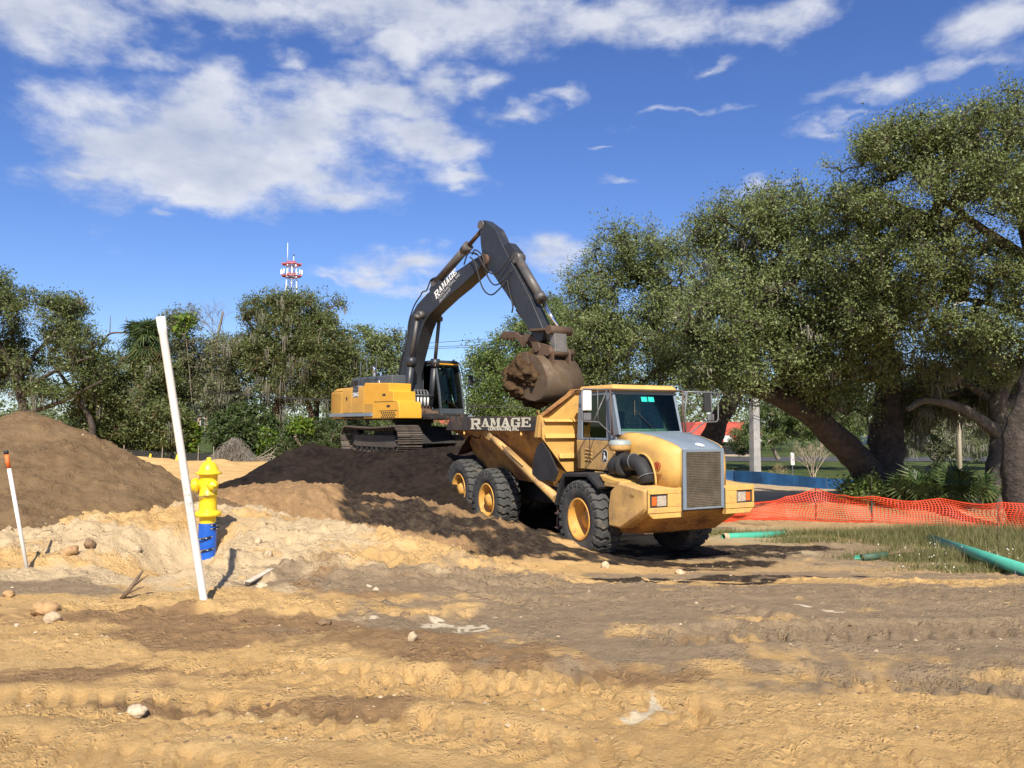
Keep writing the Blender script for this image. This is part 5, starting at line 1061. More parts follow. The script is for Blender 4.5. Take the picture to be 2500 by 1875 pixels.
# ------------------------------------------------------------------ orange safety fence
ORG = mat('orange mesh plastic', (.60, .055, .013), .5, var=.12)
FL = [(1600,1262,1310,21.0),(1740,1245,1300,22.0),(1835,1233,1292,22.8),(1920,1212,1290,23.2),(1993,1197,1290,23.0),(2060,1208,1290,22.4),(2130,1216,1292,22.0),(2300,1222,1300,21.2),(2440,1228,1305,20.4),(2560,1232,1310,19.8)]
ft = [P(x, t - 2, d) for x, t, b_, d in FL]; fb = [Vector((P(x, b_, d).x, d - .12, zat(P(x, b_, d).x, d) + .02)) for x, t, b_, d in FL]
seg_s = [0]
for p, q in zip(ft[:-1], ft[1:]): seg_s.append(seg_s[-1] + (Vector((q.x-p.x, q.y-p.y))).length)
TOT = seg_s[-1]
def fpt(s, v):     # s along (m), v 0 bottom .. 1 top
    s = max(0, min(TOT - 1e-4, s)); k = max(i for i in range(len(seg_s) - 1) if seg_s[i] <= s); t = (s - seg_s[k]) / (seg_s[k+1] - seg_s[k])
    a_, b_ = fb[k].lerp(fb[k+1], t), ft[k].lerp(ft[k+1], t)
    p = a_.lerp(b_, v); wv = math.sin(s*2.1) * .10 + math.sin(s * 5.3 + 1) * .05; sag = -.05 * (1 - abs(2*t-1)**2)
    return p + Vector((.03*math.sin(v*9+s*3), wv * math.sin(math.pi * v) * 1.2 + .05 * math.sin(v*7+s*2.3), sag * v + .03*math.sin(s*3.7)*v))
net = MB(); hw = .0105
ns = int(TOT / .05)
for i in range(14):
    v = i / 13; w = .016 if i in (0, 13) else hw
    rows = [[fpt(TOT*k/ns, v) + Vector((0,0,-w)) for k in range(ns+1)], [fpt(TOT*k/ns, v) + Vector((0,0,w)) for k in range(ns+1)]]; net.grid(rows)
nv = int(TOT / .08)
for k in range(nv + 1):
    s = TOT*k/nv; net.grid([[fpt(s-hw, j/10), fpt(s+hw, j/10)] for j in range(11)])
fen = empty('safety_fence', (0,0,0), 0, 'sagging orange plastic mesh fence running from the truck to the right edge', 'fence')
net.build('mesh_net', ORG, fen, kind='stuff')
for i, (x, t, b_, d) in enumerate(FL):
    if i in (1, 4, 6, 8):
        q = fb[i]; ps = MB().bar((q.x, q.y+.14, q.z-.2), (ft[i].x, ft[i].y+.05, ft[i].z+.06), .035); ps.build('post', mat('green steel post', (.03,.07,.05), .6) if i != 1 else WHITE, fen)
rb = onground(2425, 1340); ro = MB().tube([(0,0,-.1),(.02,0,1.05)], .010, 6).build('rebar_stake', RUSTM); ro.location = rb; tag(ro, 'bare rusty rod standing in the weeds behind the turquoise pipe', 'stake')
# ------------------------------------------------------------------ blue silt fence
BLF = mat('blue silt fabric', (.008, .075, .21), .75, var=.35, vscale=1.2, bump=.3, bscale=5)
BL = [(1560,1146,1170,44),(1790,1149,1172,42),(1860,1152,1182,40),(1935,1160,1186,38.5),(2020,1168,1188,37),(2100,1172,1190,36),(2220,1180,1200,35),(2330,1182,1202,34),(2440,1180,1203,33.5),(2600,1184,1208,33)]
rows = []
for v in (0, .5, 1):
    rw = []
    for k in range(len(BL) - 1):
        for t in np.linspace(0, 1, 7)[:-1]:
            x = BL[k][0] + t*(BL[k+1][0]-BL[k][0]); d = BL[k][3] + t*(BL[k+1][3]-BL[k][3]); yt = BL[k][1] + t*(BL[k+1][1]-BL[k][1]); yb = BL[k][2] + t*(BL[k+1][2]-BL[k][2]) + 6
            p = P(x, yb + v*(yt-yb), d); p.y += .05*math.sin(x*.11)*(1-v*.4); rw.append(tuple(p))
    rows.append(rw)
bf = empty('silt_fence', (0,0,0), 0, 'low blue fabric silt fence beyond the bare ground on the right', 'fence')
MB().grid(rows, smooth=False).build('fabric', BLF, bf, solid=.004)
for x, t, b_, d in BL[1:-1]:
    p = P(x, b_+6, d); q = P(x, t-4, d); MB().bar(p + Vector((0,.06,-.2)), q + Vector((0,.06,0)), .04).build('stake', BARKD, bf)
# black silt fence with stakes along the back left
BKF = mat('black silt fabric', (.022,.024,.022), .85, var=.3)
SL = [(-260,1065,1128,30),(10,1078,1125,34),(90,1085,1128,37),(250,1096,1132,39),(350,1100,1134,40.5),(470,1106,1136,42),(560,1108,1135,43),(700,1108,1134,44),(900,1106,1132,45)]
bk_ = empty('silt_fence', (0,0,0), 0, 'black fabric silt fence on stakes under the left trees', 'fence')
MB().grid([[tuple(P(x, b_+5, d)) for x, t, b_, d in SL], [tuple(P(x, t, d)) for x, t, b_, d in SL]], smooth=False).build('fabric', BKF, bk_, solid=.008)
for x, d in ((258,39),(301,39.8),(395,41),(483,42.2),(520,42.4),(600,43.2),(150,38),(60,36)):
    p = P(x, 1138, d - .12); MB().bar(p + Vector((0,0,-.2)), p + Vector((.02,0,1.05)), .04).build('stake', mat('grey stake wood', (.25,.22,.17), .9), bk_)
FLG = mat('yellow flag ribbon', (.75,.60,.04), .6)
for i, (x, yt, yb, d, lb) in enumerate([(317,1100,1128,37,'leftmost yellow ribbon flag on a stake before the black silt fence'), (366,1103,1131,37.5,'middle yellow ribbon flag on a stake before the black silt fence'), (432,1104,1132,38,'rightmost yellow ribbon flag on a stake, just left of the hydrant')]):
    p = P(x, yb, d); q = P(x, yt+4, d); fo = empty('survey_flag', p, 0, lb, 'flag', 'yellow survey flags at the back fence'); h_ = q.z - p.z
    MB().bar((0,0,-.2), (0,0,h_), .03).build('stake', mat('grey stake wood', (.25,.22,.17), .9), fo)
    MB().add([(0,-.03,h_),(.09,-.05,h_-.02),(.16,-.03,h_-.45),(.05,-.02,h_-.42),(-.10,-.04,h_-.40),(-.03,-.04,h_-.05)], [(0,1,2,3),(0,3,4,5)] if i == 0 else [(0,1,3,4)]).build('ribbon', FLG, fo, solid=.004)
# ------------------------------------------------------------------ poles, signs, wires
CONC = mat('weathered concrete pole', (.33,.32,.31), .85, var=.2, dirt=(.17,.17,.15), damt=.1, dscale=1.2, bump=.2); LAMP = mat('tan fibreglass pole', (.46,.42,.32), .6, var=.08)
def gz(p, d): return zat(p, d)
p = P(1844, 1160, 43); o = MB(); o.hexa([(-.23,-.23,-.4),(.23,-.23,-.4),(.23,.23,-.4),(-.23,.23,-.4),(-.15,-.15,11),(.15,-.15,11),(.15,.15,11),(-.15,.15,11)]); o = o.build('utility_pole', CONC, None, .03); o.location = p; o.rotation_euler = (0,0,R(20)); tag(o, 'thick square concrete utility pole behind the blue fence', 'pole')
p = P(2345, 1190, 36); lp = empty('lamp_pole', p, 0, 'slim tan light pole between the oaks on the right', 'pole'); MB().tube([(0,0,-.4),(0,0,4),(0,0,8.5)], [.105,.09,.07], 14).build('shaft', LAMP, lp); MB().bar((0,0,8.4),(.9,0,8.6),.08).build('arm', LAMP, lp); MB().lathe([(0,-.05),(.16,-.04),(.1,.08),(0,.1)], 'z', c=(1.0,0,8.6), n=14).build('lamp_head', GRYD, lp)
p = P(1935, 1164, 41.5); sg_ = empty('street_sign', p, R(8), 'narrow white rectangular sign on a thin post right of the concrete pole', 'sign'); MB().bar((0,0,-.3),(0,0,1.25),.05).build('post', STEELG, sg_); MB().box(-.10,.10,-.045,-.03,.62,1.26).build('sign_panel', WHITE, sg_)
for k, (t_, z_) in enumerate((('II', 1.10), ('M', .96), ('DE', .83), ('CI', .69))): place_text('sign_lettering', text_mesh(t_, .13 if k > 1 else .09, .001, bold=.004), MARK, sg_, frame((-.075,-.047,z_), SX, SZ))
p = P(2196, 1185, 38); sg_ = empty('street_sign', p, R(-20), 'small oval pale blue sign on a thin post between the oak and the palmettos', 'sign'); MB().bar((0,0,-.3),(0,0,1.15),.045).build('post', STEELG, sg_)
MB().lathe([(0,0),(.19,0),(.19,.012),(0,.012)], 'y', n=28).build('sign_panel', mat('pale blue sign face', (.55,.68,.78), .5, var=.1), sg_).matrix_local = Matrix.Translation((0,-.04,1.10)) @ Matrix.Diagonal((.75,1,1.45,1)); MB().box(-.05,.05,-.056,-.05,1.0,1.2).build('sign_mark', WHITE, sg_)
WIRE = mat('power line', (.02,.02,.022), .6)
for i, (x0, y0, x1, y1, lb) in enumerate([(900,846,1420,808,'uppermost power line seen behind the excavator boom'), (900,851,1420,829,'middle power line seen behind the excavator boom'), (900,855,1420,834,'lowest power line seen behind the excavator boom'), (1000,984,1560,990,'upper dark cable passing just behind the dump truck body'), (1000,1008-20,1560,996,'lower dark cable passing just behind the dump truck body')]):
    d = 70 if i < 3 else 42; a, b = P(x0-500, y0 + (y0-y1)*500/520, d), P(x1+500, y1 - (y0-y1)*500/520 , d); pts_ = [a.lerp(b, t) - Vector((0,0,.6*4*t*(1-t))) + Vector((0,0,.5)) for t in np.linspace(0,1,16)]
    tag(MB().tube(pts_, .022 if i < 3 else .018, 5).build('power_line', WIRE), lb, 'power line')
# ------------------------------------------------------------------ radio tower
TR = mat('tower red', (.62,.10,.07), .5, var=.1); TW_ = mat('tower white', (.75,.76,.78), .5, var=.05); TG = mat('tower galvanised', (.35,.36,.38), .5, .3)
TD = 210; tb = P(706, 1060, TD); tw = empty('radio_tower', tb, R(15), 'red and white lattice radio tower rising behind the left trees', 'radio tower')
sc_ = TD / F; zz = lambda py: (1060 - py) * sc_ * 1.0
H_ = zz(642)
def leg(k, z): w = 3.6 - (3.6 - 1.25) * z / H_; a_ = R(90 + 120*k); return Vector((w*math.cos(a_), w*math.sin(a_), z))
for k in range(3): MB().tube([leg(k, z) for z in np.linspace(-1, H_, 6)], .14, 6).build('leg', TW_, tw)
z = 0; n_ = 14
for q in range(n_):
    z0_, z1_ = H_*q/n_, H_*(q+1)/n_; mb = MB()
    for k in range(3):
        mb.tube([leg(k, z0_), leg((k+1) % 3, z1_)], .07, 4); mb.tube([leg((k+1) % 3, z0_), leg(k, z1_)], .07, 4); mb.tube([leg(k, z1_), leg((k+1) % 3, z1_)], .07, 4)
    mb.build('lattice_bracing', TG if q > n_-4 else TW_, tw)
for py, rr_, nm in ((672, 2.45, 'antenna_deck'), (643, 2.45, 'antenna_deck')):
    z = zz(py); mb = MB()
    for k in range(3):
        a0_, a1_ = R(30+120*k-28), R(30+120*k+28)
        p0_, p1_ = Vector((rr_*1.05*math.cos(a0_), rr_*1.05*math.sin(a0_), z)), Vector((rr_*1.05*math.cos(a1_), rr_*1.05*math.sin(a1_), z)); mb.tube([p0_, p1_], .15, 5); mb.tube([p0_+Vector((0,0,.45)), p1_+Vector((0,0,.45))], .12, 5)
        for a_ in np.linspace(a0_, a1_, 4): mb.tube([Vector((.9*math.cos(a_), .9*math.sin(a_), z-.5)), Vector((rr_*math.cos(a_), rr_*math.sin(a_), z))], .09, 4)
    mb.lathe([(rr_*.75,-.12),(rr_,-.12),(rr_,.12),(rr_*.75,.12)], 'z', c=(0,0,z), n=12, smooth=False)
    mb.build(nm, TR, tw)
for k in range(15):
    a_ = R(360*k/15 + 9); r__ = 2.75; z = zz(668); MB().hexa([(r__*math.cos(a_)+dx, r__*math.sin(a_)+dy, z+dz) for dz in (0, 1.25) for dx, dy in ((-.13,-.13),(.13,-.13),(.13,.13),(-.13,.13))]).build('antenna_panel', TW_, tw)
MB().tube([(-1.1,0,zz(640)),(-1.1,0,zz(620)),(-1.1,0,zz(589))], [.05,.09,.07], 5).build('whip_antenna', TW_, tw); MB().tube([(.5,0,zz(640)),(.5,0,zz(622))], .09, 5).build('beacon_mast', TW_, tw); MB().lathe([(0,0),(.16,.1),(.16,.5),(0,.6)], 'z', c=(.5,0,zz(622)), n=8).build('beacon', GRYD, tw)
# ------------------------------------------------------------------ far buildings, car
REDR = mat('red roof', (.46,.075,.045), .7, var=.2); WALLB = mat('tan stucco', (.38,.30,.24), .9, var=.1); WALLW = mat('white wall', (.62,.60,.56), .9, var=.1); WIN = mat('dark window', (.02,.025,.03), .2); ROAD = mat('asphalt', (.055,.055,.058), .9, var=.2)
def building(px0, px1, pyt, pyb, d, dep, label, wall, roofc, awn=False, nwin=6):
    a, b = P(px0, pyb, d), P(px1, pyb, d); w = b.x - a.x; h_ = P(px0, pyt, d).z - a.z
    o = empty('building', a, 0, label, 'building'); MB().box(0, w, 0, dep, -.8, h_).build('wall', wall, o)
    MB().hexa([(-.6,-.6,h_),(w+.6,-.6,h_),(w+.6,dep+.6,h_),(-.6,dep+.6,h_),(.8,1.6,h_+1.3),(w-.8,1.6,h_+1.3),(w-.8,dep-1.6,h_+1.3),(.8,dep-1.6,h_+1.3)]).build('roof', roofc, o)
    for k in range(nwin):
        x = w * (k + .5) / nwin; wf = MB().box(x-.75, x+.75, -.05, 0, .5, h_-.7).build('window', WALLW, o); MB().box(x-.62, x+.62, -.08, -.05, .62, h_-.82).build('pane', WIN, wf)
    if awn:
        n_ = int(w / .9)
        for k in range(n_): MB().hexa([(k*w/n_,-1.4,h_-.65),((k+1)*w/n_,-1.4,h_-.65),((k+1)*w/n_,-.02,h_-.3),(k*w/n_,-.02,h_-.3),(k*w/n_,-1.4,h_-.55),((k+1)*w/n_,-1.4,h_-.55),((k+1)*w/n_,-.02,h_+.25),(k*w/n_,-.02,h_+.25)]).build('awning_panel', REDR if k % 3 else WALLW, o)
    return o
building(1690, 1850, 1062, 1103, 78, 12, 'low building with a red and white awning seen right of the truck cab', WALLB, REDR, True, 5)
building(1000, 1140, 1036, 1072, 85, 14, 'red roofed building glimpsed between the excavator and the truck', WALLW, REDR, False, 5)
building(2200, 2330, 1040, 1085, 120, 14, 'pale house glimpsed through the trees on the right', WALLW, mat('grey roof', (.3,.29,.28), .8), False, 4)
building(430, 540, 1015, 1068, 260, 20, 'far pale building seen through the gap left of the hydrant', mat('far brick', (.34,.22,.17), .9), mat('grey roof', (.3,.29,.28), .8), False, 6)
rd = MB().box(-75, -5, 150, 162, -.5, -.28).build('road', ROAD, kind='structure')
rd2 = MB().box(8, 200, 66, 74, -1.3, -1.24).build('road', ROAD, kind='structure')
cr = empty('parked_car', (P(479,1065,150).x, 150, -.28), R(90), 'small dark car far away in the gap between the left trees', 'car')
cbd = MB(); prof = [(-2.2,.35),(-2.25,.8),(-1.9,.95),(-1.2,1.4),(.5,1.42),(1.1,1.0),(2.1,.85),(2.25,.5),(2.2,.3)]; cbd.prism(prof, 'y', -.85, .85); cbd.build('body', mat('dark car paint', (.025,.03,.04), .25), cr, .06)
MB().prism([(-1.3,1.0),(-1.05,1.34),(.4,1.36),(.9,1.0)], 'y', -.86, .86).build('side_glass', WIN, cr); MB().hexa([(1.15,-.7,1.0),(1.2,-.7,1.0),(1.2,.7,1.0),(1.15,.7,1.0),(.55,-.6,1.38),(.6,-.6,1.38),(.6,.6,1.38),(.55,.6,1.38)]).build('windscreen', WIN, cr)
for x in (-1.4, 1.4):
    for y in (-.8, .8): MB().lathe([(0,-.1),(.33,-.1),(.33,.1),(0,.1)], 'y', c=(x, y, .33), n=16, smooth=False).build('wheel', BLK, cr)
for y in (-.6, .6): MB().box(2.2,2.27,y-.15,y+.15,.6,.72).build('headlight', LENS, cr)
# ------------------------------------------------------------------ vegetation
BARK = mat('live oak bark', (.062,.048,.038), .95, var=.45, vscale=5, dirt=(.13,.12,.10), damt=.12, dscale=2.2, bump=1., bscale=9, bdist=.09)
BARKG = mat('pale grey bark', (.115,.10,.082), .95, var=.3, vscale=3, dirt=(.12,.12,.07), damt=.25, dscale=2.0, bump=1., bscale=9, bdist=.09)
BARKR = mat('red brown bark', (.13,.075,.045), .95, var=.35, vscale=3, dirt=(.15,.14,.11), damt=.2, bump=1., bscale=9, bdist=.09)
TWIGM = mat('pale twig', (.20,.17,.13), .9, var=.2)
LF_OAK = leafmat('oak leaves', (.095,.130,.042), (.180,.220,.078), (.30,.315,.15))
LF_DARK = leafmat('dark oak leaves', (.065,.088,.032), (.125,.155,.050), (.27,.28,.13))
LF_GREY = leafmat('grey green leaves', (.09,.105,.052), (.17,.185,.09), (.30,.30,.19))
LF_BRIGHT = leafmat('bright vine leaves', (.09,.17,.02), (.17,.26,.035), (.38,.40,.05), .4)
LF_SHRUB = leafmat('shrub leaves', (.065,.105,.028), (.13,.185,.048), (.25,.29,.10))
LF_DEEP = leafmat('deep green leaves', (.03,.055,.018), (.065,.10,.030), (.14,.19,.06))
MOSS = leafmat('spanish moss', (.13,.125,.095), (.20,.19,.15), (.28,.26,.20), .15, .9)
PALM = leafmat('palm fronds', (.022,.048,.016), (.050,.085,.024), (.16,.17,.06), .2, .45)
PALMD = leafmat('dry palm fronds', (.16,.13,.05), (.25,.20,.08), (.32,.27,.13), .2, .7)
def leaf_arrays(rs, Cn, sc, n, L, W, tw=7, up=.25, jit=.07, flat=.8):
    m = len(Cn); D = rs.normal(size=(m, tw, 3)); D[:, :, 2] = D[:, :, 2] * flat + up; D /= np.linalg.norm(D, axis=2, keepdims=True)
    ln = sc[:, None] * rs.uniform(.55, 1.25, (m, tw)); D2 = D * ln[:, :, None]
    ci = rs.integers(0, m, n); ti = rs.integers(0, tw, n); t = rs.uniform(.15, 1, n) ** .7
    pos = Cn[ci] + D2[ci, ti] * t[:, None] + rs.normal(size=(n, 3)) * (jit + .16 * sc[ci] * t)[:, None] * np.array([1, 1, .8])
    ax = D[ci, ti] + rs.normal(size=(n, 3)) * .8; ax[:, 2] -= .15; ax /= np.linalg.norm(ax, axis=1, keepdims=True)
    rv = rs.normal(size=(n, 3)); rv = np.array([0, -.35, .95]) + rv * .72; b = np.cross(ax, rv); b /= np.linalg.norm(b, axis=1, keepdims=True) + 1e-9
    l = L * rs.uniform(.6, 1.3, n)[:, None]; w = W * rs.uniform(.6, 1.25, n)[:, None]
    l = l * rs.choice([.7, .85, 1.0, 1.35], (n, 1)); V = np.stack([pos + b*w*.62, pos + ax*l*.95, pos - b*w*.62 + ax*l*.1], 1).reshape(-1, 3)
    Fc = np.arange(3*n).reshape(n, 3); ct = rs.uniform(-.18, .18, m); tone = np.clip(rs.beta(2, 2.4, n) + ct[ci], 0, 1)
    return V, Fc, tone, D2
def prism_segments(A, B, ra, rb, k=5):
    """many tapered segments at once"""
    d = B - A; ln = np.linalg.norm(d, axis=1, keepdims=True) + 1e-9; d = d / ln
    u = np.cross(d, np.array([.31, .17, .93])); u /= np.linalg.norm(u, axis=1, keepdims=True) + 1e-9; v = np.cross(d, u); n = len(A)
    an = np.arange(k) * 2 * math.pi / k; c, s = np.cos(an), np.sin(an)
    ring = u[:, None, :] * c[None, :, None] + v[:, None, :] * s[None, :, None]
    Va = A[:, None, :] + ring * ra[:, None, None]; Vb = B[:, None, :] + ring * rb[:, None, None]
    V = np.concatenate([Va, Vb], 1).reshape(-1, 3); base = (np.arange(n) * 2 * k)[:, None, None]; j = np.arange(k)
    q = np.stack([j, (j+1) % k, k + (j+1) % k, k + j], 1)[None]; return V, (base + q).reshape(-1, 4)
def limb_mesh(limbs, wob=.06, seed=0):
    rg = random.Random(seed); mb = MB(); nodes = []
    for pts_, r0, r1 in limbs:
        p = [P(*q) if not isinstance(q, Vector) else q for q in pts_]; out = []; n = len(p) - 1
        for i in range(n):
            a, b, c, d = p[max(i-1, 0)], p[i], p[i+1], p[min(i+2, n)]; st = max(3, int((c - b).length / .25))
            for k in range(st):
                t = k / st; out.append(.5*((2*b)+(c-a)*t+(2*a-5*b+4*c-d)*t*t+(-a+3*b-3*c+d)*t**3))
        out.append(p[-1]); m = len(out); rr = []
        for i, q in enumerate(out):
            f = i / (m-1); r_ = r0 + (r1-r0) * f ** .85; r_ *= 1 + .05*math.sin(i*.9+seed)*rg.uniform(.4, 1); rr.append(r_); out[i] = q + Vector((rg.gauss(0,1), rg.gauss(0,1), rg.gauss(0,.5))) * r_ * .07
            nodes.append((*out[i], r_))
        o = len(mb.v); mb.tube(out, rr, 16 if r0 > .2 else 8)
        if r0 > .2:       # fluted, knotty surface
            for i in range(o, len(mb.v)):
                v = Vector(mb.v[i]); c = out[(i-o)//16 if (i-o)//16 < m else m-1]; k_ = (i-o) % 16; s_ = 1 + .06*math.sin(k_*2*math.pi/16*3 + v.z*1.1) + .035*math.sin(k_*2*math.pi/16*5 - v.z*2.1)
                mb.v[i] = tuple(c + (v-c)*s_)
    return mb, np.array(nodes)
def tree(name, label, base, limbs, blobs_, nclu, nleaf, L, W, lm, bm, seed, cs=.55, moss=0, group=None, cat='tree', thr=-.18, mossl=.9, tw=7, up=.25):
    rs = np.random.default_rng(seed); basev = P(*base) if not isinstance(base, Vector) else base
    o = empty(name, basev, 0, label, cat, group)
    mb, nodes = limb_mesh(limbs, seed=seed) if limbs else (None, np.array([[*basev, .15]]))
    if mb:
        me = bpy.data.meshes.new('trunk'); me.from_pydata([tuple(Vector(v) - basev) for v in mb.v], [], mb.f); me.polygons.foreach_set('use_smooth', [True]*len(mb.f)); link('trunk', me, bm, o)
    # leaf clusters
    bl = np.array([[*P(a, b, d), rx*d/F, rd, ry*d/F] for a, b, d, rx, ry, rd in blobs_]); vol = bl[:,3]*bl[:,4]*bl[:,5]; pr = vol**.8/ (vol**.8).sum()
    Cn = []
    while len(Cn) < nclu:
        k = rs.choice(len(bl), p=pr); d = rs.normal(size=3); d /= np.linalg.norm(d); r_ = rs.uniform(.15, 1) ** .42
        c = bl[k,:3] + d * r_ * bl[k,3:6]
        if fbm(np.array([c[0]*1.0 + c[2]*.8]), np.array([c[1]*.8 - c[2]*.9]), .55, 3, seed)[0] < thr: continue
        Cn.append(c)
    Cn = np.array(Cn)
    # branches: attach each cluster to the nearest existing node
    N = nodes[:, :3].copy(); NR = list(nodes[:, 3]); par = [-1]*len(N); Nl = [N]
    order = np.argsort(((Cn[:, None, :] - N[None, ::4, :])**2).sum(2).min(1)); allN = np.empty((len(N) + 4*nclu, 3)); cnt = len(N); allN[:cnt] = N; cntp = cnt; tips = []
    for ci in order:
        c = Cn[ci]; d2 = ((allN[:cnt] - c)**2).sum(1); k = int(d2.argmin()); a = allN[k].copy(); ln = math.sqrt(d2[k]); q = k
        for t in (.33, .66, 1.):
            pnt = a + (c-a)*t + (rs.normal(size=3)*.10*ln if t < 1 else 0) + np.array([0, 0, .10*ln*math.sin(math.pi*t)])
            allN[cnt] = pnt; par.append(q); NR.append(0.); q = cnt; cnt += 1
        tips.append(q)
    wgt = np.zeros(cnt); wgt[tips] = 1
    for i in range(cnt-1, cntp-1, -1): wgt[par[i]] += wgt[i]
    seg = np.arange(cntp, cnt); pa = np.array([par[i] for i in seg]); rb = np.minimum(.016*np.sqrt(wgt[seg]) + .006, .16); ra = np.where(pa >= cntp, np.minimum(.016*np.sqrt(wgt[pa]) + .006, .16), rb*1.15)
    V, Fc = prism_segments(allN[pa], allN[seg], ra, rb, 4)
    sc = cs * rs.uniform(.7, 1.3, len(Cn)); LV, LF, tone, D2 = leaf_arrays(rs, Cn, sc, nleaf, L, W, tw, up)
    kt = (tw + 1)//2; A_ = np.repeat(Cn, kt, 0); B_ = A_ + D2[:, :kt].reshape(-1, 3); V2, F2 = prism_segments(A_, B_, np.full(len(A_), .011), np.full(len(A_), .004), 3)
    bb = np.array(basev)
    link('branches', npmesh('branches', np.concatenate([V, V2]) - bb, np.concatenate([Fc, F2 + len(V)]) , True), bm, o, kind='stuff')
    link('foliage', npmesh('foliage', LV - bb, LF, False, tone), lm, o, kind='stuff')
    if moss:
        z = Cn[:,2]; low = Cn[rs.random(len(Cn)) < np.clip((z.max()-z)/(z.max()-z.min())*1.3, .1, 1)]; k = len(low); m = moss
        ci = rs.integers(0, k, m//22); gc = low[ci] + rs.normal(size=(m//22, 3))*.3; gi = rs.integers(0, len(gc), m); glen = mossl*rs.uniform(.3, 1.2, len(gc))
        p = gc[gi] + rs.normal(size=(m, 3))*np.array([.12, .12, .1]); l = glen[gi]*rs.uniform(.5, 1.1, m); w = rs.uniform(.008, .026, m); an = rs.uniform(0, math.pi, m)
        dx = np.stack([np.cos(an)*w, np.sin(an)*w, 0*w], 1); sw = rs.normal(size=(m, 3))*.05; sw[:, 2] = 0; dz = np.stack([0*l, 0*l, -l], 1)
        MV = np.stack([p-dx, p+dx, p+dx*.9+dz*.55+sw, p+dz+sw*1.6], 1).reshape(-1, 3); link('hanging_moss', npmesh('hanging_moss', MV - bb, np.arange(4*m).reshape(m, 4), False, rs.random(m)), MOSS, o, kind='stuff')
    return o
OAKS = 'live oaks on the right'
# --- right hand oaks
tree('oak_tree', 'big forked live oak behind the orange fence, one limb leaning left over the truck', (2165,1214,28),
  [([(2175,1240,28.2),(2168,1195,28),(2160,1150,28),(2165,1060,28),(2170,960,28),(2160,860,28),(2120,740,28),(2080,640,28)], .80, .16),
   ([(2150,1225,28),(2135,1180,27.9),(2095,1120,27.7),(2040,1065,27.4),(1985,1015,27),(1925,980,26.6),(1860,955,26.2),(1800,930,26),(1745,880,26),(1700,820,26)], .66, .13),
   ([(1985,1015,27),(1945,960,27.2),(1905,900,27.6),(1880,820,28),(1860,720,28.4)], .30, .09), ([(2168,1000,28),(2215,962,27.8),(2265,950,27.5),(2290,960,27.4)], .20, .10),
   ([(2165,930,28),(2100,900,28.3),(2030,870,28.6),(1990,800,29)], .24, .08), ([(2225,1230,28.3),(2200,1200,28.1),(2180,1150,28)], .42, .3)],
  [(1790,565,27,105,75,2.6),(1880,545,27,110,80,3),(1960,600,26.5,90,90,3),(1830,680,26,140,110,3.2),(1950,720,26,130,110,3.4),(1760,800,25.5,130,110,2.6),(1890,850,25.5,130,95,2.6),(2030,840,26,120,110,3),(1780,930,25.5,110,60,2),(1950,930,26,90,50,2),(2090,900,26.5,90,70,2.6),(1720,900,26,80,60,2),(1735,560,28,50,60,1.2),(2060,760,24.5,110,90,2.2),(2170,880,25,90,60,1.8),(1680,950,26,60,35,1.2),(1960,975,27,70,30,1.3),(2080,985,27.5,70,45,1.8)],
  1100, 150000, .095, .052, LF_OAK, BARK, 11, cs=.58, group=OAKS, moss=1500, mossl=.4)
tree('oak_tree', 'tallest live oak at the right edge whose crown fills the upper right corner', (2505,1262,21),
  [([(2510,1280,21),(2492,1180,21),(2490,1090,21),(2520,960,21.2),(2550,800,21.5),(2520,620,22),(2480,450,22)], .50, .14), ([(2560,820,21.6),(2470,760,22),(2390,735,22.4),(2330,730,22.6)], .12, .05), ([(2520,640,22),(2400,560,22),(2290,480,22)], .2, .07), ([(2530,900,21.3),(2700,780,22),(2850,600,22)], .3, .1)],
  [(2110,390,22.5,75,70,1.3),(2190,370,22.5,90,70,1.5),(2300,340,22,110,75,1.6),(2420,330,21.5,110,80,1.7),(2490,260,21.5,70,60,1.2),(2110,500,22.5,95,85,1.5),(2240,500,22,140,110,2),(2400,500,21.5,140,110,2),(2090,640,23,90,80,1.6),(2220,660,22.3,140,95,1.8),(2380,640,22,130,80,1.6),(2500,600,21.5,90,90,1.6),(2140,770,23,110,75,1.4),(2270,780,22.5,80,55,1.2),(2470,700,22,80,50,1.2),(2640,420,21.5,150,150,2.2),(2680,680,21.5,130,120,2),(2460,850,22.5,60,35,.9),(2360,800,22.5,80,45,1.2),(2480,800,22,60,60,1.2),(2420,900,23.5,70,40,1.2)],
  1350, 185000, .078, .042, LF_OAK, BARK, 12, cs=.46, group=OAKS, thr=-.32)
tree('oak_tree', 'live oak rising behind the truck cab, leftmost and lowest crown of the right hand oaks', (1728,1150,36),
  [([(1722,1190,36),(1735,1090,36),(1760,1020,35.6),(1795,950,35.2),(1770,880,35),(1700,800,35),(1640,700,35)], .62, .14), ([(1790,955,35),(1700,900,34.6),(1600,850,34.5),(1500,780,35)], .26, .08), ([(1740,840,35),(1660,760,35.5),(1560,690,36)], .22, .07)],
  [(1485,610,36,75,75,2),(1570,620,36,85,70,2),(1650,660,35.5,80,70,2),(1435,700,36,60,80,1.8),(1530,740,35.5,130,95,2.6),(1660,780,35,110,90,2.4),(1450,830,35.5,95,80,2.2),(1570,870,35,120,75,2.4),(1690,900,35,90,60,2),(1410,920,36,70,60,1.8),(1500,950,35.5,110,50,2)],
  820, 95000, .115, .060, LF_OAK, BARK, 13, cs=.68, group=OAKS)
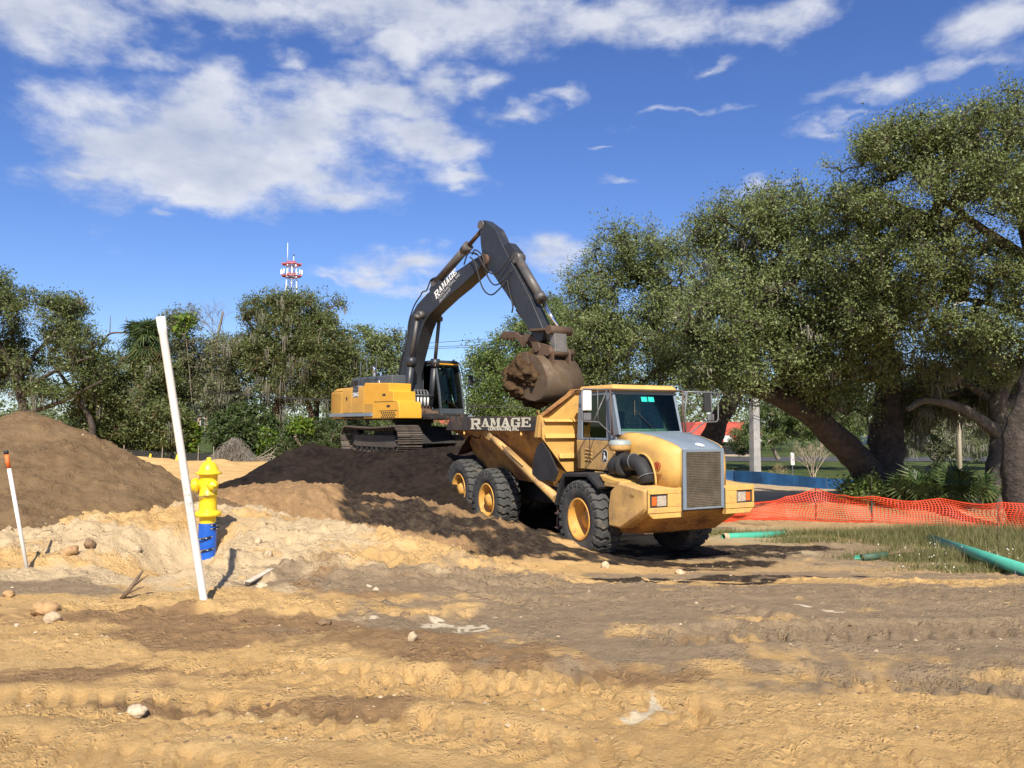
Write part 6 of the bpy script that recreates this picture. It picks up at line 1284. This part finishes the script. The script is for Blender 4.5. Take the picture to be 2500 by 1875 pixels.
tree('oak_tree', 'pale grey trunked oak with mossy limbs between the lamp pole and the right edge', (2440,1235,26),
  [([(2436,1260,26),(2432,1180,26),(2442,1100,26),(2446,1040,26),(2435,980,26),(2470,915,25.8),(2510,880,25.5)], .44, .2), ([(2446,1065,26),(2400,1030,25.8),(2355,1000,25.6),(2310,985,25.4),(2255,978,25.3),(2215,1000,25.3)], .22, .09),
   ([(2470,915,25.8),(2420,880,25.6),(2360,850,25.4),(2300,815,25.2),(2270,770,25.2)], .26, .09), ([(2435,985,26),(2380,950,26.4),(2330,925,26.8),(2290,880,27)], .16, .06), ([(2440,1000,26),(2500,960,26),(2580,950,26)], .2, .1)],
  [(2290,880,26,90,55,1.8),(2230,1010,28.5,60,45,1.5),(2350,1000,28.5,70,40,1.5),(2400,900,27,60,40,1.5),(2390,830,26,70,40,1.4),(2330,940,27.5,110,40,1.6),(2470,960,27,70,45,1.4),(2240,960,28,60,40,1.4)],
  320, 36000, .10, .05, LF_DARK, BARKG, 14, cs=.5, group=OAKS, moss=3500, mossl=.7)
# behind the excavator arm and dump body
tree('oak_tree', 'rounded dark green tree behind the dump truck body, below the excavator bucket', (1230,1075,48), [([(1235,1100,48),(1240,1020,48),(1260,930,48)], .35, .15)],
  [(1250,870,48,85,50,2.2),(1180,900,48,60,45,2),(1330,830,48,95,85,2.6),(1400,850,47,60,80,2),(1300,930,47,130,60,2.6),(1190,970,47,60,60,2),(1400,960,47,80,60,2),(1260,1010,47,110,45,2)], 520, 52000, .17, .085, LF_SHRUB, BARK, 15, cs=.8, thr=-.3, group=OAKS)
tree('oak_tree', 'slim tree top standing clear against the sky right of the excavator arm', (1370,1085,52), [([(1370,1110,52),(1365,900,52),(1330,760,52),(1260,735,51)], .3, .06)],
  [(1360,770,52,45,50,1.4),(1290,800,52,35,35,1.2),(1240,745,51,22,25,.7),(1350,860,52,60,50,1.6),(1255,800,51.5,22,20,.7)], 120, 9000, .17, .08, LF_DARK, BARK, 16, cs=.6, group=OAKS)
# --- left hand trees
LT = 'moss hung trees along the left'
tree('oak_tree', 'spreading mossy oak at the far left edge behind the brown dirt heap', (60,1120,40),
  [([(40,1150,40),(60,1050,40),(50,960,40),(20,880,40),(-40,780,40)], .32, .10), ([(55,970,40),(110,920,39.5),(170,890,39),(230,870,39)], .15, .05), ([(45,930,40),(90,860,40.5),(150,800,41)], .14, .05), ([(60,1010,40),(140,985,39.5),(210,950,39),(250,930,39)], .14, .06), ([(210,1130,40),(225,1040,40),(180,960,40),(130,890,40)], .2,.08)],
  [(40,760,40,75,65,2),(120,780,40,70,60,2),(160,750,40.5,55,30,1.2),(70,850,40,100,60,2.2),(190,850,40,55,55,1.8),(-60,820,40,110,130,2.6),(10,930,40,80,35,1.6),(130,960,39.5,60,25,1.2),(-5,690,40,28,40,1),(215,930,40,45,60,1.8)],
  520, 58000, .15, .07, LF_DARK, BARK, 21, cs=.62, moss=1500, group=LT, thr=-.3)
tree('oak_tree', 'low dark tangled tree between the left oak and the cabbage palm', (310,1130,43), [([(300,1150,43),(310,1060,43),(290,960,43),(330,890,43)], .3, .1), ([(236,872,43),(250,838,43),(268,815,43),(300,812,43),(330,812,43)], .07, .035), ([(268,815,43),(270,770,43)], .03, .012), ([(300,812,43),(312,795,43),(308,775,43)], .035, .012), ([(205,1060,43),(225,1010,43),(215,960,42.6)], .2, .12)],
  [(280,920,43,75,55,2),(370,930,43,70,60,2),(250,990,42.5,70,55,1.8),(340,1020,42,110,60,2),(240,1070,42,60,45,1.6),(400,1060,42,50,50,1.6)], 420, 46000, .16, .075, LF_DARK, BARKR, 22, cs=.68, moss=1200, group=LT, thr=-.4)
tree('oak_tree', 'greyish half bare tree with fine twigs just right of the white pipe top', (540,1120,46), [([(560,1140,46),(550,1040,46),(540,930,46),(530,840,46),(545,760,46)], .26, .05), ([(545,930,46),(480,860,46),(450,810,46)], .12, .05), ([(545,900,46),(600,840,46),(620,800,46)], .1, .04)],
  [(470,860,46,55,60,1.8),(560,870,46,60,50,1.8),(450,940,46,60,50,1.8),(540,960,46,70,60,2),(440,790,46,35,25,1),(620,850,46,50,50,1.5)], 420, 42000, .16, .07, LF_GREY, TWIGM, 23, cs=.68, moss=2500, group=LT, thr=-.35)
tree('oak_tree', 'tallest tree of the left group, its crown just covering the radio tower legs', (665,1120,45),
  [([(668,1140,45),(672,1070,45),(678,1000,45),(690,920,45),(700,820,45),(700,740,45)], .42, .10), ([(690,920,45),(760,860,45),(800,800,45)], .18, .06), ([(685,900,45),(640,830,45),(600,780,45)], .16, .05), ([(780,1130,45),(770,1050,45.2),(745,960,45.2),(720,880,45)], .26, .1), ([(850,1100,46),(830,1000,46),(790,920,46)], .3, .1)],
  [(695,740,45,45,30,1.3),(650,760,45,60,35,1.5),(740,750,45,55,40,1.5),(800,755,45,40,45,1.4),(620,770,45,35,25,1),(700,820,45,95,55,2),(800,840,45,70,60,2),(640,880,45,70,50,2),(740,900,45,110,60,2.2),(845,900,45.5,45,60,1.7),(800,960,45.5,70,45,1.8),(680,960,45,60,35,1.6)],
  620, 64000, .15, .07, LF_DARK, BARKR, 24, cs=.6, moss=3500, mossl=1.3, group=LT, thr=-.22)
tree('oak_tree', 'smaller olive green tree directly left of the excavator boom', (930,1110,55), [([(930,1120,55),(925,1000,55),(915,900,55)], .3, .1)],
  [(900,840,55,40,40,1.6),(950,850,55,35,50,1.6),(930,920,55,65,60,2.2),(870,930,54,50,60,2),(950,1000,55,70,60,2),(870,1010,54,60,50,2)], 250, 23000, .19, .09, LF_OAK, BARK, 25, cs=.75, group=LT)
# undergrowth: shrubs and thickets
for i, (lb, base, bl_, nc, nl, lm) in enumerate([
  ('dark shrub thicket behind the black silt fence, left of the road gap', (400,1128,43.5), [(350,1085,43.5,85,40,1.4),(250,1100,42.5,80,35,1.3),(430,1080,44,35,45,1.1),(445,1030,44.5,28,40,1),(180,1090,42,60,45,1.2)], 260, 26000, LF_DEEP),
  ('big leaved dark thicket right of the road gap, below the hanging moss', (560,1128,44), [(560,1060,44,45,50,1.3),(600,1040,44,50,60,1.3),(640,1070,44,45,50,1.2),(540,1110,44,25,25,.8)], 210, 15000, LF_DEEP),
  ('green undergrowth left of the excavator counterweight', (760,1120,44), [(740,1075,44,65,45,1.3),(800,1070,44.5,55,50,1.3),(700,1095,43.5,45,30,1)], 170, 16000, LF_DEEP),
  ('undergrowth seen through below the excavator house', (900,1110,50), [(880,1050,50,100,50,1.6),(1040,1060,50,90,45,1.6)], 170, 13000, LF_SHRUB),
  ('clipped bright green shrub above the dump body rail', (1265,1060,44), [(1270,1005,44,38,30,.9),(1300,1030,44,40,30,.9)], 60, 7000, LF_SHRUB),
  ('bright green bush under the leaning limb of the forked oak', (1900,1120,52), [(1910,1000,52,85,80,1.8),(1860,1060,52,50,45,1.4),(1990,1010,52,90,75,1.8),(2060,1000,52,70,80,1.8)], 420, 40000, LF_SHRUB),
  ('grey green weeping thicket between the forked oak and the lamp pole', (2260,1150,50), [(2240,1010,50,95,105,1.8),(2310,1080,49,60,55,1.5),(2370,1000,52,90,100,1.8),(2460,1010,52,70,80,1.8)], 460, 42000, LF_GREY),
  ('dark bush in front of the awning building', (1815,1110,58), [(1810,1075,58,30,35,1.2),(1835,1050,58,25,30,1)], 80, 7000, LF_DARK),
  ('ivy clump at the foot of the forked oak', (2120,1225,27), [(2120,1205,27,22,28,.5),(2080,1200,27.3,16,20,.4)], 50, 3500, LF_SHRUB),
  ('dark hedge of bushes behind the lawn at the right', (2440,1130,62), [(2480,1080,62,90,45,2),(2380,1090,63,50,35,1.6),(2600,1070,60,90,60,2)], 200, 16000, LF_DARK)]):
    tree('shrub', lb, base, [], bl_, nc, nl, .20 if i == 1 else .13, .13 if i == 1 else .065, lm, TWIGM, 40+i, cs=.45, cat='shrub', thr=-.6, moss=2500 if i in (6,) else 0, mossl=1.2)
tree('climbing_vine', 'yellow green vine leaves at the treetop just right of the white pipe', (450,860,44.5), [([(470,1000,44.5),(460,880,44.5),(450,790,44.5)], .03, .015)], [(455,782,44.4,20,13,.3),(442,812,44.4,8,7,.2)], 12, 200, .26, .20, LF_BRIGHT, TWIGM, 60, cs=.3, cat='vine', thr=-1)
for i, (lb, x, y, rx, ry) in enumerate((('bright vine climbing the red brown trunk left of the excavator', 652, 1075, 16, 30), ('bright vine patch between two trunks left of the excavator', 738, 1045, 24, 22), ('bright vine hanging behind the black silt fence near the white pipe', 415, 1085, 14, 26), ('sparse bright vine right above the hydrant gap', 470, 1075, 10, 40))):
    tree('climbing_vine', lb, (x, 1128, 43.2), [], [(x, y, 43.2, rx, ry, .4)], 26, 700, .22, .16, LF_BRIGHT, TWIGM, 61+i, cs=.3, cat='vine', thr=-1)
# --- fan palms
def frond_mesh(nb=20, R_=1.0, spread=300, droop=.25, w=.055, seed=1):
    rg = random.Random(seed); V = []; Fc = []
    for k in range(nb):
        a = R(-spread/2 + spread*k/(nb-1)); l = R_*rg.uniform(.85, 1.05)*(1 - .18*abs(k/(nb-1)-.5)); dx, dy = math.cos(a), math.sin(a); px_, py_ = -dy*w, dx*w
        dz = -droop*rg.uniform(.6, 1.5); o = len(V); f = .55
        V += [(0,0,0), (dx*l*f+px_, dy*l*f+py_, .06-w*.4), (dx*l*f, dy*l*f, .06+w*.3), (dx*l*f-px_, dy*l*f-py_, .06-w*.4), (dx*l, dy*l, dz)]
        Fc += [(o,o+1,o+2,o+2),(o,o+2,o+3,o+3),(o+1,o+4,o+2,o+2),(o+2,o+4,o+3,o+3)]
    V += [(0,-.012,0),(0,.012,0),(-R_*.9,.012,-.05),(-R_*.9,-.012,-.05)]; o = len(V)-4; Fc.append((o,o+1,o+2,o+3))
    me = bpy.data.meshes.new('frond'); me.from_pydata(V, [], [tuple(dict.fromkeys(f)) for f in Fc]); a = me.attributes.new('tone', 'FLOAT', 'FACE'); a.data.foreach_set('value', [rg.random() for _ in me.polygons]); return me
fm = [frond_mesh(seed=s) for s in (1, 2)]; fm2 = [frond_mesh(22, 1., 320, .6, .05, s) for s in (3, 4)]
def palm(name, label, base, h_, n, rad, elev, seed, trunk=None, cat='palm', dead=0):
    rg = random.Random(seed); o = empty(name, base, 0, label, cat)
    if trunk: MB().tube([(0,0,-.3),(.05,0,h_*.5),(0,0,h_)], [trunk*1.1, trunk, trunk*1.05], 12).build('trunk', BARKG, o)
    for k in range(n + dead):
        az_ = rg.uniform(0, 2*math.pi); el_ = rg.uniform(*elev) if k < n else rg.uniform(-75, -40); s = rad*rg.uniform(.8, 1.15)
        me = (fm2 if trunk else fm)[k % 2]; f = bpy.data.objects.new('frond', me); C.objects.link(f); f.parent = o
        if not len(me.materials): me.materials.append(PALM)
        if k >= n:
            if 'dry' not in bpy.data.meshes: q = me.copy(); q.name = 'dry'; q.materials.clear(); q.materials.append(PALMD)
            f.data = bpy.data.meshes['dry']
        d = Vector((math.cos(az_)*math.cos(R(el_)), math.sin(az_)*math.cos(R(el_)), math.sin(R(el_)))); f.location = Vector((0,0,h_)) + d*s*1.0
        if not trunk: f.location = d*s*1.15 + Vector((rg.uniform(-.3,.3), rg.uniform(-.3,.3), .1))
        f.rotation_mode = 'QUATERNION'; f.rotation_quaternion = d.to_track_quat('X', 'Z') @ Matrix.Rotation(rg.uniform(-.7,.7), 3, 'X').to_quaternion(); f.scale = (s, s, s)
    return o
b = P(352, 1128, 43); palm('cabbage_palm', 'shaggy round headed cabbage palm left of the white pipe top', b, P(352, 835, 43).z - b.z, 60, .78, (-50, 85), 5, .17, dead=30)
b = P(770, 1110, 47); palm('cabbage_palm', 'small cabbage palm head poking out of the tallest left tree', b, P(770, 815, 47).z - b.z, 16, .8, (0, 85), 6, .15)
for i, (x, y, d, n, rad, lb) in enumerate([(2215,1222,25.5,9,.62,'leftmost saw palmetto clump beside the forked oak'), (2262,1222,25.2,11,.72,'second saw palmetto clump from the forked oak'), (2312,1222,25,11,.72,'saw palmetto clump in front of the lamp pole'), (2360,1222,25.2,10,.80,'tall upright saw palmetto clump right of the lamp pole'), (2405,1225,25.8,6,.55,'sparse saw palmetto at the foot of the grey trunk')]):
    p = P(x, y, d); p.z = zat(p.x, d); palm('saw_palmetto', lb, p, 0, n, rad, (15, 80), 70+i, None, 'palmetto')
# --- bare shrub, bare twigs, brush heap
def bare(name, label, base, h_, m, seed, r0=.03, n0=7, spread=.5, cat='shrub', depth=4):
    rg = random.Random(seed); A, B, ra, rb = [], [], [], []
    def go(p, d, l, r_, k):
        q = p + d*l; A.append(p); B.append(q); ra.append(r_); rb.append(r_*.7)
        if k == 0: return
        for _ in range(rg.choice((2, 2, 3))):
            go(q, (d + Vector((rg.gauss(0,1), rg.gauss(0,1), rg.gauss(.2,.6)))*.42).normalized(), l*rg.uniform(.6,.85), r_*.66, k-1)
    for _ in range(n0): go(Vector((rg.gauss(0,.06), rg.gauss(0,.06), 0)), Vector((rg.gauss(0,spread), rg.gauss(0,spread), 1)).normalized(), h_*.34, r0, depth)
    V, Fc = prism_segments(np.array(A), np.array(B), np.array(ra), np.array(rb), 4); o = link(name, npmesh(name, V, Fc, True), m); o.location = base; return tag(o, label, cat)
bare('bare_shrub', 'leafless pale shrub between the white sign and the forked oak', P(1985,1168,41), 1.9, mat('pale dry stems', (.36,.28,.21), .9, var=.15), 81, .028, 8, .45)
bare('bare_tree', 'fine leafless twigs of a bare tree against the sky left of the tallest left tree', P(545,860,48), 3.3, mat('grey twigs', (.22,.20,.18), .9), 82, .03, 5, .5, 'tree', 5)
bare('bare_shrub', 'dry brown weed stems below the white sign', P(1900,1170,41), .8, mat('dry grass stems', (.30,.24,.12), .9), 83, .010, 12, .6)
rs = np.random.default_rng(84); A, B, ra = [], [], []
for k in range(900):
    x0 = rs.uniform(-1.6, 1.6); y0 = rs.uniform(-.7, .5); top = 1.25*math.exp(-(x0/1.15)**2)*rs.uniform(.5, 1.1) + .1; sx_ = rs.normal()*.35; p = np.array([x0*.7, y0, top]); q = p + np.array([sx_*.5, -.1, -.12]); r2 = np.array([p[0]+sx_, y0-.2, rs.uniform(0, top*.4)])
    A += [p, q]; B += [q, r2]; ra += [.010, .009]
V, Fc = prism_segments(np.array(A), np.array(B), np.array(ra), np.array(ra)*.7, 3)
o = link('brush_pile', npmesh('brush_pile', V, Fc), mat('grey brush', (.21,.185,.155), .95, var=.3)); o.location = P(575,1134,42.3); tag(o, 'rounded heap of grey cut brush and moss behind the hydrant, before the black fence', 'brush pile')
sb = MB()
for k in range(9): sb.tube([(.9+.05*k, -.2, .15+.03*k), (1.5+.08*k, -.5, .5-.1*(k % 4)), (2.2+.1*(k % 3), -.8, .9-.22*(k % 5))], [.03,.022,.012], 5)
o = sb.build('cut_branches', mat('pale cut branches', (.30,.27,.22), .9)); o.location = P(575,1134,42.3); o['kind'] = 'stuff'; tag(o, 'pale cut branches leaning out of the right side of the brush heap', 'branches')
# --- far wood closing the horizon (reads as one mass)
rs = np.random.default_rng(90); Cn = []
for k in range(1500):
    px_ = rs.uniform(-500, 3000); d = rs.uniform(85, 130)
    if 462 < px_ < 512: d = 330
    top = 985 + 18*math.sin(px_*.013) + 14*math.sin(px_*.041+1) - (45 if px_ > 1500 else 0); y_ = rs.uniform(top, 1075); Cn.append(P(px_, y_, d))
Cn = np.array(Cn); LV, LF, tone, _ = leaf_arrays(rs, Cn, rs.uniform(1.2, 2.2, len(Cn)), 70000, .5, .26)
o = link('far_wood', npmesh('far_wood', LV, LF, False, tone), LF_DARK, kind='stuff'); tag(o, 'distant wood filling the horizon behind all the trees', 'woodland')
# --- trees outside the frame, sharing the meshes of those in view
def copy_tree(src, dx, dy, rz, label):
    r_ = src.copy(); C.objects.link(r_); r_.location = src.location + Vector((dx, dy, 0)); r_.rotation_euler = (0, 0, rz); r_['label'] = label
    for ch in src.children: c_ = ch.copy(); C.objects.link(c_); c_.parent = r_
    return r_
# ------------------------------------------------------------------ weeds and grass (countless)
GR = leafmat('weed green', (.10,.115,.035), (.20,.19,.075), (.42,.34,.19), .3, .7); FW = mat('small white flowers', (.75,.75,.68), .7)
rs = np.random.default_rng(95); PT = [(2380,1316,1.6,.6,.27,16000),(2270,1306,.9,.35,.26,9000),(2500,1340,1.5,.9,.26,11000),(2300,1360,1.4,.40,.18,11000),(2420,1388,1.2,.35,.16,8000),(2000,1302,2.0,.2,.17,4500),(1830,1303,1.6,.18,.15,3000),(2120,1306,1.0,.35,.2,5000),(1700,1303,.9,.2,.12,1500),(1960,1318,.7,.2,.15,2500),(2620,1300,1.8,1.3,.5,6000),(2200,1325,.9,.4,.2,4000)]
V = []; tn = []; fl = []
for px_, py_, rx, ry, h_, n in PT:
    c = onground(px_, py_); cl = np.stack([rs.normal(size=n//40)*rx*.55, rs.normal(size=n//40)*ry*.6], 1); ci = rs.integers(0, len(cl), n); x = c.x + cl[ci,0] + rs.normal(size=n)*.15; y = c.y + cl[ci,1] + rs.normal(size=n)*.13; hc = (rs.uniform(.3, 1, len(cl))**2 * 1.5 + .2)[ci]
    z = ground_z(x, y) - .02; hh = h_*hc*rs.uniform(.4, 1.1, n); an = rs.uniform(0, 2*math.pi, n); w = rs.uniform(.004, .010, n); ln = rs.normal(size=(n, 2))*hh[:, None]*.35
    p0 = np.stack([x-np.cos(an)*w, y-np.sin(an)*w, z], 1); p1 = np.stack([x+np.cos(an)*w, y+np.sin(an)*w, z], 1); p3 = np.stack([x+ln[:,0], y+ln[:,1], z+hh], 1)
    V.append(np.stack([p0, p1, p3], 1).reshape(-1, 3)); tn.append(np.clip(rs.beta(2, 2.2, n) + rs.uniform(-.25, .3, len(cl))[ci], 0, 1))
    if h_ > .4 or py_ > 1340: k = rs.random(n) < .0045; fl.append(p3[k])
V = np.concatenate(V); o = link('weeds', npmesh('weeds', V, np.arange(len(V)).reshape(-1, 3), False, np.concatenate(tn)), GR, kind='stuff'); tag(o, 'tangled green and straw coloured weeds along the orange fence', 'weeds')
fp_ = np.concatenate(fl); s = .010; FV = np.stack([fp_ + np.array(q)*s for q in ((-1,-.2,-.8),(1,-.4,-.8),(1,.2,.8),(-1,.1,.8))], 1).reshape(-1, 3); o = link('wildflowers', npmesh('wildflowers', FV, np.arange(len(FV)).reshape(-1, 4)), FW, kind='stuff'); tag(o, 'scattered tiny white flowers among the weeds', 'flowers')
# pebbles and crumbs strewn over the soil
rs = np.random.default_rng(97); n = 11000; px_ = rs.uniform(-150, 2650, n); yy = 4.2 + 14*rs.random(n)**1.6; xx = (px_-1250)/F*yy; keepm = fbm(xx, yy, .8, 3, 500) + rs.normal(size=n)*.25 > .05; xx, yy = xx[keepm], yy[keepm]; n = len(xx); zz_ = np.maximum(ground_z(xx, yy), brown_pile(xx, yy))
sz = (.003 + .014*rs.random(n)**5)*(.8 + yy*.04); oc_ = np.array([(1,0,0),(0,1,0),(-1,0,0),(0,-1,0),(0,0,.7),(0,0,-.5)]); J_ = 1 + rs.normal(size=(n,6,1))*.28; VV = (np.stack([xx,yy,zz_+sz*.2],1)[:,None,:] + oc_[None]*J_*sz[:,None,None])
of = np.array([(0,1,4),(1,2,4),(2,3,4),(3,0,4),(1,0,5),(2,1,5),(3,2,5),(0,3,5)]); sel = rs.random(n) < .25
for s_, m_, nm, lb in ((sel, RK, 'pebbles', 'tiny pale pebbles and shell bits strewn over the sand'), (~sel, CLAYD, 'soil_crumbs', 'small brown soil crumbs strewn over the ground')):
    v = VV[s_].reshape(-1, 3); k = s_.sum(); o = link(nm, npmesh(nm, v, (np.arange(k)[:,None,None]*6 + of[None]).reshape(-1, 3)), m_, kind='stuff'); tag(o, lb, nm.replace('_', ' '))
